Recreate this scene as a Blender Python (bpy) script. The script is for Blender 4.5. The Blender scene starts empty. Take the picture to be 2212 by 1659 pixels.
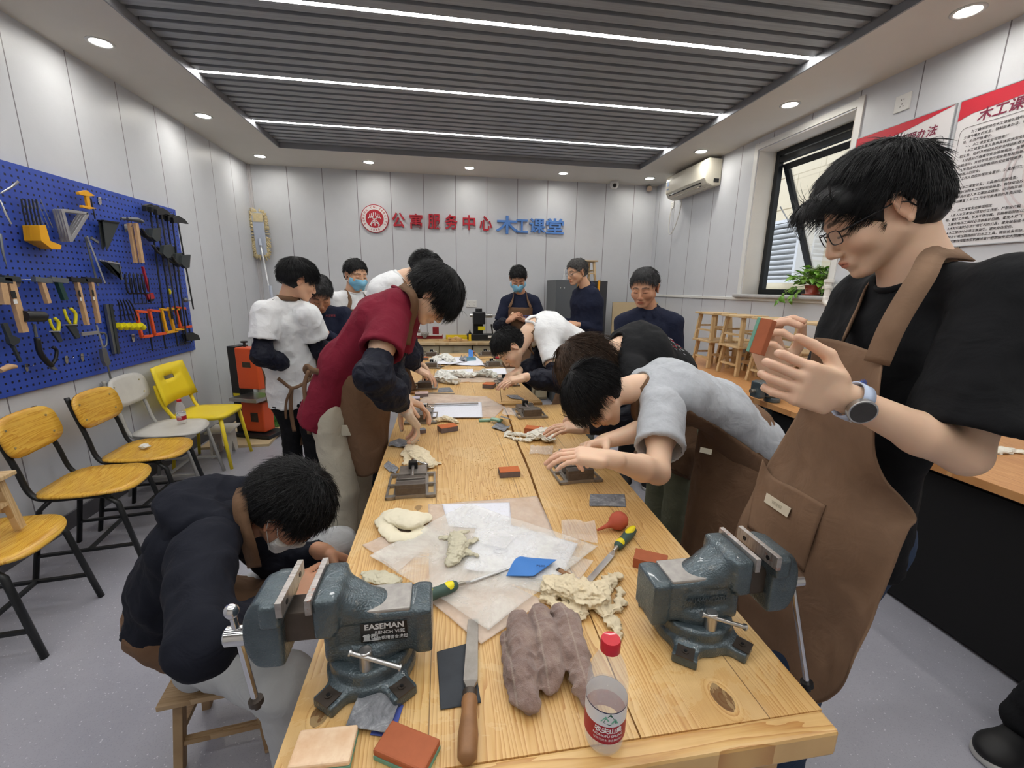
import bpy, math, random
import numpy as np
from mathutils import Vector, Matrix, Euler

# ------------------------------------------------------------------ camera
F_PX, CX, CY, IMG_W, IMG_H = 930.0, 1106.0, 829.5, 2212, 1659
CAM = np.array([0.0, 0.0, 1.5])
_yaw, _pitch, _roll = 0.157744672, 0.219693580, -0.0152189091
def _basis():
    cy, sy, cp, sp, cr, sr = math.cos(_yaw), math.sin(_yaw), math.cos(_pitch), math.sin(_pitch), math.cos(_roll), math.sin(_roll)
    f = np.array([sy*cp, cy*cp, -sp]); r = np.array([cy, -sy, 0.0]); d = np.cross(f, r)
    return np.array([cr*r + sr*d, -sr*r + cr*d, f])
RB = _basis()
cam_data = bpy.data.cameras.new('camera')
cam = bpy.data.objects.new('camera', cam_data)
bpy.context.scene.collection.objects.link(cam)
cam_data.sensor_fit = 'HORIZONTAL'; cam_data.sensor_width = 36.0
cam_data.lens = 36.0 * F_PX / IMG_W
cam_data.clip_start = 0.02; cam_data.clip_end = 100
M3 = Matrix([[RB[0][i], -RB[1][i], -RB[2][i]] for i in range(3)])
cam.matrix_world = Matrix.Translation(Vector(CAM)) @ M3.to_4x4()
bpy.context.scene.camera = cam

def ray(x, y): return RB.T @ np.array([x - CX, y - CY, F_PX])
def atY(x, y, Y): d = ray(x, y); return CAM + d*(Y/d[1])
def atZ(x, y, Z): d = ray(x, y); return CAM + d*((Z - 1.5)/d[2])
def atX(x, y, X): d = ray(x, y); return CAM + d*(X/d[0])

# ------------------------------------------------------------------ world, exposure
sc = bpy.context.scene
sc.view_settings.view_transform = 'Standard'
sc.view_settings.look = 'None'
sc.view_settings.gamma = 1.0
sc.view_settings.use_curve_mapping = False
sc.view_settings.exposure = 0.25
w = bpy.data.worlds.new('world'); sc.world = w; w.use_nodes = True
w.node_tree.nodes['Background'].inputs[0].default_value = (0.78, 0.86, 1.0, 1)
w.node_tree.nodes['Background'].inputs[1].default_value = 1.6
sc.cycles.max_bounces = 6; sc.cycles.diffuse_bounces = 4; sc.cycles.glossy_bounces = 3
sc.cycles.transparent_max_bounces = 12; sc.cycles.transmission_bounces = 6
sc.cycles.caustics_reflective = False; sc.cycles.caustics_refractive = False
sc.cycles.sample_clamp_indirect = 4.0
LED_E, DOWN_E = 40.0, 110.0          # emission of the ceiling strips and of the round downlights

COL = sc.collection
PI = math.pi
rnd = random.Random(7)

# ------------------------------------------------------------------ materials
def S(r, g, b):
    def l(c):
        c /= 255.0
        return c/12.92 if c <= 0.04045 else ((c + 0.055)/1.055)**2.4
    return (l(r), l(g), l(b), 1.0)

class N:
    """little node-tree helper"""
    def __init__(s, name):
        s.m = bpy.data.materials.new(name); s.m.use_nodes = True
        s.t = s.m.node_tree; s.b = s.t.nodes['Principled BSDF']
        s.tc = None
    def n(s, kind, **kw):
        x = s.t.nodes.new(kind)
        for k, v in kw.items():
            if k.startswith('i_'):
                x.inputs[k[2:].replace('_', ' ')].default_value = v
            else: setattr(x, k, v)
        return x
    def l(s, a, b): s.t.links.new(a, b)
    def co(s, scale=None, kind='Object'):
        if s.tc is None: s.tc = s.n('ShaderNodeTexCoord')
        o = s.tc.outputs[kind]
        if scale is None: return o
        mp = s.n('ShaderNodeMapping'); mp.inputs['Scale'].default_value = scale if hasattr(scale, '__len__') else (scale,)*3
        s.l(o, mp.inputs[0]); return mp.outputs[0]
    def noise(s, scale=5, detail=3, rough=.5, co=None, dist=0):
        x = s.n('ShaderNodeTexNoise'); x.inputs['Scale'].default_value = scale; x.inputs['Detail'].default_value = detail
        x.inputs['Roughness'].default_value = rough; x.inputs['Distortion'].default_value = dist
        s.l(co if co is not None else s.co(), x.inputs['Vector']); return x.outputs['Fac']
    def ramp(s, fac, stops):
        x = s.n('ShaderNodeValToRGB'); e = x.color_ramp.elements
        while len(e) < len(stops): e.new(0.5)
        for el, (p, c) in zip(e, stops): el.position = p; el.color = c if len(c) == 4 else (*c, 1)
        s.l(fac, x.inputs[0]); return x.outputs[0]
    def mix(s, fac, a, b, mode='MIX'):
        x = s.n('ShaderNodeMix', data_type='RGBA', blend_type=mode)
        for v, i in ((fac, 0), (a, 6), (b, 7)):
            if hasattr(v, 'links') or hasattr(v, 'is_linked'): s.l(v, x.inputs[i])
            else: x.inputs[i].default_value = v
        return x.outputs[2]
    def math(s, op, a, b=0.0, c=0.0):
        x = s.n('ShaderNodeMath', operation=op)
        for i, v in enumerate((a, b, c)):
            if hasattr(v, 'is_linked'): s.l(v, x.inputs[i])
            else: x.inputs[i].default_value = v
        return x.outputs[0]
    def bump(s, h, strength=.3, dist=.01, normal=None):
        x = s.n('ShaderNodeBump'); x.inputs['Strength'].default_value = strength; x.inputs['Distance'].default_value = dist
        s.l(h, x.inputs['Height'])
        if normal is not None: s.l(normal, x.inputs['Normal'])
        s.l(x.outputs[0], s.b.inputs['Normal']); return x.outputs[0]
    def set(s, **kw):
        for k, v in kw.items():
            i = s.b.inputs[k.replace('_', ' ')]
            if hasattr(v, 'is_linked'): s.l(v, i)
            else: i.default_value = v
        return s
    def sep(s, v):
        x = s.n('ShaderNodeSeparateXYZ'); s.l(v, x.inputs[0]); return x.outputs

_mats = {}
def mat(name, col=(0.5, 0.5, 0.5, 1), rough=.5, metal=0.0, var=0.0, vs=8.0, bump=0.0, bs=40.0, bd=.002, alpha=1.0, trans=0.0, ior=1.45, coat=0.0, sss=0.0, emit=0.0, sheen=0.0):
    if name in _mats: return _mats[name]
    n = N(name)
    n.set(Roughness=rough, Metallic=metal, Alpha=alpha, Transmission_Weight=trans, IOR=ior, Coat_Weight=coat, Sheen_Weight=sheen)
    if var > 0:
        f = n.noise(vs, 5, .6)
        lo = tuple(c*(1 - var) for c in col[:3]) + (1,); hi = tuple(min(1, c*(1 + var)) for c in col[:3]) + (1,)
        n.set(Base_Color=n.ramp(f, [(.25, lo), (.75, hi)]))
    else: n.set(Base_Color=col)
    if bump > 0: n.bump(n.noise(bs, 4, .6), bump, bd)
    if sss > 0:
        n.set(Subsurface_Weight=sss, Subsurface_Radius=(.9, .35, .2), Subsurface_Scale=.008)
    if emit > 0: n.set(Emission_Color=col, Emission_Strength=emit)
    _mats[name] = n.m
    return n.m

# ------------------------------------------------------------------ objects
def tag(o, label=None, cat=None, group=None, kind=None):
    if label: o['label'] = label
    if cat: o['category'] = cat
    if group: o['group'] = group
    if kind: o['kind'] = kind
    return o
def thing(name, label, cat, loc=(0, 0, 0), rz=0.0, group=None, rot=None):
    o = bpy.data.objects.new(name, None); COL.objects.link(o)
    o.empty_display_size = .05
    o.location = loc; o.rotation_euler = rot if rot is not None else (0, 0, rz)
    tag(o, label, cat, group); return o
def wm(o):
    m = o.matrix_basis.copy()
    return wm(o.parent) @ m if o.parent else m
def mesh_obj(name, V, Fs, mats, parent=None, world=False, mi=None, smooth=False, col=None, bevel=0, sub=0, solid=0, loc=None, rot=None, auto=None):
    me = bpy.data.meshes.new(name)
    V = np.asarray(V, dtype=np.float64).reshape(-1, 3)
    if world and parent is not None:
        inv = np.array(wm(parent).inverted()); V = V @ inv[:3, :3].T + inv[:3, 3]
    if isinstance(Fs, np.ndarray):
        n = len(Fs); k = Fs.shape[1]
        me.vertices.add(len(V)); me.vertices.foreach_set('co', V.astype(np.float32).ravel())
        me.loops.add(n*k); me.loops.foreach_set('vertex_index', Fs.astype(np.int32).ravel())
        me.polygons.add(n); me.polygons.foreach_set('loop_start', np.arange(0, n*k, k, dtype=np.int32))
        me.update(calc_edges=True)
    else:
        me.from_pydata(V.tolist(), [], Fs)
    if not isinstance(mats, (list, tuple)): mats = [mats]
    for m in mats: me.materials.append(m)
    if mi is not None: me.polygons.foreach_set('material_index', np.asarray(mi, dtype=np.int32))
    me.polygons.foreach_set('use_smooth', np.full(len(me.polygons), bool(smooth or auto)))
    if auto:
        me.update(); me.set_sharp_from_angle(angle=math.radians(auto))
    if col is not None:
        a = me.color_attributes.new('Col', 'FLOAT_COLOR', 'POINT')
        c = np.ones((len(V), 4), dtype=np.float32); c[:, :3] = col; a.data.foreach_set('color', c.ravel())
    me.update()
    o = bpy.data.objects.new(name, me); COL.objects.link(o)
    if loc is not None: o.location = loc
    if rot is not None: o.rotation_euler = rot
    if parent is not None: o.parent = parent
    if solid:
        md = o.modifiers.new('solid', 'SOLIDIFY'); md.thickness = solid; md.offset = 0
    if bevel:
        md = o.modifiers.new('bevel', 'BEVEL'); md.width = bevel; md.segments = 2; md.limit_method = 'ANGLE'; md.angle_limit = math.radians(35)
        md.harden_normals = False
    if sub:
        md = o.modifiers.new('sub', 'SUBSURF'); md.levels = sub; md.render_levels = sub
    return o

def nrm(v): v = np.asarray(v, float); return v/(np.linalg.norm(v) + 1e-12)
def frame(d, up=(0, 0, 1)):
    d = nrm(d); up = np.asarray(up, float)
    if abs(np.dot(d, nrm(up))) > .98: up = np.array([1.0, 0, 0]) if abs(d[0]) < .9 else np.array([0, 1.0, 0])
    x = nrm(np.cross(up, d)); y = np.cross(d, x); return x, y, d
def rotm(rx=0, ry=0, rz=0): return np.array(Euler((rx, ry, rz)).to_matrix())

class B:
    """collects shapes into one mesh"""
    def __init__(s): s.V = []; s.F = []; s.M = []; s.cm = 0; s.T = np.eye(4)
    def at(s, loc=(0, 0, 0), rot=None, sc=1.0):
        T = np.eye(4); R = np.eye(3) if rot is None else (rotm(*rot) if np.ndim(rot) == 1 else np.array(rot))
        T[:3, :3] = R*sc; T[:3, 3] = loc; s.T = T; return s
    def m(s, i): s.cm = i; return s
    def add(s, V, F):
        V = np.asarray(V, float) @ s.T[:3, :3].T + s.T[:3, 3]
        o = len(s.V); s.V.extend(V.tolist())
        for f in F: s.F.append([i + o for i in f]); s.M.append(s.cm)
        return s
    def box(s, c, size, R=None):
        h = np.asarray(size, float)/2; v = np.array([(x, y, z) for x in (-1, 1) for y in (-1, 1) for z in (-1, 1)])*h
        if R is not None: v = v @ (rotm(*R) if np.ndim(R) == 1 else np.asarray(R)).T
        return s.add(v + np.asarray(c), [(0, 1, 3, 2), (4, 6, 7, 5), (0, 4, 5, 1), (2, 3, 7, 6), (0, 2, 6, 4), (1, 5, 7, 3)])
    def bar(s, a, b, w, h, up=(0, 0, 1), w2=None, h2=None):
        a = np.asarray(a, float); b = np.asarray(b, float); x, y, d = frame(b - a, up)
        w2 = w if w2 is None else w2; h2 = h if h2 is None else h2
        v = [a + x*sx*w/2 + y*sy*h/2 for sx, sy in ((-1, -1), (1, -1), (1, 1), (-1, 1))] + [b + x*sx*w2/2 + y*sy*h2/2 for sx, sy in ((-1, -1), (1, -1), (1, 1), (-1, 1))]
        return s.add(v, [(3, 2, 1, 0), (4, 5, 6, 7), (0, 1, 5, 4), (1, 2, 6, 5), (2, 3, 7, 6), (3, 0, 4, 7)])
    def cyl(s, a, b, r, r2=None, n=16, cap=True):
        a = np.asarray(a, float); b = np.asarray(b, float); r2 = r if r2 is None else r2
        x, y, d = frame(b - a); an = np.arange(n)*2*PI/n
        ring = np.outer(np.cos(an), x) + np.outer(np.sin(an), y)
        V = np.vstack([a + ring*r, b + ring*r2]); F = [(i, (i + 1) % n, n + (i + 1) % n, n + i) for i in range(n)]
        if cap: F += [tuple(range(n - 1, -1, -1)), tuple(range(n, 2*n))]
        return s.add(V, F)
    def tube(s, P, r, n=8, closed=False, cap=True, flat=None):
        P = [np.asarray(p, float) for p in P]; k = len(P)
        rr = r if hasattr(r, '__len__') else [r]*k
        an = np.arange(n)*2*PI/n; V = []; up = None
        for i, p in enumerate(P):
            a = P[(i - 1) % k] if closed or i > 0 else p; b = P[(i + 1) % k] if closed or i < k - 1 else p
            t = nrm(b - a)
            if up is None: x, y, _ = frame(t)
            else:
                x = nrm(up - t*np.dot(up, t)); y = np.cross(t, x)
            up = x
            V.append(p + (np.outer(np.cos(an), x)*rr[i] + np.outer(np.sin(an), y)*(rr[i] if flat is None else rr[i]*flat)))
        V = np.vstack(V); F = []
        for i in range(k if closed else k - 1):
            j = (i + 1) % k
            for q in range(n): F.append((i*n + q, i*n + (q + 1) % n, j*n + (q + 1) % n, j*n + q))
        if not closed and cap: F += [tuple(range(n - 1, -1, -1)), tuple((k - 1)*n + q for q in range(n))]
        return s.add(V, F)
    def lathe(s, prof, o=(0, 0, 0), d=(0, 0, 1), n=24, cap=True):
        x, y, d = frame(d); o = np.asarray(o, float); an = np.arange(n)*2*PI/n
        V = np.vstack([o + d*h + (np.outer(np.cos(an), x) + np.outer(np.sin(an), y))*max(r, 1e-5) for r, h in prof]); F = []
        for i in range(len(prof) - 1):
            for q in range(n): F.append((i*n + q, i*n + (q + 1) % n, (i + 1)*n + (q + 1) % n, (i + 1)*n + q))
        if cap: F += [tuple(range(n - 1, -1, -1)), tuple((len(prof) - 1)*n + q for q in range(n))]
        return s.add(V, F)
    def prism(s, poly, o, u, v, d, clip=None):
        """polygon in (u,v) extruded by vector d"""
        o, u, v, d = (np.asarray(q, float) for q in (o, u, v, d)); n = len(poly)
        V = [o + u*p[0] + v*p[1] for p in poly]; V += [q + d for q in V]
        F = [tuple(range(n - 1, -1, -1)), tuple(range(n, 2*n))] + [(i, (i + 1) % n, n + (i + 1) % n, n + i) for i in range(n)]
        return s.add(V, F)
    def grid(s, G, closed=False):
        G = np.asarray(G, float); a, b = G.shape[:2]; F = []
        for i in range(a - 1):
            for j in range(b if closed else b - 1):
                k = (j + 1) % b; F.append((i*b + j, i*b + k, (i + 1)*b + k, (i + 1)*b + j))
        return s.add(G.reshape(-1, 3), F)
    def sphere(s, c, r, n=14, sc=(1, 1, 1), R=None):
        c = np.asarray(c, float); V = []; F = []
        for i in range(n + 1):
            th = PI*i/n
            for j in range(n*2):
                ph = PI*j/n; V.append((math.sin(th)*math.cos(ph)*sc[0], math.sin(th)*math.sin(ph)*sc[1], math.cos(th)*sc[2]))
        V = np.array(V)*r
        if R is not None: V = V @ np.asarray(R).T
        for i in range(n):
            for j in range(n*2):
                k = (j + 1) % (n*2); F.append((i*n*2 + j, (i + 1)*n*2 + j, (i + 1)*n*2 + k, i*n*2 + k))
        return s.add(V + c, F)
    def obj(s, name, mats, parent=None, **kw):
        return mesh_obj(name, s.V, s.F, mats, parent, mi=s.M, **kw)

def copy_tree(o, parent=None):
    c = o.copy(); COL.objects.link(c)
    if parent is not None: c.parent = parent
    for ch in list(o.children): copy_tree(ch, c)
    return c

# ------------------------------------------------------------------ noise and implicit surfaces
_tab = np.random.RandomState(3).rand(32, 32, 32).astype(np.float32)
def vnoise(P, scale=1.0, seed=0):
    P = np.asarray(P, np.float32)*scale + seed*7.31
    i = np.floor(P).astype(int); f = P - i; f = f*f*(3 - 2*f); i &= 31; j = (i + 1) & 31
    x0, y0, z0, x1, y1, z1 = i[:, 0], i[:, 1], i[:, 2], j[:, 0], j[:, 1], j[:, 2]
    fx, fy, fz = f[:, 0], f[:, 1], f[:, 2]
    a = _tab[x0, y0, z0]*(1 - fx) + _tab[x1, y0, z0]*fx; b = _tab[x0, y1, z0]*(1 - fx) + _tab[x1, y1, z0]*fx
    c = _tab[x0, y0, z1]*(1 - fx) + _tab[x1, y0, z1]*fx; d = _tab[x0, y1, z1]*(1 - fx) + _tab[x1, y1, z1]*fx
    return (a*(1 - fy) + b*fy)*(1 - fz) + (c*(1 - fy) + d*fy)*fz
def fbm(P, scale=1.0, seed=0, octv=3):
    r = 0; a = .5
    for o in range(octv): r = r + a*(vnoise(P, scale*2**o, seed + o) - .5)*2; a *= .5
    return r

def cap(a, b, ra, rb=None, flat=False):
    a = np.asarray(a, np.float32); b = np.asarray(b, np.float32); rb = ra if rb is None else rb
    ab = b - a; L2 = float(ab @ ab) + 1e-12; L = L2**.5; m = max(ra, rb)
    def fn(p):
        q = p - a; t = np.clip((q @ ab)/L2, 0, 1)
        d = np.linalg.norm(q - t[..., None]*ab, axis=-1) - (ra + (rb - ra)*t)
        if flat: d = np.maximum(d, ((p - b) @ ab)/L)
        return d
    return fn, np.minimum(a, b) - m, np.maximum(a, b) + m
def ecap(a, b, lat, wa, da, wb=None, db=None, flat=False):
    a = np.asarray(a, np.float32); b = np.asarray(b, np.float32); wb = wa if wb is None else wb; db = da if db is None else db
    ab = b - a; L2 = float(ab @ ab) + 1e-12; L = L2**.5
    lat = np.asarray(lat, np.float32); lat = lat - ab*(lat @ ab)/L2; lat = lat/np.linalg.norm(lat); m = max(wa, wb, da, db)
    def fn(p):
        q = p - a; t = np.clip((q @ ab)/L2, 0, 1); w_ = wa + (wb - wa)*t; d_ = da + (db - da)*t
        r = q - t[..., None]*ab; x = r @ lat; n2 = (r*r).sum(-1) - x*x
        k = np.minimum(w_, d_); 
        e = np.sqrt((x/w_)**2 + n2/d_**2 + 1e-9)
        g = np.sqrt((x/w_**2)**2 + n2/d_**4 + 1e-12)
        d = e*(e - 1)/g
        if flat: d = np.maximum(d, ((p - b) @ ab)/L)
        return d
    return fn, np.minimum(a, b) - m, np.maximum(a, b) + m
def ell(c, r, R=None):
    c = np.asarray(c, np.float32); r = np.asarray(r, np.float32); m = float(r.max())
    def fn(p):
        q = p - c
        if R is not None: q = q @ np.asarray(R, np.float32)
        e = np.sqrt(((q/r)**2).sum(-1) + 1e-9); g = np.sqrt(((q/r**2)**2).sum(-1) + 1e-9)
        return e*(e - 1)/g
    return fn, c - m, c + m
def rbox(c, h, r, R=None):
    c = np.asarray(c, np.float32); h = np.asarray(h, np.float32); m = float(np.linalg.norm(h) + r)
    def fn(p):
        q = p - c
        if R is not None: q = q @ np.asarray(R, np.float32)
        q = np.abs(q) - h
        return np.linalg.norm(np.maximum(q, 0), axis=-1) + np.minimum(q.max(-1), 0) - r
    return fn, c - m, c + m
def half(n, o):
    """keeps what lies behind the plane through o with normal n"""
    n = np.asarray(nrm(n), np.float32); o = np.asarray(o, np.float32)
    return (lambda p: (p - o) @ n), None, None

def sdf_mesh(ops, res):
    """ops: list of (op, prim, k); op in add, sub, cut(=intersect).  Surface nets over the blended field."""
    lo = np.min([p[1] for o, p, k in ops if o == 'add'], axis=0) - 3*res
    hi = np.max([p[2] for o, p, k in ops if o == 'add'], axis=0) + 3*res
    n = np.ceil((hi - lo)/res).astype(int) + 1
    ax = [(lo[i] + res*np.arange(n[i])).astype(np.float32) for i in range(3)]
    Fd = np.full(n, 1.0, np.float32)
    for op, (fn, a, b), k in ops:
        if a is None or op == 'cut': sl = [slice(0, n[i]) for i in range(3)]
        else:
            i0 = np.clip(np.floor((a - k - 2*res - lo)/res).astype(int), 0, n - 1); i1 = np.clip(np.ceil((b + k + 2*res - lo)/res).astype(int) + 1, 1, n)
            sl = [slice(i0[i], i1[i]) for i in range(3)]
            if any(s_.stop <= s_.start for s_ in sl): continue
        X = np.stack(np.meshgrid(ax[0][sl[0]], ax[1][sl[1]], ax[2][sl[2]], indexing='ij'), -1)
        D = fn(X).astype(np.float32); A = Fd[tuple(sl)]
        if op == 'add':
            if k > 0:
                h = np.clip(.5 + .5*(A - D)/k, 0, 1); A = A + (D - A)*h - k*h*(1 - h)
            else: A = np.minimum(A, D)
        else:
            if op == 'sub': D = -D
            if k > 0:
                h = np.clip(.5 - .5*(A - D)/k, 0, 1); A = A + (D - A)*h + k*h*(1 - h)
            else: A = np.maximum(A, D)
        Fd[tuple(sl)] = A
    Fd[0] = Fd[-1] = 1; Fd[:, 0] = Fd[:, -1] = 1; Fd[:, :, 0] = Fd[:, :, -1] = 1
    return nets(Fd, lo, res)
def nets(Fd, lo, res):
    s = Fd < 0; n = np.array(Fd.shape)
    c = s[:-1, :-1, :-1].astype(np.int8)
    for dx in (0, 1):
        for dy in (0, 1):
            for dz in (0, 1):
                if dx or dy or dz: c = c + s[dx:n[0]-1+dx, dy:n[1]-1+dy, dz:n[2]-1+dz]
    I = np.argwhere((c > 0) & (c < 8))
    if len(I) == 0: return np.zeros((0, 3)), np.zeros((0, 4), int)
    idx = -np.ones(n - 1, np.int64); idx[tuple(I.T)] = np.arange(len(I))
    acc = np.zeros((len(I), 3)); cnt = np.zeros(len(I))
    cor = [(x, y, z) for x in (0, 1) for y in (0, 1) for z in (0, 1)]
    val = {q: Fd[I[:, 0]+q[0], I[:, 1]+q[1], I[:, 2]+q[2]] for q in cor}
    for a in cor:
        for d in range(3):
            if a[d] == 0:
                b = list(a); b[d] = 1; b = tuple(b); va, vb = val[a], val[b]; m = (va < 0) != (vb < 0)
                t = va[m]/(va[m] - vb[m]); P = np.tile(np.array(a, float), (m.sum(), 1)); P[:, d] += t
                acc[m] += P; cnt[m] += 1
    V = lo + res*(I + acc/cnt[:, None])
    Q = []
    for d in range(3):
        e = [(1, 2), (2, 0), (0, 1)][d]
        sa = [slice(0, n[i]) for i in range(3)]; sb = list(sa); sa[d] = slice(0, n[d]-1); sb[d] = slice(1, n[d])
        A, Bs = s[tuple(sa)], s[tuple(sb)]
        J = np.argwhere(A != Bs); fl = A[tuple(J.T)]
        J_ok = (J[:, e[0]] > 0) & (J[:, e[1]] > 0) & (J[:, e[0]] < n[e[0]]-1) & (J[:, e[1]] < n[e[1]]-1); J = J[J_ok]; fl = fl[J_ok]
        def g(o0, o1):
            K = J.copy(); K[:, e[0]] += o0; K[:, e[1]] += o1; return idx[tuple(K.T)]
        q = np.stack([g(-1, -1), g(0, -1), g(0, 0), g(-1, 0)], 1); q[~fl] = q[~fl][:, ::-1]; Q.append(q)
    Q = np.vstack(Q); return V, Q
def vnormals(V, Q):
    nn = np.cross(V[Q[:, 2]] - V[Q[:, 0]], V[Q[:, 3]] - V[Q[:, 1]]); r = np.zeros_like(V)
    for i in range(4):
        for k in range(3): r[:, k] += np.bincount(Q[:, i], weights=nn[:, k], minlength=len(V))
    return r/(np.linalg.norm(r, axis=1)[:, None] + 1e-12)
def relax(V, Q, it=1, f=.5):
    for _ in range(it):
        s_ = np.zeros_like(V); c_ = np.zeros(len(V))
        for i in range(4):
            for j in ((i + 1) % 4,):
                for k in range(3):
                    s_[:, k] += np.bincount(Q[:, i], weights=V[Q[:, j], k], minlength=len(V)) + np.bincount(Q[:, j], weights=V[Q[:, i], k], minlength=len(V))
                c_ += np.bincount(Q[:, i], minlength=len(V)) + np.bincount(Q[:, j], minlength=len(V))
        V = V*(1 - f) + s_/np.maximum(c_, 1)[:, None]*f
    return V

def text_mesh(txt, size, depth=0.0, align='CENTER', bold=0.0, sx=1.0, shear=0.0):
    """mesh data of raised lettering, centred, in its own XY plane"""
    cu = bpy.data.curves.new('t', 'FONT'); cu.body = txt; cu.size = size; cu.extrude = depth; cu.offset = bold
    cu.align_x = align; cu.align_y = 'CENTER'; cu.shear = shear; cu.resolution_u = 3
    o = bpy.data.objects.new('t', cu); COL.objects.link(o); bpy.context.view_layer.update()
    dg = bpy.context.evaluated_depsgraph_get(); me = bpy.data.meshes.new_from_object(o.evaluated_get(dg))
    V = np.zeros(len(me.vertices)*3); me.vertices.foreach_get('co', V); V = V.reshape(-1, 3); V[:, 0] *= sx
    Fc = [tuple(p.vertices) for p in me.polygons]
    bpy.data.objects.remove(o); bpy.data.curves.remove(cu); bpy.data.meshes.remove(me)
    return V, Fc
# ------------------------------------------------------------------ the room shell
XL, XR, YB, YF, ZC = -2.32, 2.98, 6.09, -1.7, 2.913
def wall_mat(name, axis, period, off, tint=S(204, 207, 213)):
    n = N(name); c = n.co(kind='Object'); xyz = n.sep(c)
    u = n.math('ADD', xyz[axis], -off); u = n.math('DIVIDE', u, period); fr = n.math('FRACT', n.math('ADD', u, 100.5))
    d = n.math('ABSOLUTE', n.math('SUBTRACT', fr, .5)); g = n.math('LESS_THAN', d, .0045/period*.8)
    mot = n.noise(2.2, 6, .65); fine = n.noise(26, 4, .7)
    base = n.ramp(mot, [(.3, tuple(x*.93 for x in tint[:3])), (.7, tint[:3])])
    base = n.mix(n.math('MULTIPLY', fine, .12), base, S(228, 226, 228))
    n.set(Base_Color=n.mix(g, base, S(120, 118, 124)), Roughness=.42, Specular_IOR_Level=.35)
    h = n.math('SUBTRACT', n.math('MULTIPLY', fine, .15), n.math('MULTIPLY', g, 1.0))
    n.bump(h, .25, .004); return n.m
M_wb = wall_mat('wall_panel_back', 0, .4115, .593)
M_wl = wall_mat('wall_panel_left', 1, .4325, 3.918)
M_wr = wall_mat('wall_panel_right', 1, .42, 4.293)
M_soff = mat('soffit_paint', S(214, 210, 202), .6, var=.03, vs=3)
M_black = mat('black_plastic', S(22, 22, 24), .4)
M_dark = mat('ceiling_void', S(40, 41, 42), .9)
n = N('slat_metal'); f = n.noise(3, 3, .5, co=n.co((1, 30, 30)))
n.set(Base_Color=n.ramp(f, [(.3, S(140, 144, 149)), (.7, S(160, 164, 168))]), Roughness=.42, Metallic=.15); M_slat = n.m
M_slat2 = mat('slat_trim', S(150, 151, 154), .45, .4)
n = N('floor_vinyl')
v = n.n('ShaderNodeTexVoronoi', feature='F1'); v.inputs['Scale'].default_value = 75; n.l(n.co(), v.inputs[0])
spk = n.math('LESS_THAN', v.outputs['Distance'], .20); sel = n.math('GREATER_THAN', n.noise(60, 1), .56)
v2 = n.n('ShaderNodeTexVoronoi', feature='F1'); v2.inputs['Scale'].default_value = 160; n.l(n.co(), v2.inputs[0])
dk = n.math('LESS_THAN', v2.outputs['Distance'], .3)
base = n.ramp(n.noise(1.5, 6, .7), [(.3, S(150, 150, 160)), (.7, S(166, 166, 176))])
base = n.mix(n.math('MULTIPLY', dk, .18), base, S(110, 112, 122))
base = n.mix(n.math('MULTIPLY', n.math('MULTIPLY', spk, sel), .75), base, S(208, 208, 214))
n.set(Base_Color=base, Roughness=.32); n.bump(n.noise(120, 3), .05, .002); M_floor = n.m

def struct(b, name, mats, **kw):
    o = b.obj(name, mats, **kw); o['kind'] = 'structure'; return o
struct(B().box(((XL+XR)/2, (YF+YB)/2, -.05), (XR-XL+.4, YB-YF+.4, .1)), 'floor', M_floor)
struct(B().box(((XL+XR)/2, YB+.05, 1.5), (XR-XL+.4, .1, 3.2)), 'wall_back', M_wb)
struct(B().box(((XL+XR)/2, YF-.05, 1.5), (XR-XL+.4, .1, 3.2)), 'wall_front', M_soff)
struct(B().box((XL-.05, (YF+YB)/2, 1.5), (.1, YB-YF, 3.2)), 'wall_left', M_wl)
# right wall with the window opening
WY0, WY1, WZ0, WZ1 = 3.05, 4.04, 1.475, 2.80
b = B()
for y0, y1, z0, z1 in ((YF, WY0, 0, 3.1), (WY1, YB, 0, 3.1), (WY0, WY1, 0, WZ0), (WY0, WY1, WZ1, 3.1)):
    b.box((XR+.12, (y0+y1)/2, (z0+z1)/2), (.24, y1-y0, z1-z0))
struct(b, 'wall_right', M_wr)
M_rev = mat('window_reveal', S(214, 208, 198), .6, var=.03)
b = B(); d_ = .004
b.box((XR+.09, WY1-d_/2, (WZ0+WZ1)/2), (.185, d_, WZ1-WZ0)); b.box((XR+.09, WY0+d_/2, (WZ0+WZ1)/2), (.185, d_, WZ1-WZ0))
b.box((XR+.09, (WY0+WY1)/2, WZ1-d_/2), (.185, WY1-WY0, d_))
struct(b, 'trim_1', M_rev)
M_white = mat('white_trim', S(222, 222, 220), .4)
b = B()
for y in (WY0-.035, WY1+.035): b.box((XR-.004, y, (WZ0+WZ1)/2+.035), (.012, .05, WZ1-WZ0+.07))
b.box((XR-.004, (WY0+WY1)/2, WZ1+.035), (.012, WY1-WY0+.02, .05))
struct(b, 'trim_2', M_white)
struct(B().box((XR-.009, (.2+YB)/2, 1.428), (.018, YB-.2, .028)), 'trim_3', M_white, bevel=.003)
struct(B().box((XL+.008, YB-.02, 1.5), (.016, .03, 2.8)).box((XL+.02, YB-.008, 1.5), (.03, .016, 2.8)), 'trim_4', mat('corner_strip', S(196, 194, 198), .4))
M_base = mat('baseboard_grey', S(92, 92, 98), .5)
struct(B().box((XL+.007, (YF+YB)/2, .05), (.014, YB-YF, .1)), 'baseboard_left', M_base)
struct(B().box(((XL+XR)/2, YB-.007, .05), (XR-XL-.04, .014, .1)), 'baseboard_back', M_base)
struct(B().box((XR-.007, (YF+YB)/2, .05), (.014, YB-YF-.04, .1)), 'baseboard_right', M_base)
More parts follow.
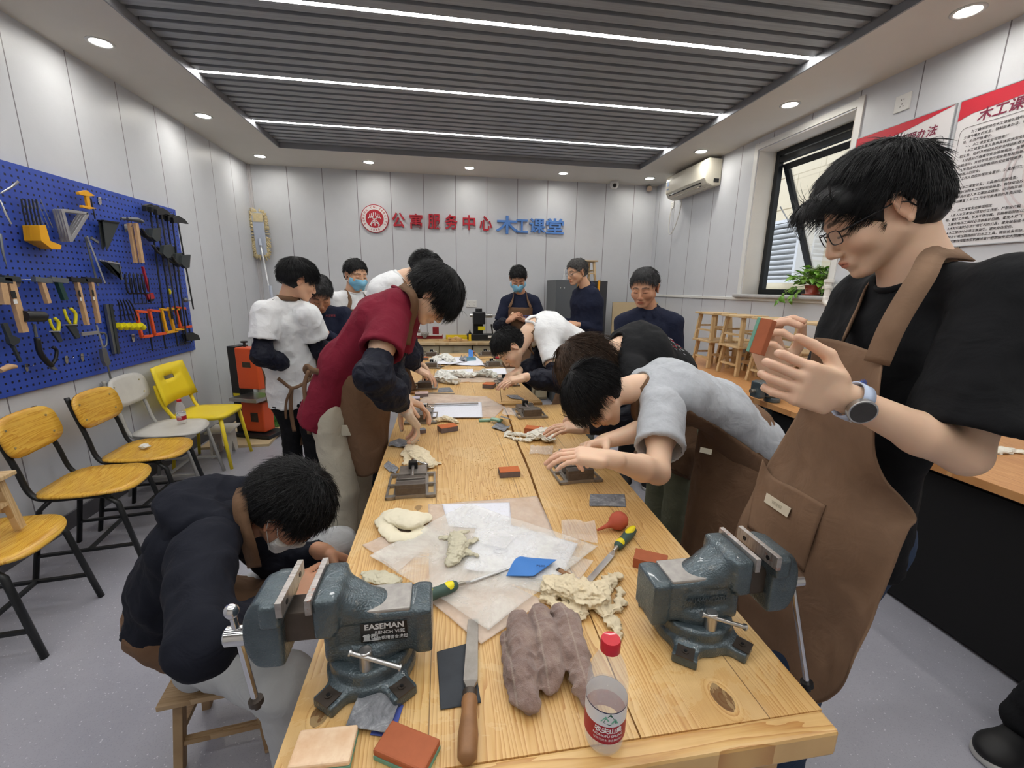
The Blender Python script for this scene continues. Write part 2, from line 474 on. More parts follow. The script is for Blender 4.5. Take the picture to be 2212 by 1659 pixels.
# ceiling: soffit ring, recess and slats
SX0, SX1, SY0, SY1 = -1.70, 2.37, -1.0, 5.33
b = B()
for x0, x1, y0, y1 in ((XL, SX0, YF, YB), (SX1, XR, YF, YB), (SX0, SX1, SY1, YB), (SX0, SX1, YF, SY0)):
    b.box(((x0+x1)/2, (y0+y1)/2, ZC+.09), (x1-x0, y1-y0, .18))
struct(b, 'ceiling', M_soff)
struct(B().box(((SX0+SX1)/2, (SY0+SY1)/2, ZC+.20), (SX1-SX0+.1, SY1-SY0+.1, .04)), 'ceiling_void', M_dark)
b = B(); t = .012
for x in (SX0+t/2, SX1-t/2): b.box((x, (SY0+SY1)/2, ZC+.034), (t, SY1-SY0, .068))
for y in (SY0+t/2, SY1-t/2): b.box(((SX0+SX1)/2, y, ZC+.034), (SX1-SX0-2*t, t, .068))
struct(b, 'ceiling_recess_frame', M_slat2)
b = B(); pitch = .1044; leds = []; k = -36
zb = ZC+.05
while True:
    yg = 2.815 + pitch*k
    if yg + pitch > SY1: break
    if yg > SY0 + .02:
        if k % 9 == 0: leds.append(yg)
        yc = yg + pitch/2; wd = .066
        for yy in (yc - wd/2, yc + wd/2): b.box(((SX0+SX1)/2, yy, zb+.03), (SX1-SX0-.03, .002, .06))
        b.box(((SX0+SX1)/2, yc, zb), (SX1-SX0-.03, wd, .002))
    k += 1
struct(b, 'ceiling_slats', M_slat)
M_led = mat('led_diffuser', (1, .985, .95, 1), .5, emit=LED_E)
M_down = mat('downlight_lens', (1, .96, .87, 1), .5, emit=DOWN_E)
place = {2: 'nearest, crossing the top of the photo', 3: 'in the middle of the ceiling', 4: 'farthest, towards the back wall'}
for i, yl in enumerate(leds):
    nm = {2.815: 'nearest of the three in the photo', 3.7546: 'middle of the three in the photo', 4.6942: 'farthest of the three, towards the back wall'}.get(round(yl, 4), 'behind the frame, number %d from the front wall' % (i+1))
    if yl < 2.7: nm = 'over the camera, %s' % ['nearest the front wall', 'second from the front wall', 'third from the front wall', 'just short of the photo'][min(i, 3)]
    L = thing('ceiling_light_strip', 'long white light strip between ceiling slats, ' + nm, 'light', ((SX0+SX1)/2, yl, zb), group='light strips in the slatted ceiling')
    B().box((0, 0, .006), (SX1-SX0-.03, .034, .006)).obj('diffuser', M_led, L)
    bb = B()
    for s in (-1, 1): bb.box((0, s*.019, .008), (SX1-SX0-.03, .004, .02))
    bb.obj('housing', M_slat2, L)
downs = [(-2.02, 3.34, 'on the left soffit, nearest in the photo'), (-2.02, 4.50, 'on the left soffit, second from the back corner'), (-2.02, 5.69, 'in the back left corner of the soffit'),
         (-.835, 5.68, 'over the back wall left of the emblem'), (.34, 5.68, 'over the back wall above the red characters'), (1.515, 5.68, 'over the back wall above the blue characters'),
         (2.67, 5.68, 'in the back right corner of the soffit'), (2.67, 4.53, 'above the air conditioner on the right soffit'), (2.67, 3.34, 'on the right soffit above the window'),
         (2.67, 2.17, 'at the top right corner of the photo, nearest on the right soffit'), (-2.02, 2.17, 'on the left soffit just outside the photo'), (-2.02, 1.0, 'on the left soffit beside the camera'),
         (2.67, 1.0, 'on the right soffit beside the camera'), (-2.02, -.2, 'on the left soffit behind the camera'), (2.67, -.2, 'on the right soffit behind the camera')]
for x, y, nm in downs:
    L = thing('downlight', 'round recessed downlight ' + nm, 'light', (x, y, ZC), group='round downlights around the soffit')
    B().lathe([(.052, -.001), (.070, -.001), (.072, -.005), (.062, -.009), (.053, -.006)], n=32, cap=False).obj('rim', M_white, L, smooth=True)
    B().lathe([(.001, -.0025), (.053, -.0025), (.053, -.001), (.001, -.001)], n=32).obj('lens', M_down, L)
# window frame and tilted sash
M_frame = mat('window_frame_black', S(34, 36, 38), .35, .3)
n = N('window_glass'); n.set(Base_Color=(1, 1, 1, 1), Roughness=.0, Transmission_Weight=1.0, IOR=1.2, Alpha=.35); M_glass = n.m
def ring(b, y0, y1, z0, z1, x, wd, th):
    b.box((x, (y0+y1)/2, z0+wd/2), (th, y1-y0, wd)); b.box((x, (y0+y1)/2, z1-wd/2), (th, y1-y0, wd))
    b.box((x, y0+wd/2, (z0+z1)/2), (th, wd, z1-z0-2*wd)); b.box((x, y1-wd/2, (z0+z1)/2), (th, wd, z1-z0-2*wd))
W = bpy.data.objects.new('window_1', None); COL.objects.link(W); W['kind'] = 'structure'; W.location = (XR+.20, (WY0+WY1)/2, WZ0)
b = B(); ring(b, -.49, .49, .0, WZ1-WZ0, 0, .05, .05); b.box((0, 0, WZ1-WZ0-.085), (.045, .89, .05)); b.obj('window_frame', M_frame, W, bevel=.003)
sz = 1.10
o = B(); ring(o, -.44, .44, -sz, 0, 0, .055, .035); so = o.obj('sash', M_frame, W, bevel=.003, loc=(.03, 0, WZ1-WZ0-.12), rot=(0, math.radians(-24), 0))
b = B().box((0, 0, -sz/2), (.005, .78, sz-.1)); b.obj('pane', M_glass, so)
bb = B()
for y in (-.43, .43): bb.bar((-.02, y, -.75), (-.14, y, -.35), .012, .006)
bb.obj('stay_arm', mat('steel_bright', S(190, 190, 190), .3, .9), so)
b = B(); b.box((XR+.07, (WY0+WY1)/2, WZ0-.017), (.26, WY1-WY0+.14, .034))
struct(b, 'window_sill', mat('marble_sill', S(176, 176, 178), .3, var=.12, vs=20), bevel=.012)
# what the window shows outside
n = N('outside_stone'); bk = n.n('ShaderNodeTexBrick'); bk.inputs['Scale'].default_value = 1.0; bk.inputs['Brick Width'].default_value = .9; bk.inputs['Row Height'].default_value = .45
bk.inputs['Mortar Size'].default_value = .008
mp = n.n('ShaderNodeMapping'); mp.inputs['Rotation'].default_value = (0, PI/2, 0); n.l(n.co(), mp.inputs[0])
x_ = n.sep(n.co()); cb = n.n('ShaderNodeCombineXYZ'); n.l(x_[1], cb.inputs[0]); n.l(x_[2], cb.inputs[1]); n.l(cb.outputs[0], bk.inputs['Vector'])
bk.inputs['Color1'].default_value = S(226, 214, 186); bk.inputs['Color2'].default_value = S(216, 202, 172); bk.inputs['Mortar'].default_value = S(160, 145, 115)
n.set(Base_Color=n.mix(n.math('MULTIPLY', n.noise(3, 5, .7, dist=2), .35), bk.outputs[0], S(188, 160, 118)), Roughness=.8); M_stone = n.m
nb = thing('neighbouring_building', 'beige stone facade of the building outside the window', 'building', (5.2, 5.5, 0))
B().box((0, 0, 2.5), (.3, 9, 6)).obj('facade', M_stone, nb)
B().box((-.16, 0.6, 1.45), (.06, 9, .18)).box((-.16, -1.4, 2.5), (.05, .12, 4)).obj('ledge', mat('ledge_green', S(186, 190, 160), .7), nb)
lv = thing('louvred_housing', 'white louvred air outlet box on the facade outside the window', 'vent box', (4.85, 5.63, 2.05))
bb = B(); ring(bb, -.32, .32, -.42, .42, 0, .04, .4); bb.box((.15, 0, 0), (.02, .6, .8)); bb.obj('casing', M_white, lv)
bb = B()
for k in range(11): bb.box((-.17, 0, -.35+k*.07), (.06, .56, .012), (0, .5, 0))
bb.obj('louvres', M_white, lv)
# ------------------------------------------------------------------ work benches
TZ = .80
def T(x, y, dz=0.0): return atZ(x, y, TZ + dz)
def wood_mat(name, c1, c2, c3, axis=1, ring=150, planks=None, knots=(), rough=.38, dusty=0.0, off=0.0):
    n = N(name); xyz = n.sep(n.co()); a = xyz[(1, 0, 2)[axis]]; l = xyz[(0, 1, 1)[axis]]
    cb = n.n('ShaderNodeCombineXYZ')
    pl = 0.0
    if planks:
        pidx = n.math('FLOOR', n.math('DIVIDE', n.math('ADD', a, planks[1]), planks[0])); pl = n.math('MULTIPLY', pidx, 7.3)
        n.l(pl, cb.inputs[2])
    n.l(a, cb.inputs[0]); n.l(l, cb.inputs[1])
    v = cb.outputs[0]
    mp = n.n('ShaderNodeMapping'); mp.inputs['Scale'].default_value = (7, .55, 1); n.l(v, mp.inputs[0])
    big = n.noise(1.3, 4, .55, co=mp.outputs[0])
    u = n.math('ADD', n.math('MULTIPLY', a, ring), n.math('MULTIPLY', big, 16.0))
    dark = None
    for kx, ky, r in knots:
        dx = n.math('SUBTRACT', a, kx); dy = n.math('MULTIPLY', n.math('SUBTRACT', l, ky), .62)
        d = n.math('SQRT', n.math('ADD', n.math('MULTIPLY', dx, dx), n.math('MULTIPLY', dy, dy)))
        f = n.math('MINIMUM', n.math('MAXIMUM', n.math('MULTIPLY', n.math('SUBTRACT', 1.0, n.math('DIVIDE', d, r*4.0)), 1.6), 0), 1)
        mx = n.n('ShaderNodeMix', data_type='FLOAT'); n.l(f, mx.inputs[0]); n.l(u, mx.inputs[2]); n.l(n.math('MULTIPLY', d, ring*1.2), mx.inputs[3]); u = mx.outputs[0]
        kk = n.math('LESS_THAN', n.math('ADD', d, n.math('MULTIPLY', n.noise(40, 2), r*.8)), r*1.3)
        dark = kk if dark is None else n.math('MAXIMUM', dark, kk)
    s1 = n.math('FRACT', u); s1 = n.math('POWER', s1, 1.7)
    mp2 = n.n('ShaderNodeMapping'); mp2.inputs['Scale'].default_value = (420, 9, 1); n.l(v, mp2.inputs[0])
    fib = n.noise(1, 2, .6, co=mp2.outputs[0])
    g = n.math('ADD', n.math('MULTIPLY', s1, .62), n.math('MULTIPLY', fib, .38))
    col = n.ramp(g, [(.12, c1), (.5, c2), (.92, c3)])
    tone = n.noise(.9, 2, .5, co=mp.outputs[0])
    col = n.mix(n.math('MULTIPLY', n.math('SUBTRACT', tone, .35), .55), col, c3)
    if dark is not None: col = n.mix(n.math('MULTIPLY', dark, .8), col, S(70, 40, 24))
    if dusty: col = n.mix(n.math('MULTIPLY', n.math('GREATER_THAN', n.noise(5, 6, .72, dist=.6), .56), dusty), col, S(226, 200, 150))
    dirt = n.math('MULTIPLY', n.math('MAXIMUM', n.math('SUBTRACT', n.noise(2.4, 5, .7), .52), 0), 1.3)
    col = n.mix(dirt, col, S(150, 92, 48))
    if planks:
        fr = n.math('FRACT', n.math('DIVIDE', n.math('ADD', a, planks[1]), planks[0])); e = n.math('LESS_THAN', n.math('ABSOLUTE', n.math('SUBTRACT', fr, .5)), .5)
        gap = n.math('LESS_THAN', n.math('MINIMUM', fr, n.math('SUBTRACT', 1.0, fr)), .0035); col = n.mix(n.math('MULTIPLY', gap, .75), col, S(90, 58, 30))
    n.set(Base_Color=col, Roughness=rough); n.bump(g, .12, .002)
    return n.m
k1 = T(1562, 1508); k2 = T(904, 1097); k3 = T(690, 1545)
WC = (S(226, 191, 132), S(212, 171, 108), S(175, 120, 63))
M_bench = wood_mat('bench_pine', *WC, axis=1, ring=120, planks=(.283, .52), knots=((k1[0] - .2, k1[1] - 1.5, .018), (k2[0] - .2, k2[1] - 1.5, .012), (k3[0] - .2, k3[1] - 1.5, .014)), rough=.36, dusty=.28)
M_bend = wood_mat('bench_pine_end', *WC, axis=0, ring=60, rough=.36)
M_leg = wood_mat('bench_leg_pine', S(214, 180, 124), S(196, 156, 100), S(160, 116, 70), axis=0, ring=70)
def bench(quad, zt, label, loc, gapx=None, endboard=True):
    t = thing('workbench', label, 'workbench', (loc[0], loc[1], 0), group='pine workbenches end to end')
    q = [np.array(p) for p in quad]      # near-left, near-right, far-right, far-left
    th = .05; b = B()
    def slab(b, p, z0, z1):
        V = [(x, y, z) for z in (z0, z1) for x, y in p]; b.add(V, [(3, 2, 1, 0), (4, 5, 6, 7), (0, 1, 5, 4), (1, 2, 6, 5), (2, 3, 7, 6), (3, 0, 4, 7)])
    e = .04 if endboard else 0
    nl, nr, fr_, fl = q
    nl2 = nl + (fl - nl)*e/np.linalg.norm(fl - nl); nr2 = nr + (fr_ - nr)*e/np.linalg.norm(fr_ - nr)
    if gapx:
        # two runs of planks with the wandering gap between them
        ys = np.linspace(nl2[1], fl[1], 40); gx = [np.interp(y, gapx[0], gapx[1]) + .003*math.sin(y*9) for y in ys]; w_ = [.0015 + .0035*max(0, math.sin((y - .9)*1.7))**1 for y in ys]
        def run(side):
            b2 = B(); V = []; 
            for y, g, ww in zip(ys, gx, w_):
                tt = (y - nl2[1])/(fl[1] - nl2[1]); xl = nl2[0] + (fl[0] - nl2[0])*tt; xr = nr2[0] + (fr_[0] - nr2[0])*tt
                a, c = (xl, g - ww) if side == 0 else (g + ww, xr)
                V += [(a, y, zt), (c, y, zt), (c, y, zt - th), (a, y, zt - th)]
            m = len(ys); F = []
            for i in range(m - 1):
                for k in range(4): F.append((i*4 + k, i*4 + (k + 1) % 4, (i + 1)*4 + (k + 1) % 4, (i + 1)*4 + k))
            F += [(3, 2, 1, 0), tuple((m - 1)*4 + k for k in range(4))]
            return b2.add(V, F)
        for sd in (0, 1): run(sd).obj('top_board', M_bench, t, world=True)
    else:
        slab(b, (nl2, nr2, fr_, fl), zt - th, zt); b.obj('top_board', M_bench, t, world=True, bevel=.003)
    if endboard:
        b = B(); slab(b, (nl, nr, nr2 - np.array([0, .0008]), nl2 - np.array([0, .0008])), zt - th, zt); b.obj('end_board', M_bend, t, world=True, bevel=.006)
    cx, cy = np.mean([p[0] for p in q]), np.mean([p[1] for p in q])
    b = B()
    ins = [p + (np.array([cx, cy]) - p)*np.array([.16, .10]) for p in q]
    for i in range(4):
        a, c = ins[i], ins[(i + 1) % 4]; b.bar((*a, zt - th - .05), (*c, zt - th - .05), .03, .1)
    b.obj('apron_rail', M_leg, t, world=True)
    for p in ins: B().box((p[0], p[1], (zt - th)/2), (.07, .07, zt - th - .001)).obj('leg', M_leg, t, world=True, bevel=.003)
    b = B(); b.bar((*ins[0], .2), (*ins[3], .2), .03, .06); b.bar((*ins[1], .2), (*ins[2], .2), .03, .06); b.obj('stretcher', M_leg, t, world=True)
    return t
BY2 = T(905, 764)[1]
bench([(-.262, .47), (.628, .472), (.70, 2.50), (-.262, 2.50)], TZ, 'near pine workbench with a transverse end board and two large bench vises', (.2, 1.5),
      gapx=((.3, 1.05, 1.45, 2.24, 2.6), (.300, .305, .314, .340, .350)))
bench([(-.262, 2.56), (.605, 2.56), (.47, BY2), (-.31, BY2)], TZ, 'far pine workbench behind the first, reaching towards the drawer cabinets', (.15, 3.4),
      gapx=((2.5, 3.2, 4.6), (.345, .40, .45)))

# ------------------------------------------------------------------ the two large bench vises
n = N('hammered_paint'); vo = n.n('ShaderNodeTexVoronoi', feature='SMOOTH_F1'); vo.inputs['Scale'].default_value = 330; n.l(n.co(), vo.inputs[0])
dst = n.math('MULTIPLY', n.math('MAXIMUM', n.math('SUBTRACT', n.noise(30, 5, .75), .58), 0), 2.2)
n.set(Base_Color=n.mix(dst, n.ramp(n.noise(14, 4, .6), [(.3, S(64, 76, 82)), (.7, S(88, 101, 108))]), S(170, 158, 140)), Roughness=.3, Metallic=.35, Coat_Weight=.3)
n.bump(vo.outputs['Distance'], .45, .003); M_vise = n.m
M_steel = mat('bright_steel', S(196, 196, 196), .28, .95, var=.1, vs=40)
n = N('ground_steel'); f = n.noise(5, 4, .6, co=n.co((6, 40, 6)))
n.set(Base_Color=n.mix(n.math('MULTIPLY', n.math('GREATER_THAN', n.noise(30, 5, .7), .60), .5), n.ramp(f, [(.3, S(150, 142, 136)), (.7, S(196, 192, 190))]), S(170, 96, 52)), Metallic=.75, Roughness=.35); M_plate = n.m
M_anvil = mat('anvil_face', S(166, 162, 158), .5, .6, var=.18, vs=60)
M_iron = mat('dark_iron', S(84, 76, 70), .5, .7, var=.2, vs=30)
M_chrome = mat('chrome', S(222, 222, 224), .12, 1.0)
M_decal = mat('decal_black', S(20, 20, 22), .4)
M_decalw = mat('decal_silver', S(205, 206, 208), .4)
def cylp(c, d, r, h, rr=.002):
    """solid cylinder centred at c along unit d"""
    c = np.asarray(c, np.float32); d = np.asarray(nrm(d), np.float32)
    def fn(p):
        q = p - c; z = q @ d; r2 = np.sqrt(np.maximum((q*q).sum(-1) - z*z, 0)); a = r2 - r + rr; b_ = np.abs(z) - h/2 + rr
        return np.minimum(np.maximum(a, b_), 0) + np.sqrt(np.maximum(a, 0)**2 + np.maximum(b_, 0)**2) - rr
    m = r + h; return fn, c - m, c + m
def bench_vise(label, loc, rz, writing, lug_a=(52, 128, -52, -128), flip=False, tbar=((-.075, -.008), (.05, .0))):
    t = thing('bench_vise', label, 'vise', loc, rz, group='large grey bench vises on the near bench')
    fs = -1 if flip else 1        # which local side faces the camera
    ops = [('add', cylp((0, 0, .013), (0, 0, 1), .080, .026, .006), 0), ('add', cylp((0, 0, .037), (0, 0, 1), .074, .03, .008), .004)]
    for a in lug_a:
        c, s = math.cos(math.radians(a)), math.sin(math.radians(a)); R = rotm(0, 0, math.radians(a))
        ops.append(('add', rbox((.085*c, .085*s, .010), (.024, .020, .007), .003, R), .014))
    V, Q = sdf_mesh(ops, .0028); mesh_obj('swivel_base', V, Q, M_vise, t, smooth=True)
    ops = [('add', rbox((-.018, 0, .098), (.078, .030, .034), .008), 0), ('add', cylp((-.005, 0, .055), (0, 0, 1), .052, .03, .008), .02),
           ('add', rbox((.062, 0, .150), (.012, .048, .030), .008), .008), ('add', rbox((.045, 0, .10), (.020, .030, .045), .008), .01),
           ('add', cap((.055, .022, .165), (-.01, .008, .130), .022, .02), .018), ('add', cap((.055, -.022, .165), (-.01, -.008, .130), .022, .02), .018),
           ('add', rbox((-.098, 0, .095), (.010, .035, .040), .005), .01),
           ('sub', rbox((-.0, fs*-.047, .101), (.048, .008, .020), .002), .003)]
    V, Q = sdf_mesh(ops, .0028); mesh_obj('fixed_jaw', V, Q, M_vise, t, smooth=True)
    B().box((-.035, 0, .141), (.082, .07, .008)).obj('anvil', M_anvil, t, bevel=.003)
    def ec(p):
        x = (p[..., 0] - .118)/.082; z = (p[..., 2] - .118)/.085
        return (np.sqrt(np.abs(x)**2.4 + np.abs(z)**2.4 + 1e-9)**(1.0) - 1)*.07
    ops = [('add', (ec, np.array([.03, -.06, .02]), np.array([.21, .06, .21])), 0), ('cut', half((-1, 0, 0), (.137, 0, 0)), .004), ('cut', half((0, 1, 0), (0, .042, 0)), .008), ('cut', half((0, -1, 0), (0, -.042, 0)), .008),
           ('cut', half((0, 0, 1), (0, 0, .186)), .004), ('cut', half((0, 0, -1), (0, 0, .052)), .012),
           ('add', rbox((.150, 0, .163), (.010, .048, .016), .006), .006), ('cut', half((-1, 0, 0), (.1335, 0, 0)), .001)]
    V, Q = sdf_mesh(ops, .0028); mesh_obj('moving_jaw', V, Q, M_vise, t, smooth=True)
    B().box((.09, 0, .118), (.13, .05, .058)).obj('slide_bar', M_iron, t, bevel=.003)
    for nm, x0 in (('jaw_plate', .0855), ('jaw_plate', .1305)):
        b = B().box((x0, 0, .181), (.0105, .118, .028)); o = b.obj(nm, M_plate, t, bevel=.0008)
        for y in (-.035, .035): B().cyl((x0 - .006 if x0 > .1 else x0 + .006, y, .180), (x0, y, .180), .005, n=14).obj('screw', M_black, o)
    # spindle and sliding handle
    B().cyl((.18, 0, .093), (.246, 0, .093), .0175, n=28).obj('spindle', M_chrome, t, bevel=.003, auto=40)
    ha = np.array([.226, 0, .093]); dirv = nrm(tbar); top = ha - dirv*(.050 if flip else .012); bot = ha + dirv*(.145 if flip else .235)
    h = B().cyl(top, bot, .0062, n=18).obj('handle', M_chrome, t, auto=40)
    B().sphere(top, .0125, 10, sc=(1, 1, 1.15)).obj('ball_end', M_chrome, h, smooth=True)
    B().cyl(bot - dirv*.004, bot + dirv*.006, .0125, n=18).cyl(bot + dirv*.006, bot + dirv*.016, .006, n=12).obj('end_ring', M_black if not flip else M_iron, h, auto=40)
    # swivel lock with its short bar
    lx = .0; ly = fs*-.058
    o = B().cyl((lx, ly, .05), (lx, ly, .088), .0115, n=22).obj('lock_bolt', M_steel, t, bevel=.002, auto=40)
    a_ = np.array([lx - fs*.022, ly - fs*.004, .088]); c_ = np.array([lx + fs*.058, ly - fs*.02, .064]); 
    B().cyl(a_, c_, .0042, n=14).cyl(a_ - (c_ - a_)*.04, a_, .0065, n=14).cyl(c_, c_ + (c_ - a_)*.04, .0065, n=14).obj('lock_bar', M_steel, o, auto=40)
    for a in lug_a:
        c, s = math.cos(math.radians(a)), math.sin(math.radians(a))
        o = B().at((.098*c, .098*s, .0215), (0, 0, math.radians(a))).box((0, 0, 0), (.032, .032, .002)).cyl((0, 0, .001), (0, 0, .003), .0065, n=16).obj('washer_plate', M_iron, t)
        B().at((.098*c, .098*s, .0245), (0, 0, math.radians(a))).cyl((0, 0, .0), (0, 0, .001), .0035, n=6).obj('socket', M_black, o)
    # number disc on the fixed jaw
    B().cyl((.050, 0, .1775), (.050, 0, .1785), .0045, n=18).obj('number_disc', mat('disc_cream', S(220, 212, 190), .5), t)
    # maker's plate or cast lettering on the side that faces the camera
    yy = fs*-.0392; R = np.array([[fs, 0, 0], [0, 0, -fs], [0, 1, 0]], float)   # text x -> local x*fs, text y -> z
    def put(txt, size, x, z, d, mt, sx=1.0, bold=0.0, nm='lettering', off=.0015):
        V, F = text_mesh(txt, size, d, bold=bold, sx=sx)
        P = np.zeros_like(V); P[:, 0] = x + V[:, 0]*fs; P[:, 2] = z + V[:, 1]; P[:, 1] = yy - fs*(off + V[:, 2])
        mesh_obj(nm, P, F, mt, par)
    if writing == 'decal':
        o = B().box((-.030, yy, .105), (.080, .0012, .038)).obj('name_plate', M_decal, t, bevel=.001); par = o
        put('EASEMAN', .0150, -.031, .1165, .0003, M_decalw, 1.05, .0004); put('BENCH VISE', .0092, -.040, .104, .0003, M_decalw, 1.05)
        put('重型', .0150, -.007, .0945, .0003, M_decalw, .9, .0003); put('全钢精密台虎钳', .0080, -.044, .0925, .0003, M_decalw, .95)
    else:
        par = t; put('4" JAW WIDTH', .0125, 0, .101, .0010, M_vise, 1.0, .0004, off=.0004)
    return t
bench_vise('grey-blue bench vise on the left edge, with a black maker\'s plate', (-.145, .712, TZ), PI, 'decal', tbar=(-.10, .0, -1), flip=True)
bench_vise('grey-blue bench vise at the right edge, beside the standing man\'s apron, with raised cast lettering', (.507, .712, TZ), 0, 'cast', tbar=(.16, -.20, -1))
# ------------------------------------------------------------------ people: builders
def skin_mat(name, base, rough=.5):
    n = N(name); at = n.n('ShaderNodeVertexColor', layer_name='Col')
    mo = n.noise(60, 4, .6); c = n.mix(n.math('MULTIPLY', mo, .12), base, tuple(x*.8 for x in base[:3]) + (1,))
    n.set(Base_Color=n.mix(1.0, c, at.outputs[0], 'MULTIPLY'), Roughness=rough, Subsurface_Weight=.22, Subsurface_Radius=(.9, .35, .2), Subsurface_Scale=.006)
    n.bump(n.noise(420, 3, .6), .08, .0008); return n.m
SK1 = skin_mat('skin_light', S(226, 190, 162)); SK2 = skin_mat('skin_tan', S(214, 168, 136)); SK3 = skin_mat('skin_brown', S(196, 146, 116))
def cloth_mat(name, c, rough=.85, var=.06, vs=7, weave=700, wb=.25, wr=.5, sheen=.0):
    n = N(name); f = n.noise(vs, 4, .6)
    lo = tuple(x*(1 - var) for x in c[:3]) + (1,); hi = tuple(min(1, x*(1 + var)) for x in c[:3]) + (1,)
    n.set(Base_Color=n.ramp(f, [(.3, lo), (.7, hi)]), Roughness=rough, Sheen_Weight=sheen, Specular_IOR_Level=.22)
    a = n.n('ShaderNodeBump'); a.inputs['Strength'].default_value = wr; a.inputs['Distance'].default_value = .012
    n.l(n.noise(13, 3, .55, dist=1.2), a.inputs['Height'])
    n.bump(n.noise(weave, 2, .5), wb, .0008, normal=a.outputs[0]); return n.m
M_navy_c = cloth_mat('navy_jacket_cloth', S(29, 34, 54)); M_blk_c = cloth_mat('black_tshirt_cloth', S(21, 22, 25), wr=.3)
M_wht_c = cloth_mat('white_tshirt_cloth', S(226, 228, 230), var=.02); M_gry_c = cloth_mat('grey_tshirt_cloth', S(176, 180, 186), var=.06, vs=60)
M_mar_c = cloth_mat('maroon_tshirt_cloth', S(116, 26, 46)); M_apr = cloth_mat('apron_canvas', S(112, 86, 66), var=.12, vs=5, wr=.6); M_apr1 = cloth_mat('apron_canvas_light', S(130, 104, 84), var=.13, vs=6, wr=.35)
M_hood = cloth_mat('navy_hoodie_cloth', S(19, 22, 33)); M_slv = cloth_mat('navy_sleeve_cover', S(21, 24, 38), rough=.6, wr=1.0)
M_trk = cloth_mat('black_trousers_cloth', S(19, 20, 23)); M_bei = cloth_mat('beige_trousers_cloth', S(188, 182, 166)); M_olv = cloth_mat('olive_cargo_cloth', S(120, 124, 104), wr=.9)
M_lgt = cloth_mat('pale_grey_jeans_cloth', S(176, 178, 180)); M_jean = cloth_mat('blue_jeans_cloth', S(46, 60, 84)); M_grt = cloth_mat('grey_trousers_cloth', S(120, 122, 120))
M_shoe_b = mat('shoe_black', S(22, 22, 24), .6); M_sole = mat('shoe_sole', S(190, 190, 188), .6); M_mask = mat('mask_blue', S(128, 190, 222), .8, bump=.1)
M_maskw = mat('mask_white', S(228, 230, 228), .8); M_gl = mat('glasses_frame', S(26, 26, 30), .3); M_tin = N('glasses_lens').set(Base_Color=(1, 1, 1, 1), Alpha=.12, Roughness=.02, Specular_IOR_Level=.9).m
def hair_mat(name, c, c2):
    n = N(name); n.set(Base_Color=n.ramp(n.noise(55, 3, .6), [(.3, c), (.75, c2)]), Roughness=.50, Specular_IOR_Level=.32); return n.m
H_blk = hair_mat('hair_black', S(15, 15, 17), S(28, 28, 31)); H_gry = hair_mat('hair_greying', S(34, 34, 36), S(78, 78, 80)); H_brn = hair_mat('hair_dark_brown', S(46, 34, 28), S(98, 78, 64)); H_salt = hair_mat('hair_salt_pepper', S(48, 48, 50), S(112, 110, 108))

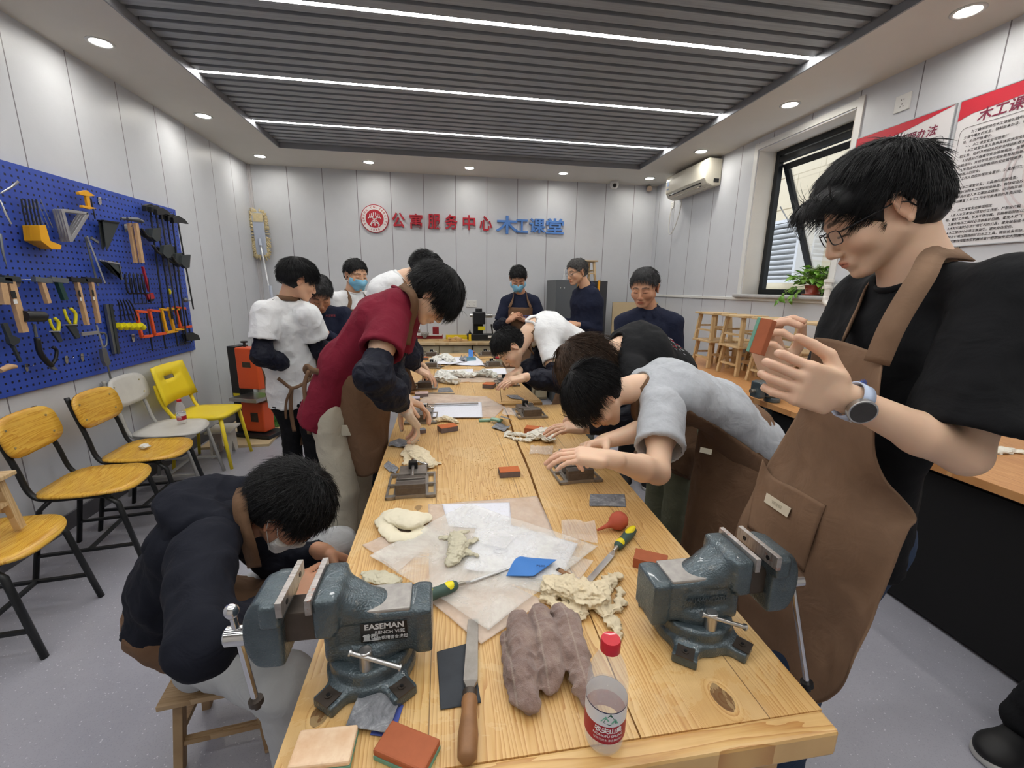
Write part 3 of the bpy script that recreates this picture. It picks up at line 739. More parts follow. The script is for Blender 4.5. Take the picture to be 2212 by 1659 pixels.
def Jp(px, py, Y): return atY(px, py, Y)
def Sj(par, px, py, L, near=True):
    """point on the sight line through a pixel at distance L from the joint par"""
    d = nrm(ray(px, py)); oc = CAM - np.asarray(par, float); b_ = float(oc @ d); c_ = float(oc @ oc) - L*L; D = b_*b_ - c_
    if D < 0: t = -b_; q = CAM + d*t; return par + nrm(q - par)*L
    t = -b_ - math.sqrt(D) if near else -b_ + math.sqrt(D)
    return CAM + d*t
def head_frame(f, up=(0, 0, 1), roll=0.0):
    f = nrm(f); up = np.asarray(up, float)
    x = nrm(np.cross(f, up)); z = np.cross(x, f)            # x = the head's right
    if roll: c, s = math.cos(roll), math.sin(roll); x, z = x*c + z*s, z*c - x*s
    return np.stack([x, f, z], 1)
def hprims(C, R, s, open_mouth=False, fat=1.0, nose=1.0):
    P = lambda x, y, z: C + R @ (np.array([x*fat, y, z])*s)
    A = []; add = lambda pr, k: A.append(('add', pr, k*s)); sub = lambda pr, k: A.append(('sub', pr, k*s))
    add(ell(P(0, -.014, .036), np.array([.0745*fat, .095, .082])*s, R), 0)
    add(ell(P(0, .028, -.018), np.array([.0640*fat, .060, .080])*s, R), .02)
    for x in (-1, 1):
        add(cap(P(x*.050, .0, -.045), P(x*.018, .062, -.094), .021*s, .016*s), .022)
        add(ell(P(x*.041, .056, -.028), np.array([.024*fat, .024, .026])*s, R), .016)
        add(cap(P(x*.046, .066, .024), P(x*.012, .083, .021), .0085*s, .008*s), .012)
    add(ell(P(0, .074, -.097), np.array([.016, .013, .012])*s, R), .014)
    add(ell(P(0, .078, -.066), np.array([.026, .016, .020])*s, R), .012)
    for x in (-1, 1): sub(ell(P(x*.031, .100, .001), np.array([.0165, .015, .0115])*s, R), .012)
    add(cap(P(0, .084, .010), P(0, .1025, -.030), .0070*s, .0095*s), .010)
    add(ell(P(0, .1015, -.0375), np.array([.0135, .0115, .0098])*s, R), .007)
    for x in (-1, 1): add(ell(P(x*.0125, .094, -.042), np.array([.0075, .010, .007])*s, R), .004)
    for x in (-1, 1): add(ell(P(x*.031, .0755, -.0005), np.array([.0145, .0125, .0105])*s, R), .002)      # lowered lids
    for x in (-1, 1): add(cap(P(x*.0445, .0745, -.005), P(x*.019, .0845, -.0065), .0026*s, .0024*s), .002)
    for x in (-1, 1): add(cap(P(x*.003, .0945, -.0610), P(x*.020, .0855, -.0650), .0052*s, .0026*s), .0035)
    add(cap(P(-.016, .0865, -.0705), P(.016, .0865, -.0705), .0046*s), .003); add(ell(P(0, .0905, -.0705), np.array([.012, .006, .0058])*s, R), .003)
    sub(cap(P(-.021, .0935, -.0662), P(.021, .0935, -.0662), .0014*s), .002)
    for x in (-1, 1):                                         # ears
        Re = R @ rotm(-.20, 0, -x*.38)
        E = lambda a, b_, c: P(x*.0775, -.010, -.004) + Re @ (np.array([x*a, b_, c])*s)
        add(ell(E(-.002, -.002, -.002), np.array([.0060, .015, .026])*s, Re), .004)
        rim = [E(.002, .010, .006), E(.004, .012, .020), E(.006, .002, .030), E(.008, -.012, .027), E(.009, -.020, .012), E(.007, -.017, -.006), E(.004, -.008, -.022), E(.001, .002, -.029)]
        for a_, b_ in zip(rim[:-1], rim[1:]): add(cap(a_, b_, .0036*s), .0015)
        add(ell(rim[-1], np.array([.005, .007, .007])*s, Re), .003); add(cap(E(.003, -.006, .014), E(.004, -.009, -.004), .0032*s), .002)
        sub(ell(E(.0065, .001, -.001), np.array([.0055, .0075, .011])*s, Re), .002)
    return A, P
def head_color(V, C, R, s, beard=.0, grey=0):
    L = (V - C) @ R/s; col = np.ones((len(V), 3))
    def blob(c, r, t, p=2):
        d = np.sqrt((((L - np.array(c))/np.array(r))**2).sum(1)); w = np.clip(1.25 - d, 0, 1)[:, None]**1; col[:] = col*(1 - w) + col*np.array(t)*w
    for x in (-1, 1):
        blob((x*.040, .060, -.03), (.03, .03, .026), (1.0, .90, .88)); blob((x*.08, -.012, 0), (.018, .03, .04), (1.0, .84, .80))
        blob((x*.031, .087, .001), (.020, .012, .012), (.93, .84, .80))
        w = (np.abs(np.abs(L[:, 0]) - .0315) < .0145) & (np.abs(L[:, 2] + .0068 + (np.abs(L[:, 0]) - .031)**2*0) < .0022) & (L[:, 1] > .06); col[w] *= .22
    blob((0, .108, -.038), (.02, .02, .016), (1.0, .88, .84))
    w = (np.abs(L[:, 0]) < .0225) & (L[:, 1] > .074) & (L[:, 2] < -.0585 ) & (L[:, 2] > -.0770 + .35*np.abs(L[:, 0])*0); e = np.clip(1 - (L[:, 0]/.0235)**2 - ((L[:, 2] + .0675)/.0100)**2, 0, 1)
    col[:] = col*(1 - np.clip(e*2.2, 0, 1)[:, None]*w[:, None]*(1 - np.array([.84, .52, .52])))
    m = (np.abs(L[:, 0]) < .019) & (np.abs(L[:, 2] + .0662) < .0011) & (L[:, 1] > .08); col[m] *= .6
    # eyebrows
    bx = np.abs(L[:, 0]); bz = .0245 + .10*(bx - .012) - 2.6*np.maximum(bx - .035, 0)**1.2*0 - np.maximum(bx - .036, 0)*.5
    w = (bx > .011) & (bx < .053) & (np.abs(L[:, 2] - bz) < .0048 - np.maximum(bx - .03, 0)*.11) & (L[:, 1] > .04)
    col[w] = col[w]*(.22 if not grey else .4)
    if beard:
        w = np.clip((-.045 - L[:, 2])/.02, 0, 1)*np.clip((L[:, 1] - .01)/.03, 0, 1); col[:] *= 1 - (w*beard)[:, None]*np.array([.18, .14, .10])
    return col
def hair_ops(C, R, s, st):
    P = lambda x, y, z: C + R @ (np.array([x, y, z])*s)
    th = st.get('th', .012); A = []
    A.append(('add', ell(P(0, -.014, .036 + st.get('lift', 0)), (np.array([.0745, .095, .082]) + [th*.8, th, th])*s, R), 0))
    A.append(('add', ell(P(0, -.045, -.010), np.array([.066 + th*.7, .060 + th, .070])*s, R), .02*s))
    if st.get('long'):
        for x in (-1, 1): A.append(('add', cap(P(x*.062, -.02, -.0), P(x*.058, -.01, -.13), .034*s, .020*s), .03*s))
        A.append(('add', cap(P(0, -.07, 0), P(0, -.06, -.14), .05*s, .03*s), .03*s))
    if st.get('fringe'):
        A.append(('add', cap(P(-.045, .062 + st.get('fy', 0), .060), P(.045, .062 + st.get('fy', 0), .060), (.028 + st.get('fr', 0))*s), .02*s)); fz = st['fringe']
        A.append(('add', cap(P(-.035, .085 + st.get('fy', 0)*1.3, .045), P(.035, .085 + st.get('fy', 0)*1.3, .045 ), (.017 + st.get('fr', 0)*.6)*s), .015*s))
    o = st.get('line', (0, .066, .050)); nv = st.get('n', (0, .74, -.67))
    A.append(('cut', half(R @ np.array(nv), P(*o)), .006*s))
    A.append(('cut', half(R @ np.array((0, -.25, -1.0)), P(0, -.07, st.get('nape', -.062))), .006*s))
    if not st.get('long') and not st.get('cover'):
        for x in (-1, 1): A.append(('sub', ell(P(x*.085, -.002, -.010), np.array([.030, .026, .032])*s, R), .006*s))
    return A, P
def strands(C, R, s, st, V, Q, n, rad, seed=0):
    rr = np.random.RandomState(seed); L = (V - C) @ R/s
    Nn = vnormals(V, Q) @ R
    idx = rr.randint(0, len(V), n*2); p = L[idx]; nn = Nn[idx]
    nv = np.array(st.get('n', (0, .74, -.67))); o = np.array(st.get('line', (0, .066, .050)))
    outer = nn[:, 1]*0 + ((p - [0, -.014, .036])*nn).sum(1) > 0
    ok = outer & ((p - o) @ nv < (.05 if st.get('fringe') else -.001)) & (nn[:, 2] > -.35) & ~((np.abs(p[:, 0]) > .062) & (p[:, 2] < .040) & (p[:, 1] > -.045) & (p[:, 1] < .03) & (not st.get('cover'))); p, nn = p[ok][:n], nn[ok][:n]; n = len(p)
    K = st.get('crown', np.array([.01, -.055, .115])); 
    d = p - K; d = d - nn*(d*nn).sum(1)[:, None]; d /= np.linalg.norm(d, axis=1)[:, None] + 1e-6
    comb = np.array(st.get('comb', (0, .25, 0)))
    d = d + comb + rr.normal(0, st.get('mess', .25), d.shape); d = d - nn*(d*nn).sum(1)[:, None]; d /= np.linalg.norm(d, axis=1)[:, None] + 1e-6
    ln = st.get('len', .045)*rr.uniform(.6, 1.25, n)*np.clip((p[:, 2] + st.get('side', .035))/.07, .34, 1); lift = st.get('stick', .15)*rr.uniform(.2, 1.4, n); kseg = 6
    pts = np.zeros((n, kseg, 3)); q = p + nn*.0004; dd = d.copy()
    cc = np.array([0, -.014, .030]); 
    for i in range(kseg):
        pts[:, i] = q
        g = (q - cc)/np.array([.0745, .095, .085]); g = g/np.array([.0745, .095, .085]); g /= np.linalg.norm(g, axis=1)[:, None]; g = g*(.25 + .11*i) + nn*(.75 - .11*i); g /= np.linalg.norm(g, axis=1)[:, None]
        dd = dd - g*(dd*g).sum(1)[:, None]*.55 + np.array([0, 0, -st.get('grav', .10)]) @ np.eye(3); dd /= np.linalg.norm(dd, axis=1)[:, None] + 1e-9
        q = q + (dd + g*(lift*(1 - i/kseg*.6))[:, None])*(ln/(kseg - 1))[:, None]
    W = pts*s @ R.T + C
    t = np.diff(W, axis=1); t = np.concatenate([t, t[:, -1:]], 1); t /= np.linalg.norm(t, axis=2)[..., None] + 1e-12
    a = np.cross(t, np.array([.3, .5, .8])); a /= np.linalg.norm(a, axis=2)[..., None] + 1e-12; b_ = np.cross(t, a)
    rds = rad*s*np.array([.8, 1, .95, .8, .55, .12])[None, :, None]
    ring = np.stack([W + a*rds, W + (-.5*a + .866*b_)*rds, W + (-.5*a - .866*b_)*rds], 2)     # n,k,3,3
    VV = ring.reshape(-1, 3); base = (np.arange(n)*kseg*3)[:, None, None, None]
    i_ = np.arange(kseg - 1)[None, :, None, None]*3; j = np.arange(3)[None, None, :, None]; j2 = (j + 1) % 3
    F = np.concatenate([base + i_ + j, base + i_ + j2, base + i_ + 3 + j2, base + i_ + 3 + j], 3).reshape(-1, 4)
    return VV, F
def merge(parts):
    Vs, Fs, Cs, o = [], [], [], 0
    for V, F, C_ in parts:
        Vs.append(V); Fs.append(F + o); Cs.append(np.ones((len(V), 3)) if C_ is None else C_); o += len(V)
    return np.vstack(Vs), np.vstack(Fs), np.vstack(Cs)
def hand_ops(wr, d, n, t, curl=.5, s=1.0, thumb=.5, spread=.12, k=.004, curls=None, point=None):
    """wr wrist, d finger direction, n palm-facing direction, t thumb side"""
    d = nrm(d); n = nrm(n - d*np.dot(n, d)); t0 = np.cross(d, n); t = t0 if np.dot(t0, t) > 0 else -t0
    R = np.stack([t, d, n], 1); P = lambda a, b_, c: wr + (t*a + d*b_ + n*c)*s
    A = [('add', cap(wr - d*.02*s, P(0, .018, 0), .0245*s, .024*s), .01), ('add', rbox(P(0, .055, 0), np.array([.030, .030, .004])*s, .010*s, R), .016), ('add', ell(P(.022, .038, .010), np.array([.015, .026, .012])*s, R), .01), ('add', ell(P(-.024, .040, .008), np.array([.012, .028, .011])*s, R), .01)]
    tips = []
    for i, (x, y, L, r) in enumerate(((.0300, .088, 1.0, .0090), (.0100, .092, 1.1, .0092), (-.0105, .089, 1.02, .0087), (-.0295, .082, .8, .0078))):
        c = curl if curls is None else curls[i]
        q = P(x, y, 0); a = c*.75; dr = nrm(d + t*spread*(1.5 - i)*.66); A.append(('add', cap(P(x*.8, y - .045, .001), q, .0095*s, r*1.05*s), k*1.5))
        for seg, (ll, f) in enumerate(((.044, 1.0), (.027, .92), (.021, .84))):
            v = dr*math.cos(a) + n*math.sin(a); q2 = q + v*ll*L*s
            A.append(('add', cap(q, q2, r*f*s, r*f*.92*s), .0025*s)); q = q2; a += c*(1.0 if seg == 0 else .7)
        tips.append(q)
    q = P(.026, .018, .004); v = nrm(d*.62 + t*(.75 - .3*thumb) + n*(.25 + .5*thumb)); q2 = q + v*.046*s; A.append(('add', cap(q, q2, .0145*s, .0115*s), .010))
    v = nrm(d*(.85) + t*(.30 - .5*thumb) + n*(.25 + .45*thumb)); q3 = q2 + v*.032*s; A.append(('add', cap(q2, q3, .0112*s, .0098*s), .004)); v = nrm(v + d*.2 - t*.25*thumb); q4 = q3 + v*.026*s; A.append(('add', cap(q3, q4, .0098*s, .0080*s), .002))
    return A, tips, q4
def wrinkle(V, Q, amp, scale, seed, aniso=(1, 1, 1), mask=None):
    Nn = vnormals(V, Q); U = V*np.array(aniso)
    r = (.30 - np.abs(fbm(U, scale, seed, 2))*1.7)*amp + fbm(V, scale*2.6, seed + 3, 2)*amp*.45
    if mask is not None: r = r*mask
    return V + Nn*r[:, None]
def glasses(C, R, s, par, lensr=.021, m=None):
    P = lambda x, y, z: C + R @ (np.array([x, y, z])*s)
    b = B(); rect_ = [(.0225*np.sign(math.cos(a))*abs(math.cos(a))**.55, .0150*np.sign(math.sin(a))*abs(math.sin(a))**.55) for a in np.linspace(0, 2*PI, 25)[:-1]]
    for x in (-1, 1):
        b.tube([P(x*.0335 + g_[0], .0985 - abs(x*.0335 + g_[0])*.13, -.003 + g_[1]) for g_ in rect_], .0012*s, 6, closed=True)
    b.tube([P(-.012, .097, .004), P(0, .100, .006), P(.012, .097, .004)], .0011*s, 6)
    for x in (-1, 1): b.tube([P(x*.055, .091, .006), P(x*.070, .075, .007), P(x*.0795, .0, .010), P(x*.080, -.020, .000), P(x*.079, -.030, -.018)], .0016*s, 6)
    g = b.obj('glasses', m or M_gl, par, world=True, smooth=True)
    for x in (-1, 1):
        bb = B(); V = [P(x*.0335 + g_[0]*.95, .0985 - abs(x*.0335 + g_[0]*.95)*.13, -.003 + g_[1]*.95) for g_ in rect_]
        bb.add(V, [tuple(range(24))]); bb.obj('lens', M_tin, g, world=True)
def face_mask(C, R, s, par, m, low=False):
    dz = -.03 if low else 0
    ops = [('add', ell(C + R @ (np.array([0, .028, -.018])*s), np.array([.0715, .071, .088])*s, R), 0), ('add', cap(C + R @ (np.array([-.047, .036, -.045])*s), C + R @ (np.array([.047, .036, -.045])*s), .030*s), .02*s), ('add', cap(C + R @ (np.array([-.022, .062, -.090])*s), C + R @ (np.array([.022, .062, -.090])*s), .024*s), .02*s), ('add', ell(C + R @ (np.array([0, .062, -.048])*s), np.array([.040, .058, .040])*s, R), .02*s),
           ('cut', half(R @ np.array([0, .1, 1.0]), C + R @ (np.array([0, .1, -.018 + dz])*s)), .003), ('cut', half(R @ np.array([0, -.25, -1.0]), C + R @ (np.array([0, .05, -.108 + dz*.4])*s)), .004), ('cut', half(R @ np.array([0, -1.0, 0]), C + R @ (np.array([0, .030, 0])*s)), .003)]
    V, Q = sdf_mesh(ops, .0035); L = (V - C) @ R/s; Nn = vnormals(V, Q); V = V + Nn*(np.sin(L[:, 2]*520)*.0006)[:, None]
    o = mesh_obj('face_mask', V, Q, m, par, world=True, smooth=True)
    b = B()
    for x in (-1, 1): b.tube([C + R @ (np.array(q)*s) for q in ((x*.058, .058, -.03 + dz), (x*.072, .02, -.012 + dz*.5), (x*.0835, -.012, .012), (x*.086, -.03, .0), (x*.078, -.012, -.03), (x*.058, .045, -.075 + dz*.5))], .0012*s, 5)
    b.obj('ear_loop', M_maskw, o, world=True)

def person(label, root, head, spine, arms, legs, shirt, hair, skin=SK1, hands=(None, None), sleeve=.55, trousers=None, apron=None, lat=None, latp=None, covers=(False, False), cover_r=.058, shoes=M_shoe_b, hres=.0042, ares=.0042, bres=.0085,
           fat=1.0, collar=None, sleeve_r=(.066, .074), wamp=.007, body_arms=(True, True), glass=False, mask=None, strands_n=1400, srad=.0011, beard=.15, neck_r=.052, hem=None, strap=True, hood=False, arm_scale=1.0, skirt=None, seed=1, hfat=1.0, long_cuff=False, shoe_dir=None):
    """spine: neck base, chest, waist, pelvis; arms: ((shoulder, elbow, wrist) left, right); legs: ((hip, knee, ankle) left, right)"""
    t = thing('person', label, 'person', (root[0], root[1], 0.0))
    Nk, Ch, Wa, Pe = [np.asarray(q, float) for q in spine]
    C, f, s = np.asarray(head['c'], float), nrm(head['f']), head.get('s', 1.0); R = head_frame(f, head.get('up', (0, 0, 1)), head.get('roll', 0.0))
    lat = nrm(arms[0][0] - arms[1][0]) if lat is None else nrm(lat); latp = lat if latp is None else nrm(latp)
    parts = []
    # head and neck
    A, P = hprims(C, R, s, fat=hfat)
    A.append(('add', cap(P(0, -.030, -.045), Nk*.75 + P(0, -.03, -.045)*.25, neck_r*s, neck_r*1.04), .018)); A.append(('add', cap(Nk*.75 + P(0, -.03, -.045)*.25, Nk + (Ch - Nk)*.15, neck_r*1.04, neck_r*1.2), .02))
    V, Q = sdf_mesh(A, hres); V = relax(V, Q, 1, .35); parts.append((V, Q, head_color(V, C, R, s, beard)))
    # arms with hands
    tips = []
    for side, (sh, el, wr) in enumerate(arms):
        if not body_arms[side]: continue
        sh, el, wr = (np.asarray(q, float) for q in (sh, el, wr)); a_ = arm_scale
        A = [('add', cap(sh, el, .047*a_, .037*a_), 0), ('add', ell(sh*.55 + el*.45, (.05*a_, .05*a_, .05*a_)), .03), ('add', cap(el, el + (wr - el)*.35, .038*a_, .040*a_), .015), ('add', cap(el + (wr - el)*.35, wr, .040*a_, .0255*a_), .015)]
        hd = hands[side]
        cols = None
        if hd is not None:
            if callable(hd): A += hd(wr)
            else: hA, tp, th = hand_ops(wr, *hd[:3], **hd[3]); A += hA; tips.append((side, tp, th))
        V, Q = sdf_mesh(A, ares); V = relax(V, Q, 1, .3)
        cc = np.ones((len(V), 3)); dd = np.linalg.norm(V - wr, axis=1); w = np.clip((np.minimum(dd, .17) - .07)/.10, 0, 1)*((V - wr) @ nrm(wr - el) > 0)
        cc *= 1 - w[:, None]*np.array([.02, .12, .12]); parts.append((V, Q, cc))
    # covered trunk, kept inside the clothes
    A = [('add', ecap(Nk + (Ch - Nk)*.35, Ch, lat, .13*fat, .07*fat, .145*fat, .085*fat), 0), ('add', ecap(Ch, Wa, lat, .145*fat, .085*fat, .125*fat, .08*fat), .03), ('add', ecap(Wa, Pe, lat, .125*fat, .08*fat, .14*fat, .09*fat), .03)]
    for L in legs:
        if L is not None: A += [('add', cap(L[0], L[1], .065, .048), .03), ('add', cap(L[1], L[2], .046, .036), .02)]
    V, Q = sdf_mesh(A, .016); parts.append((V, Q, None))
    V, Q, Cc = merge(parts); body = mesh_obj('body', V, Q, skin, t, world=True, smooth=True, col=Cc)
    # hair
    A, _ = hair_ops(C, R, s, hair); V, Q = sdf_mesh(A, .0045)
    if len(V):
        Nn = vnormals(V, Q); L = (V - C) @ R; V = V + Nn*(fbm(L*[1, .4, 1], 70, seed, 2)*hair.get('rough', .006))[:, None]; P2 = [(V, Q, None)]
        if strands_n: sv, sq = strands(C, R, s, hair, V, Q, strands_n, srad, seed); P2.append((sv, sq, None))
        hv, hq, _ = merge(P2); mesh_obj('hair', hv, hq, hair.get('m', H_blk), t, world=True, smooth=True)
    # shirt
    shl, shr = arms[0][0], arms[1][0]
    fwd = nrm(np.cross(lat, Nk - Pe));                          # front of the trunk
    g = fat
    H = Pe + (Pe - Wa)*.25 if hem is None else np.asarray(hem, float)
    A = [('add', ecap(Nk + (Ch - Nk)*.40, Ch, lat, .152*g, .085*g, .170*g, .108*g), 0), ('add', ecap(Ch, Wa, lat, .170*g, .108*g, .160*g, .108*g), .04), ('add', ecap(Wa, H, lat, .160*g, .108*g, .172*g, .116*g, flat=True), .04),
         ('add', cap(Nk + (Ch - Nk)*.10, shl, .052, .060), .03), ('add', cap(Nk + (Ch - Nk)*.10, shr, .052, .060), .03)]
    hol = []
    for side, (sh, el, wr) in enumerate(arms):
        sh, el, wr = (np.asarray(q, float) for q in (sh, el, wr))
        if sleeve <= 1:
            e_ = sh + (el - sh)*sleeve; A.append(('add', cap(sh, e_, sleeve_r[0], sleeve_r[1], flat=True), .03)); hol.append(('sub', cap(e_ - nrm(el - sh)*.025, e_ + nrm(el - sh)*.06, sleeve_r[1] - .019), .006))
        else:
            A.append(('add', cap(sh, el, sleeve_r[0], sleeve_r[1]*.82), .03)); A.append(('add', cap(el, wr - (wr - el)*.06, sleeve_r[1]*.82, sleeve_r[1]*.62, flat=True), .02))
    A += hol; nd = nrm(P(0, -.03, -.045) - Nk)
    if collar is None: A.append(('sub', cap(Nk - nd*.012, Nk + nd*.2, neck_r*1.12), .008))
    V, Q = sdf_mesh(A, bres); V = wrinkle(V, Q, wamp*1.35, 11, seed, (1, 1, .6)); sobj = mesh_obj('shirt' if collar is None and not hood else 'jacket', V, Q, shirt, t, world=True, smooth=True)
    if collar is None:
        a1 = lat - nd*(lat @ nd); a1 = nrm(a1); a2 = nrm(np.cross(nd, a1)); q = V - Nk; ax_ = q @ nd; x_, y_ = q @ a1, q @ a2; rad_ = np.hypot(x_, y_); rr0 = neck_r*1.12
        sel = (np.abs(rad_ - rr0) < .010) & (np.abs(ax_) < .12); ang = np.arctan2(y_, x_); hs = []; nb = 24
        for i in range(nb):
            m_ = sel & (np.abs((ang - 2*PI*i/nb + PI) % (2*PI) - PI) < .22); hs.append(np.percentile(ax_[m_], 70) if m_.any() else np.nan)
        hs = np.array(hs)
        if np.isnan(hs).all(): hs[:] = 0
        hs = np.where(np.isnan(hs), np.nanmean(hs), hs)
        for _ in range(4): hs = (np.roll(hs, 1) + hs*2 + np.roll(hs, -1))/4
        B().tube([Nk + nd*(hs[i] - .001) + (a1*math.cos(2*PI*i/nb) + a2*math.sin(2*PI*i/nb))*(rr0 + .006) for i in range(nb)], .0065, 8, closed=True, flat=1.3).obj('neckband', shirt, sobj, world=True, smooth=True)
    elif collar:
        a1, a2 = lat, nrm(np.cross(nd, lat)); a2 = a2 if a2 @ fwd > 0 else -a2
        # folded jacket collar, open at the front
        rows = []
        for h, rad in ((-.01, 1.35), (.022, 1.20), (.040, 1.20), (.040, 1.36), (.006, 1.85)):
            rows.append([Nk + nd*(h - .028*max(0, math.sin(q))) + (a1*math.cos(q) + a2*math.sin(q)*(1.15))*neck_r*rad for q in np.linspace(PI/2 + .30, PI/2 + 2*PI - .30, 26)])
        B().grid(rows).obj('collar', shirt, sobj, world=True, smooth=True, solid=.004)
    # trousers and shoes
    if trousers is not None:
        A = [('add', ecap(Pe + (Wa - Pe)*.25, Pe - np.array([0, 0, .03]), latp, .145*g, .095*g, .160*g, .112*g), 0)]
        for L in legs:
            if L is None: continue
            hp, kn, an = L; A += [('add', cap(hp, kn, .088*g, .070), .03), ('add', cap(kn, an + nrm(kn - an)*.03, .070, .068, flat=True), .02)]
        V, Q = sdf_mesh(A, .0095); V = wrinkle(V, Q, .008, 12, seed + 2, (1, 1, .7)); mesh_obj('trousers', V, Q, trousers, t, world=True, smooth=True)
        fw = nrm(np.cross(latp, (0, 0, 1))); fw = fw if shoe_dir is None else nrm(shoe_dir)
        for i, L in enumerate(legs):
            if L is None: continue
            an = L[2]; o = np.array([an[0], an[1], 0])
            A = [('add', ell(o + fw*.11 + [0, 0, .035], (.052, .052, .036)), 0), ('add', cap(o + fw*.10 + [0, 0, .04], o - fw*.02 + [0, 0, .055], .042, .045), .03), ('add', cap(o + [0, 0, .05], o + [0, 0, .12], .045, .040), .02), ('cut', half((0, 0, -1), (0, 0, .012)), .003)]
            V, Q = sdf_mesh(A, .006); sh_o = mesh_obj('shoe', V, Q, shoes, t, world=True, smooth=True)
            A = [('add', cap(o + fw*.115 + [0, 0, .012], o - fw*.02 + [0, 0, .012], .053, .045), 0), ('cut', half((0, 0, -1), (0, 0, .001)), .001), ('cut', half((0, 0, 1), (0, 0, .024)), .002)]
            V, Q = sdf_mesh(A, .006); mesh_obj('sole', V, Q, M_sole, sh_o, world=True, smooth=True)
    # sleeve covers
    for side, cv in enumerate(covers):
        if not cv: continue
        sh, el, wr = (np.asarray(q, float) for q in arms[side]); st_ = sh + (el - sh)*(.62 if cv is True else cv); a = cover_r
        A = [('add', cap(st_, el, a*.92, a*1.12), 0), ('add', cap(el, el + (wr - el)*.55, a*1.12, a*1.08), .02), ('add', cap(el + (wr - el)*.55, wr - (wr - el)*.04, a*1.08, a*.55, flat=True), .02), ('cut', half(sh - el, st_ + (sh - el)*.06), .004)]
        V, Q = sdf_mesh(A, .006); V = wrinkle(V, Q, .010, 22, seed + 4); mesh_obj('sleeve_cover', V, Q, M_slv, t, world=True, smooth=True)
    # apron
    if apron is not None:
        am = apron.get('m', M_apr); top = apron.get('top', .14); bw = apron.get('bw', .135); ax = nrm(Pe - Nk); mesh_parts = []
        ops = [('add', ecap(Nk + (Ch - Nk)*.40, Ch, lat, .160*g, .093*g, .178*g, .116*g), 0), ('add', ecap(Ch, Wa, lat, .178*g, .116*g, .168*g, .116*g), .04), ('add', ecap(Wa, Pe, lat, .168*g, .116*g, .18*g, .124*g), .04)]
        axl = float((Wa - Nk) @ ax)
        def reg(p):
            q = p - Nk.astype(np.float32); a = q @ ax.astype(np.float32); x = np.abs(q @ lat.astype(np.float32)); w_ = bw + np.clip((a - axl*.62)/.14, 0, 1)*.10
            fr = (p - (Wa*.5 + Ch*.5).astype(np.float32)) @ fwd.astype(np.float32)
            return np.maximum(np.maximum(top - a, x - w_), .015 - fr)
        ops.append(('cut', (reg, None, None), .004)); V, Q = sdf_mesh(ops, .008)
        if len(V): mesh_parts.append((wrinkle(V, Q, .004, 10, seed + 6), Q, None))
        if apron.get('bottom') is not None:
            Bt = np.asarray(apron['bottom'], float); fh = nrm(apron.get('fwd', fwd)); lp = latp; w0, d0, w1, d1 = apron.get('skirt', (.175, .12, .20, .14)); Wp = np.asarray(apron.get('waist', Wa*.6 + Pe*.4), float)
            ops = [('add', ecap(Wp, Bt, lp, w0*g, d0*g, w1*g, d1*g, flat=True), 0)]
            back = apron.get('wrap', -.02)
            def reg2(p): return back - (p - Wp.astype(np.float32)) @ fh.astype(np.float32)
            ops += [('cut', (reg2, None, None), .004)]; V, Q = sdf_mesh(ops, .009); mesh_parts.append((wrinkle(V, Q, apron.get('amp', .010), 8, seed + 7, (1, 1, .4)), Q, None))
        if mesh_parts:
            V, Q, _ = merge(mesh_parts); ap = mesh_obj('apron', V, Q, am, t, world=True, smooth=True)
            if strap:
                b = B()
                off = fwd*.125*g; nb = nrm(np.cross(nd, lat)); nb = nb if nb @ fwd > 0 else -nb
                cl = Nk + ax*top + lat*bw*.86 + fwd*.118*g; cr_ = Nk + ax*top - lat*bw*.86 + fwd*.118*g
                pts = [cl, Nk + ax*top*.45 + lat*.085 + fwd*.10*g, Nk + nd*.008 + lat*.072 + fwd*.035, Nk + nd*.022 + lat*.060 - fwd*.035, Nk + nd*.026 - fwd*.072, Nk + nd*.022 - lat*.060 - fwd*.035, Nk + nd*.008 - lat*.072 + fwd*.035, Nk + ax*top*.45 - lat*.085 + fwd*.10*g, cr_]
                ribbon(b, pts, .030, nd, C=Nk); b.obj('strap', am, ap, world=True, smooth=True, solid=.003)
    if glass: glasses(C, R, s, t, m=None if glass is True else glass)
    if mask is not None: face_mask(C, R, s, t, mask, low=(mask is M_maskw))
    return t, dict(C=C, R=R, s=s, fwd=fwd, lat=lat, tips=tips, Nk=Nk)
def catmull(P, n=6):
    P = [np.asarray(p, float) for p in P]; P = [2*P[0] - P[1]] + P + [2*P[-1] - P[-2]]; out = []
    for i in range(1, len(P) - 2):
        for k in range(n):
            t = k/n; out.append(.5*((2*P[i]) + (P[i+1] - P[i-1])*t + (2*P[i-1] - 5*P[i] + 4*P[i+1] - P[i+2])*t*t + (3*P[i] - P[i-1] - 3*P[i+1] + P[i+2])*t**3))
    out.append(P[-2]); return out
def ribbon(b, pts, w, nd, C=None, n=6, nrmv=None):
    """flat strap along pts; its face looks away from C"""
    Q = catmull(pts, n); rows = []
    for i, p in enumerate(Q):
        t = nrm(Q[min(i + 1, len(Q) - 1)] - Q[max(i - 1, 0)]); out = nrm(nrmv) if nrmv is not None else nrm(p - C); sdir = nrm(np.cross(t, out)); rows.append([p - sdir*w/2, p + sdir*w/2])
    b.grid(rows)
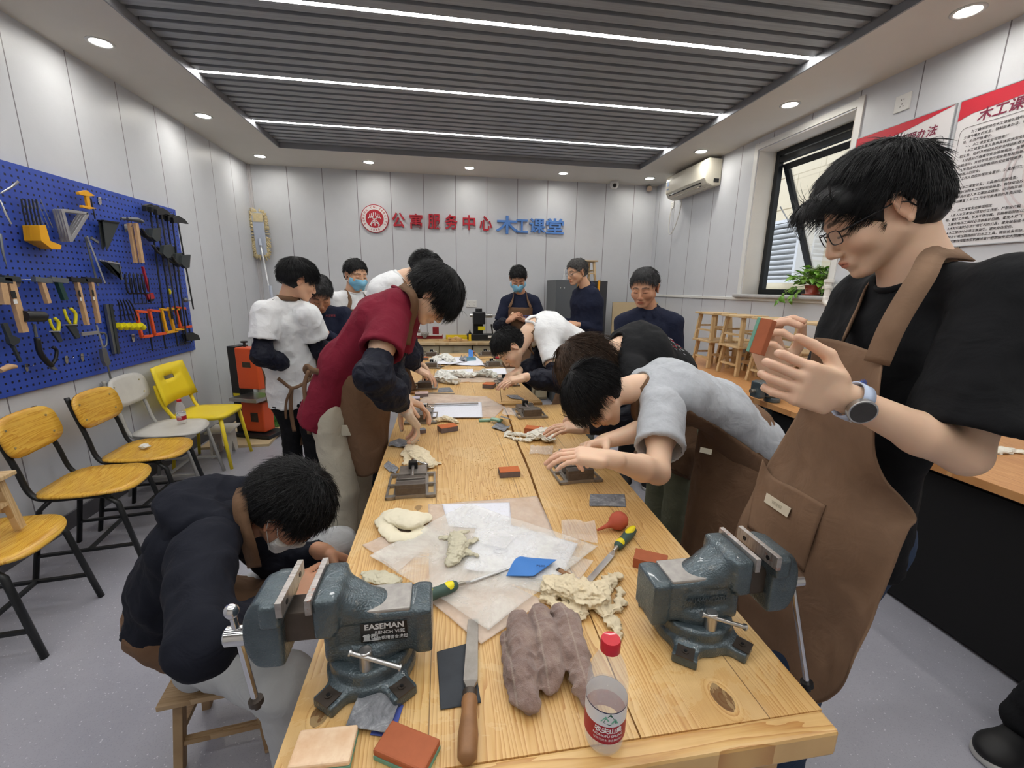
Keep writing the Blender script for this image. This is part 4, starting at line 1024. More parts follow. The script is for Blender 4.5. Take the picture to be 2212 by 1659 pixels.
def loft(rows, name, m, par, n=(8, 8), amp=0.0, scale=10, seed=1, solid=.004, aniso=(1, 1, 1), push=None):
    """smooth sheet through rows of world points"""
    rows = [[np.asarray(p, float) for p in r] for r in rows]; R1 = [catmull(r, n[1]) for r in rows]; G = [catmull(c, n[0]) for c in zip(*R1)]; G = np.array(G).transpose(1, 0, 2)
    du = np.gradient(G, axis=0); dv = np.gradient(G, axis=1); Nn = np.cross(du, dv); Nn /= np.linalg.norm(Nn, axis=2)[..., None] + 1e-9
    if amp: f = fbm(G.reshape(-1, 3)*np.array(aniso), scale, seed, 3).reshape(G.shape[:2]); G = G + Nn*((.3 - np.abs(f)*1.8)*amp)[..., None]
    return B().grid(G).obj(name, m, par, world=True, smooth=True, solid=solid), G, Nn
# ------------------------------------------------------------------ small drill vises
M_dv = mat('machined_iron', S(150, 144, 138), .42, .7, var=.18, vs=40, bump=.05)
M_dvd = mat('cast_iron_dark', S(104, 96, 90), .5, .6, var=.2, vs=50, bump=.1, bs=200)
def make_drill_vise():
    t = thing('drill_vise', '', 'vise', (0, 0, 0))
    b = B()                                            # base: centre body with two slotted side flanges
    b.box((0, .115, .006), (.104, .23, .012)); b.box((0, .19, .016), (.10, .08, .012))
    for s in (-1, 1):
        x = s*.067
        for xx in (x - .0125, x + .0125): b.box((xx, .09, .005), (.007, .19, .008))
        for yy, h in ((.004, .018), (.09, .012), (.178, .018)): b.box((x, yy, .006), (.032, h, .010))
        b.cyl((x, .178, .011), (x, .178, .0115), .004, n=12)
    b.obj('base', M_dv, t, bevel=.001)
    b = B().box((0, .018, .027), (.100, .030, .044)).box((0, .004, .022), (.088, .003, .030)); b.obj('fixed_jaw', M_dvd, t, bevel=.0015)
    B().box((0, .0345, .036), (.098, .004, .026)).obj('jaw_plate', M_dv, t, bevel=.0006)
    B().box((0, .075, .027), (.092, .034, .030)).box((0, .098, .022), (.05, .02, .018)).obj('sliding_jaw', M_dvd, t, bevel=.0015)
    B().box((0, .0555, .036), (.098, .004, .024)).obj('jaw_plate', M_dv, t, bevel=.0006)
    B().box((0, .205, .032), (.034, .022, .034)).obj('nut_block', M_black, t, bevel=.002)
    s = B().cyl((0, .10, .032), (0, .255, .032), .0065, n=16).cyl((0, .232, .032), (0, .25, .032), .0085, n=16).obj('screw', M_steel, t, auto=40)
    B().cyl((.006, .243, .034), (.055, .235, .020), .0035, n=10).obj('handle', M_chrome, s, auto=40)
    return t
dv0 = make_drill_vise(); dv_used = [False]
def drill_vise(px, py, rz, label, zrot=0):
    o = dv0 if not dv_used[0] else copy_tree(dv0); dv_used[0] = True
    p = T(px, py); o.location = (p[0], p[1] + .004, TZ + .0005); o.rotation_euler = (0, 0, rz); o['label'] = label; o['group'] = 'small drill vises on the workbenches'; return o
drill_vise(887, 1078, .02, 'small iron drill vise by the left edge, in front of a crumpled cloth')
drill_vise(1256, 1045, .05, 'small iron drill vise under the hands of the man in the grey T-shirt')
drill_vise(1152, 905, .04, 'small iron drill vise between a plastic wrapper and a pair of hands')
drill_vise(908, 917, -.03, 'small iron drill vise next to the gloved hand')
drill_vise(918, 842, -.02, 'small iron drill vise under a bare hand beside crumpled tissue')
drill_vise(1099, 835, .03, 'small iron drill vise worked on by the bent man in white')
drill_vise(931, 797, 0, 'small iron drill vise with its handle raised, left of the far paper sheets')
drill_vise(1068, 794, .02, 'small iron drill vise beside the red-handled tool')
drill_vise(932, 772, .02, 'small iron drill vise at the far left corner of the far bench')
drill_vise(1052, 770, 0, 'small iron drill vise at the far right corner of the far bench')

# ------------------------------------------------------------------ blocks, stones, abrasive sheets
M_blk_or = mat('sanding_block_top', S(196, 104, 52), .7, var=.10, vs=25)
M_blk_gr = mat('sanding_block_side', S(110, 98, 98), .85, var=.15, vs=60)
M_blk_br = mat('sanding_block_brown', S(168, 92, 58), .7, var=.1, vs=25)
M_green = mat('green_compound', S(110, 160, 140), .7, var=.1, vs=60)
M_tan = N('tan_block'); M_tan.set(Base_Color=M_tan.ramp(M_tan.noise(22, 4, .6), [(.3, S(222, 180, 140)), (.6, S(240, 212, 180)), (.85, S(196, 140, 104))]), Roughness=.6); M_tan = M_tan.m
def block(px, py, size, rz, top, side, label, tilt=(0, 0), z=0, cat='sanding block', name='sanding_block', group='sanding blocks on the benches', bottom=None):
    p = T(px, py, z); t = thing(name, label, cat, (p[0], p[1], TZ + z + .0004), rz, group)
    if bottom is None:
        B().box((0, 0, size[2]*.46), (size[0], size[1], size[2]*.92)).obj('core', side, t, bevel=.0012)
        B().box((0, 0, size[2]*.96), (size[0]*.995, size[1]*.995, size[2]*.08)).obj('abrasive_face', top, t, bevel=.0008)
    else:
        B().box((0, 0, size[2]*.2), (size[0], size[1], size[2]*.4)).obj('lower_layer', bottom, t, bevel=.0012)
        B().box((0, 0, size[2]*.7), (size[0], size[1], size[2]*.6)).obj('upper_layer', top, t, bevel=.003)
    return t
block(702, 1628, (.088, .056, .017), -.04, M_tan, M_blk_gr, 'pale tan block stained with pencil marks at the near left corner', bottom=M_green)
block(880, 1630, (.088, .050, .02), -.50, M_blk_br, M_green, 'brown block with a green underside beside the pale tan one', bottom=M_green)
block(1100, 1026, (.078, .05, .024), .03, M_blk_or, M_blk_gr, 'orange-topped sanding block alone in the middle of the near bench')
block(1404, 1222, (.082, .05, .026), -.55, M_blk_br, M_blk_br, 'brown sanding block half hidden behind the right bench vise')
block(967, 930, (.088, .06, .026), .38, M_blk_or, M_blk_gr, 'orange-topped sanding block right of the gloved hand')
block(1153, 934, (.085, .055, .026), -.42, M_blk_or, M_blk_br, 'reddish sanding block behind the white gloves')
block(1057, 837, (.080, .075, .03), -.42, M_blk_or, M_blk_gr, 'orange sanding block in front of the bent man in white')
block(908, 935, (.05, .035, .02), .3, mat('grey_stone', S(132, 134, 142), .8), M_blk_gr, 'grey block under the fingers of the gloved hand')
block(911, 857, (.085, .06, .028), .03, mat('pinkish_block', S(196, 170, 166), .8, var=.08), M_blk_gr, 'pinkish grey block stacked behind another beside the paper sheets')
block(893, 868, (.08, .06, .028), .03, mat('lilac_block', S(178, 170, 184), .8, var=.08), M_blk_gr, 'lilac grey block by the near corner of the paper sheets')
block(1018, 780, (.09, .06, .035), 0, mat('teal_block', S(70, 120, 140), .7), mat('teal_side', S(120, 160, 176), .8), 'blue-green block on the far paper sheets')
block(914, 778, (.10, .05, .03), 0, M_blk_or, M_blk_gr, 'orange-topped block beside the far left drill vise')
block(1047, 910, (.062, .026, .012), -.02, mat('green_stone_top', S(150, 186, 168), .6), M_green, 'long green sharpening stone lying square to the bench', name='sharpening_stone', cat='sharpening stone', group='green sharpening stones', bottom=M_green)
block(1072, 909, (.065, .03, .012), -.62, mat('green_stone_top'), M_green, 'green sharpening stone resting askew across the first', name='sharpening_stone', cat='sharpening stone', group='green sharpening stones', bottom=M_green, z=.0125)

M_sand = N('abrasive_grey'); M_sand.set(Base_Color=M_sand.ramp(M_sand.noise(30, 6, .75, dist=1), [(.35, S(96, 98, 104)), (.55, S(134, 136, 142)), (.75, S(190, 192, 196))]), Roughness=.75); M_sand = M_sand.m
M_sandd = mat('abrasive_dark', S(58, 62, 68), .8, var=.12, vs=25)
M_bluep = mat('abrasive_blue_back', S(66, 128, 206), .6, var=.05)
def quad_sheet(name, q, label, cat, m, z=.0015, amp=.004, ns=30, seed=1, n=(26, 26), solid=.0009, curl=None, group=None, px=True, ridged=False, fold=None):
    P = [T(*c)[:2] if px else np.array(c) for c in q]; c0 = np.mean(P, axis=0)
    u = np.linspace(0, 1, n[0])[:, None, None]; v = np.linspace(0, 1, n[1])[None, :, None]
    G = (P[0]*(1-u)*(1-v) + P[1]*u*(1-v) + P[2]*u*v + P[3]*(1-u)*v)
    wob = .02*np.linalg.norm(P[1]-P[0])
    Z = fbm(np.c_[G.reshape(-1, 2), np.full(G.size//2, seed*1.7)], ns, seed, 4).reshape(n)
    if ridged: Z = .5 - np.abs(Z)*1.6
    Z = Z*amp; Z = Z - Z.min()
    edge = 1.0
    if curl is not None: Z = Z + curl(u[..., 0], v[..., 0])
    D = np.stack([fbm(np.c_[G.reshape(-1, 2), np.full(G.size//2, 9.)], ns*.7, seed + 5, 2), fbm(np.c_[G.reshape(-1, 2), np.full(G.size//2, 4.)], ns*.7, seed + 8, 2)], 1).reshape(*n, 2)*wob
    G3 = np.concatenate([G + D - c0, Z[..., None]], 2)
    o = B().grid(G3).obj(name, m, smooth=True, solid=solid, loc=(c0[0], c0[1], TZ + z))
    tag(o, label, cat, group); return o
SG = 'pieces of grey abrasive sheet'
quad_sheet('sandpaper', [(1273, 1094), (1352, 1096), (1349, 1070), (1275, 1068)], 'flat grey abrasive sheet at the right edge above the rubber blower', 'sandpaper', M_sand, amp=.002, seed=2, group=SG)
quad_sheet('sandpaper', [(748, 1578), (838, 1598), (868, 1510), (782, 1500)], 'grey crumpled abrasive sheet with a blue back in front of the left vise', 'sandpaper', M_sand, z=.006, amp=.012, seed=3, ns=14, group=SG)
quad_sheet('sandpaper_backing', [(800, 1590), (850, 1596), (872, 1525), (820, 1520)], 'blue backing sheet peeking out under the crumpled grey abrasive', 'sandpaper', mat('blue_dark_backing', S(70, 86, 160), .7), z=.002, amp=.001, seed=4)
quad_sheet('sandpaper', [(952, 1535), (1040, 1520), (1018, 1390), (944, 1410)], 'dark grey abrasive sheet under the long wooden-handled file', 'sandpaper', M_sandd, amp=.0015, seed=5, group=SG)
quad_sheet('sandpaper', [(829, 1012), (855, 1030), (862, 1012), (838, 1000)], 'small curled grey abrasive scrap behind the left drill vise', 'sandpaper', M_sand, amp=.02, seed=6, group=SG)
quad_sheet('sandpaper', [(838, 966), (892, 971), (905, 956), (850, 953)], 'wavy grey abrasive sheet at the left edge beyond the cloth', 'sandpaper', M_sand, amp=.016, seed=7, group=SG)
quad_sheet('sandpaper', [(1062, 926), (1090, 934), (1104, 926), (1075, 914)], 'folded grey abrasive sheet below the green stones', 'sandpaper', M_sand, amp=.012, seed=8, group=SG, curl=lambda u, v: .03*np.clip(u - .6, 0, 1)*v)
quad_sheet('sandpaper', [(1080, 918), (1106, 925), (1088, 905), (1082, 905)], 'upturned grey abrasive corner touching the green stones', 'sandpaper', M_sand, amp=.01, seed=9, group=SG, curl=lambda u, v: .03*(1 - v)+0*u, z=.012)
quad_sheet('sandpaper', [(945, 848), (980, 847), (972, 838), (948, 839)], 'grey abrasive sheet in front of the drill vise under the bare hand', 'sandpaper', M_sand, amp=.003, seed=10, group=SG)
quad_sheet('sandpaper', [(1104, 862), (1134, 865), (1118, 855), (1094, 855)], 'grey abrasive sheet on the seam between the two benches', 'sandpaper', M_sand, amp=.006, seed=11, group=SG)
quad_sheet('sandpaper', [(992, 781), (1008, 783), (1010, 775), (996, 772)], 'grey curled abrasive scrap beside the blue-green block', 'sandpaper', M_sand, amp=.03, seed=12, group=SG)
quad_sheet('sandpaper', [(1012, 775), (1022, 773), (1022, 766), (1012, 768)], 'blue curled abrasive scrap standing behind the blue-green block', 'sandpaper', M_bluep, amp=.03, seed=13, group=SG, curl=lambda u, v: .04*v + 0*u)
bs = quad_sheet('sandpaper', [(1093, 1258), (1152, 1262), (1202, 1226), (1130, 1216)], 'bright blue-backed abrasive sheet folded over on the white papers', 'sandpaper', M_bluep, z=.016, amp=.004, seed=14, ns=12, curl=lambda u, v: .018*np.sin(v*PI)*(1-u) + .006*u, group=SG)
V, Fc = text_mesh('P600', .011, .0002, shear=0)
p = T(1168, 1226, .03); mesh_obj('print', V @ rotm(0, 0, -.22).T + [p[0], p[1], p[2]+.0045], Fc, mat('ink_navy', S(30, 48, 96), .6), bs, world=True)

# ------------------------------------------------------------------ papers and plastic bags
M_paper = N('paper_white'); M_paper.set(Base_Color=M_paper.mix(M_paper.math('MULTIPLY', M_paper.math('GREATER_THAN', M_paper.noise(120, 3, .7), .60), .25), S(228, 230, 240), S(190, 186, 184)), Roughness=.65); M_paper = M_paper.m
n = N('plastic_bag'); n.set(Base_Color=S(244, 243, 238), Roughness=.2, Specular_IOR_Level=.6); n.set(Alpha=n.ramp(n.noise(9, 5, .65, dist=.5), [(.35, (.16,)*3), (.75, (.52,)*3)])); n.bump(n.noise(45, 4, .6), .5, .004); M_plast = n.m
n = N('plastic_bag_dusty'); n.set(Base_Color=S(236, 220, 206), Roughness=.3, Specular_IOR_Level=.5); n.set(Alpha=n.ramp(n.noise(9, 5, .65), [(.3, (.3,)*3), (.7, (.6,)*3)])); n.bump(n.noise(40, 4, .6), .4, .004); M_plast2 = n.m
n = N('clear_wrapper'); n.set(Base_Color=(1, 1, 1, 1), Roughness=.08, Alpha=.22, Specular_IOR_Level=.9); n.bump(n.noise(60, 3, .6), 1.0, .01); M_clear = n.m
PG = 'plastic bags piled on the near bench'; WG = 'white paper sheets on the near bench'
quad_sheet('plastic_bag', [(930, 1300), (1215, 1185), (1160, 1072), (925, 1092)], 'dusty pink-tinged plastic bag at the back of the pile', 'plastic bag', M_plast2, z=.001, amp=.003, seed=20, ns=12, n=(40, 40), solid=.0004, group=PG)
quad_sheet('paper_sheet', [(970, 1140), (1105, 1150), (1100, 1088), (955, 1092)], 'white sheet partly covered at the back of the pile', 'paper', M_paper, z=.0045, amp=.001, seed=21, ns=6, group=WG, solid=.0003)
quad_sheet('plastic_bag', [(782, 1180), (860, 1238), (960, 1150), (900, 1130)], 'plastic bag corner under the cream cloth', 'plastic bag', M_plast2, z=.003, amp=.004, seed=22, ns=12, n=(40, 40), solid=.0004, group=PG)
quad_sheet('plastic_bag', [(926, 1300), (1040, 1395), (1175, 1300), (1040, 1240)], 'plastic bag sticking out above the file blade', 'plastic bag', M_plast2, z=.003, amp=.004, seed=23, ns=12, n=(40, 40), solid=.0004, group=PG)
quad_sheet('paper_sheet', [(1000, 1236), (1205, 1262), (1248, 1180), (1036, 1122)], 'large white drawing sheet on the pile with a carved emblem sketch', 'paper', M_paper, z=.0085, amp=.0015, seed=24, ns=5, n=(30, 30), group=WG, solid=.0003)
quad_sheet('plastic_bag', [(800, 1210), (1058, 1372), (1290, 1188), (1010, 1096)], 'large crinkled plastic zip bag spread across the pile', 'plastic bag', M_plast, z=.0105, amp=.005, seed=25, ns=11, n=(60, 60), solid=.0004, group=PG)
quad_sheet('plastic_bag', [(1068, 1255), (1220, 1300), (1283, 1215), (1170, 1190)], 'plastic bag corner beside the chisel blade', 'plastic bag', M_plast, z=.005, amp=.004, seed=26, ns=12, n=(40, 40), solid=.0004, group=PG)
# faint sketch lines on the drawing
b = B(); p = T(1078, 1190, .014)
for i in range(7):
    a = i*.9; b.tube([p + np.array([math.cos(a + k*.3)*(.006 + .003*i), math.sin(a + k*.3)*.7*(.006 + .003*i), .001]) for k in range(6)], .0003, 4)
b.obj('sketch_lines', mat('pencil', S(130, 132, 142), .8), bpy.data.objects['paper_sheet.001'], world=True)
quad_sheet('clear_wrapper', [(1040, 1190), (1090, 1200), (1118, 1168), (1060, 1160)], 'small shiny clear wrapper on the drawing sheet', 'wrapper', M_clear, z=.017, amp=.012, seed=27, ns=30, n=(30, 30), solid=.0003, group='clear wrappers')
quad_sheet('clear_wrapper', [(1214, 1168), (1292, 1178), (1285, 1132), (1212, 1128)], 'shiny clear wrapper by the rubber blower tip', 'wrapper', M_clear, amp=.014, seed=28, ns=30, n=(30, 30), solid=.0003, group='clear wrappers')
quad_sheet('clear_wrapper', [(1143, 983), (1193, 985), (1196, 965), (1146, 966)], 'shiny clear wrapper below the white gloves', 'wrapper', M_clear, amp=.012, seed=29, ns=40, n=(30, 30), solid=.0003, group='clear wrappers')
quad_sheet('clear_wrapper', [(1084, 896), (1115, 903), (1112, 885), (1088, 883)], 'shiny clear wrapper beside the paper corner', 'wrapper', M_clear, amp=.014, seed=30, ns=40, n=(30, 30), solid=.0003, group='clear wrappers')
# middle and far groups
quad_sheet('plastic_bag', [(885, 885), (1085, 878), (1050, 858), (925, 852)], 'pinkish plastic bag under the middle paper sheets', 'plastic bag', M_plast2, amp=.006, seed=31, ns=12, n=(40, 40), solid=.0004, group='plastic bags on the middle of the benches')
quad_sheet('plastic_bag', [(1030, 903), (1068, 903), (1092, 880), (1038, 862)], 'plastic bag corner crossing the plank gap', 'plastic bag', M_plast2, amp=.006, z=.002, seed=32, ns=12, n=(30, 30), solid=.0004, group='plastic bags on the middle of the benches')
quad_sheet('paper_sheet', [(930, 905), (1042, 905), (1040, 872), (940, 874)], 'white paper sheet under the thin steel file', 'paper', M_paper, z=.008, amp=.002, seed=33, ns=6, solid=.0003)
quad_sheet('plastic_bag', [(934, 828), (1075, 826), (1120, 795), (960, 806)], 'plastic bag below the crumpled tissues on the far bench', 'plastic bag', M_plast2, z=.001, amp=.006, seed=34, ns=10, n=(40, 40), solid=.0004, group='plastic bags on the middle of the benches')
quad_sheet('paper_sheet', [(948, 818), (1020, 816), (1022, 799), (965, 801)], 'white paper sheet behind the crumpled tissues, left of a second sheet', 'paper', M_paper, z=.008, amp=.002, seed=35, ns=6, solid=.0003)
quad_sheet('paper_sheet', [(1040, 812), (1095, 810), (1092, 797), (1042, 799)], 'white paper sheet in front of the right far drill vise', 'paper', M_paper, z=.008, amp=.002, seed=36, ns=6, solid=.0003)
quad_sheet('paper_sheet', [(925, 788), (1050, 792), (1030, 772), (938, 774)], 'white crinkled paper sheet nearest the drawer cabinets', 'paper', M_paper, z=.004, amp=.012, seed=37, ns=8, solid=.0003)

# ------------------------------------------------------------------ crumpled cloths and gloves
M_cot = mat('cotton_white', S(226, 222, 210), .85, var=.05, vs=20, bump=.25, bs=260, bd=.001)
M_crm = mat('cotton_cream', S(222, 208, 178), .85, var=.07, vs=14, bump=.25, bs=220, bd=.001)
M_lat = mat('latex_glove', S(206, 200, 176), .42, var=.08, vs=30, alpha=.9)
M_tis = mat('tissue_white', S(228, 228, 222), .8, var=.04, vs=25)
def crumple(name, chains, label, cat, m, flat=.5, amp=.006, ns=60, res=.0022, seed=1, group=None, k=.006, solidz=0, extra=None):
    """cloth lying on the bench: chains of (px, py, radius, height) points"""
    c0 = None; ops = []
    for ch in chains:
        P = [(T(x, y), r, h) for x, y, r, h in ch]
        if c0 is None: c0 = P[0][0].copy()
        for (a, ra, ha), (b_, rb, hb) in zip(P[:-1], P[1:]):
            ops.append(('add', cap((a[0]-c0[0], a[1]-c0[1], (ha + ra*flat)/flat), (b_[0]-c0[0], b_[1]-c0[1], (hb + rb*flat)/flat), ra, rb), k))
    V, Q = sdf_mesh(ops, res); Nn = vnormals(V, Q)
    r1 = fbm(V*[1, 1, .7], ns, seed, 2); r2 = fbm(V*[1, 1, .7], ns*2.3, seed + 9, 2)
    V = V + Nn*(np.maximum(.5 - np.abs(r1)*5, -.45)*amp + (.3 - np.abs(r2)*2.5)*amp*.45)[:, None]
    V[:, 2] *= flat; V[:, 2] -= min(0, np.percentile(V[:, 2], 1)); V[:, 2] = np.maximum(V[:, 2], .0006)
    o = mesh_obj(name, V, Q, m, smooth=True, loc=(c0[0], c0[1], TZ + solidz)); tag(o, label, cat, group); return o
GG = 'cotton gloves lying on the bench'
crumple('cotton_glove', [[(1190, 1280, .030, .0), (1230, 1290, .036, .006), (1262, 1305, .034, .006), (1290, 1310, .028, .004)], [(1290, 1300, .022, .008), (1315, 1265, .016, .004), (1332, 1250, .012, .0)], [(1290, 1318, .020, .0), (1322, 1350, .012, 0), (1338, 1385, .008, 0)],
    [(1250, 1330, .018, 0), (1205, 1318, .016, 0), (1178, 1300, .012, 0)], [(1300, 1290, .018, .012), (1260, 1275, .014, .012), (1225, 1270, .012, .008)], [(1315, 1330, .012, 0), (1340, 1310, .010, 0), (1338, 1280, .008, 0)]],
    'heap of crumpled cream cotton gloves behind the bottle and towel', 'gloves', M_crm, flat=.55, amp=.011, ns=42, seed=3, group=GG, res=.002)
crumple('cotton_glove', [[(1152, 950, .035, .004), (1175, 948, .042, .01), (1185, 955, .034, .004)], [(1150, 946, .018, 0), (1125, 943, .016, 0), (1100, 938, .014, 0), (1090, 942, .010, 0)], [(1092, 944, .010, 0), (1115, 951, .012, 0), (1145, 955, .016, 0)], [(1160, 944, .014, .01), (1172, 934, .010, .01)]],
    'white cotton glove with a loop, in front of the reddish block', 'gloves', M_cot, flat=.5, amp=.010, ns=40, seed=5, group=GG)
crumple('cotton_glove', [[(878, 985, .022, 0), (888, 975, .030, .004), (905, 990, .040, .006), (930, 1008, .03, .0)], [(882, 990, .018, 0), (878, 1004, .016, 0)], [(930, 1004, .016, 0), (950, 1003, .010, 0)]],
    'cream cotton glove behind the left drill vise', 'gloves', M_crm, flat=.4, amp=.007, ns=40, seed=6, group=GG)
crumple('cleaning_cloth', [[(830, 1135, .030, .0), (850, 1128, .036, .006), (890, 1140, .044, .006), (915, 1130, .030, .004)], [(835, 1150, .024, 0), (855, 1168, .022, 0), (890, 1165, .020, 0), (915, 1150, .018, 0)]],
    'cream cloth folded at the left edge of the paper pile', 'cloth', mat('cloth_cream', S(228, 220, 196), .8, var=.06, vs=10), flat=.42, amp=.005, ns=22, seed=7, res=.003)
crumple('latex_glove', [[(985, 1175, .022, .012), (990, 1195, .026, .016), (985, 1215, .022, .014), (975, 1230, .016, .012)], [(975, 1175, .010, .012), (955, 1172, .008, .012)], [(1000, 1190, .012, .014), (1025, 1180, .009, .014), (1030, 1175, .007, .014)], [(1000, 1205, .012, .014), (1028, 1212, .008, .014)], [(990, 1165, .009, .014), (1008, 1160, .007, .014)]],
    'thin translucent glove crumpled on top of the zip bag', 'gloves', M_lat, flat=.5, amp=.006, ns=60, seed=8)
crumple('latex_glove', [[(800, 1250, .020, .0), (825, 1255, .022, .002), (850, 1262, .020, .0)], [(795, 1245, .010, 0), (785, 1240, .007, 0)]],
    'thin glove lying behind the left bench vise', 'gloves', M_lat, flat=.35, amp=.005, ns=60, seed=9)
crumple('latex_glove', [[(940, 912, .016, 0), (960, 909, .022, .004), (985, 914, .016, 0)], [(948, 906, .010, 0), (975, 905, .010, 0)]], 'pale glove between the paper sheet and the orange block', 'gloves', M_crm, flat=.5, amp=.008, ns=60, seed=10)
crumple('tissue', [[(950, 826, .04, 0), (955, 820, .04, .02), (968, 828, .04, 0), (985, 830, .03, 0)]], 'crumpled white tissue right of the hand on the drill vise', 'tissue', M_tis, flat=.7, amp=.022, ns=24, seed=11, res=.004, group='crumpled tissues on the far bench')
crumple('tissue', [[(972, 813, .03, 0), (990, 816, .035, .01), (1020, 817, .03, .0)]], 'crumpled white tissue in front of the left far paper sheet', 'tissue', M_tis, flat=.7, amp=.022, ns=24, seed=12, res=.004, group='crumpled tissues on the far bench')
crumple('tissue', [[(1030, 813, .03, 0), (1050, 815, .04, .01), (1068, 817, .03, 0)]], 'greyish crumpled tissue beside the orange block', 'tissue', mat('tissue_grey', S(200, 200, 192), .8), flat=.7, amp=.02, ns=24, seed=13, res=.004, group='crumpled tissues on the far bench')
crumple('tissue', [[(940, 783, .05, 0), (960, 778, .05, .01), (975, 784, .04, 0)]], 'crumpled white tissue beside the raised vise handle', 'tissue', M_tis, flat=.6, amp=.022, ns=20, seed=14, res=.005, group='crumpled tissues on the far bench')
# brown towel
n = N('brown_towel'); wv = n.n('ShaderNodeTexWave'); wv.inputs['Scale'].default_value = 5.0; wv.inputs['Distortion'].default_value = 1.0; n.l(n.co(), wv.inputs[0])
st = n.math('GREATER_THAN', wv.outputs['Fac'], .994)
n.set(Base_Color=n.mix(n.math('MULTIPLY', st, .35), n.ramp(n.noise(16, 6, .7), [(.3, S(122, 96, 90)), (.55, S(160, 134, 124)), (.8, S(188, 166, 150))]), S(200, 184, 168)), Roughness=.95, Sheen_Weight=.3)
n.bump(n.noise(420, 4, .7), .9, .004); M_towel = n.m
crumple('towel', [[(1118, 1365, .022, .016), (1125, 1420, .026, .016), (1128, 1480, .026, .010), (1140, 1530, .022, 0)], [(1165, 1360, .022, .026), (1180, 1420, .028, .022), (1190, 1470, .024, .012), (1185, 1500, .016, .004)],
    [(1205, 1345, .020, .012), (1228, 1385, .026, .02), (1240, 1440, .026, .012), (1262, 1500, .022, .002), (1270, 1530, .014, 0)], [(1090, 1385, .012, 0), (1105, 1450, .016, 0), (1115, 1520, .016, 0)]],
    'brown terry towel folded in thick creases beside the water bottle', 'towel', M_towel, flat=.75, amp=.005, ns=30, seed=15, res=.0022, k=.008)

# ------------------------------------------------------------------ hand tools on the bench
M_hg = mat('tool_rubber_green', S(64, 88, 80), .55, var=.12, vs=60); M_hy = mat('tool_plastic_yellow', S(238, 220, 30), .4)
M_brass = mat('ferrule', S(180, 176, 166), .35, .9)
def chisel(a, b, label, zt=.016, hl=.115, w=.016, name='chisel'):
    """handle end a -> tip b, photo pixels on the bench"""
    A, Bq = T(*a), T(*b); d = Bq - A; L = np.linalg.norm(d); rz = math.atan2(d[1], d[0])
    t = thing(name, label, 'chisel', (A[0], A[1], TZ), rz, group='chisels with green and yellow handles')
    z = .0135
    B().lathe([(.004, 0), (.011, .004), (.0135, .02), (.0145, .045), (.0125, .07), (.0135, .09), (.0120, .108), (.008, hl)], (0, 0, z), (1, 0, 0), 22).obj('handle', M_hg, t, smooth=True)
    B().sphere((.030, 0, z + .0065), 1, 12, sc=(.036, .0110, .0100)).obj('yellow_inlay', M_hy, t, smooth=True)
    B().sphere((.094, 0, z + .002), 1, 12, sc=(.020, .0128, .0125)).obj('yellow_inlay', M_hy, t, smooth=True)
    B().cyl((hl - .004, 0, z), (hl + .02, 0, z*.8), .006, .0045, n=14).obj('ferrule', M_brass, t, auto=40)
    b_ = B().bar((hl + .018, 0, z*.8), (hl + .035, 0, .006), .006, .006, w2=w, h2=.004).bar((hl + .035, 0, .006), (L, 0, .0022), w, .004, w2=w, h2=.0015).obj('blade', M_steel, t, bevel=.0005)
    return t
c1 = chisel((1368, 1152), (1252, 1278), 'chisel with a green and yellow handle lying towards the rubber blower')
c2 = chisel((885, 1325), (1125, 1228), 'chisel with a yellow-inlaid green handle lying across the plastic bags', w=.007)
c2.location.z += .012
def file_tool(a, b, label, hl, w=.02, th=.005, handle=None, hr=.0125, name='file', z=0.0, bladez=.006):
    A, Bq = T(*a), T(*b); d = Bq - A; L = np.linalg.norm(d); rz = math.atan2(d[1], d[0])
    t = thing(name, label, 'file', (A[0], A[1], TZ + z), rz)
    B().lathe([(hr*.6, 0), (hr*.95, .006), (hr*1.05, hl*.35), (hr*.8, hl*.7), (hr*.9, hl*.85), (hr*.7, hl)], (0, 0, hr), (1, 0, 0), 20).obj('handle', handle, t, smooth=True)
    B().cyl((hl - .012, 0, hr), (hl + .002, 0, hr), hr*.82, n=18).obj('ferrule', M_iron, t, auto=40)
    B().bar((hl, 0, hr), (hl + .03, 0, bladez + .002), .005, .004, w2=w, h2=th).bar((hl + .03, 0, bladez + .002), (L, 0, bladez), w, th, w2=w*.85).obj('blade', M_dv, t, bevel=.0006)
    return t
M_hand = mat('old_handle_wood', S(140, 100, 66), .45, var=.28, vs=26)
file_tool((1009, 1662), (1022, 1345), 'large flat file with a worn brown wooden handle at the near edge', .11, w=.026, th=.006, handle=M_hand, hr=.0155)
file_tool((1240, 1262), (1190, 1230), 'wooden file handle poking out between the bags and the chisel', .05, w=.008, th=.003, handle=M_hand, hr=.010)
file_tool((906, 882), (1033, 877), 'thin steel file lying across the middle paper sheet', .05, w=.014, th=.006, handle=M_steel, hr=.010, z=.012)
file_tool((876, 851), (982, 852), 'thin file with a wooden handle beside the pinkish blocks', .09, w=.012, th=.004, handle=M_hand, hr=.012)
file_tool((950, 796), (1008, 783), 'slim dark file lying on the far paper sheet', .06, w=.012, th=.004, handle=M_iron, hr=.006, z=.006)
file_tool((1092, 775), (1020, 778), 'screwdriver with a red handle beside the far right drill vise', .12, w=.008, th=.006, handle=mat('red_handle', S(190, 50, 60), .4), hr=.015, name='screwdriver')
file_tool((1022, 763), (1035, 776), 'small pliers-like tool with an orange grip near the drawer cabinets', .06, w=.008, th=.004, handle=mat('orange_grip', S(224, 96, 40), .5), hr=.012, name='hand_tool')
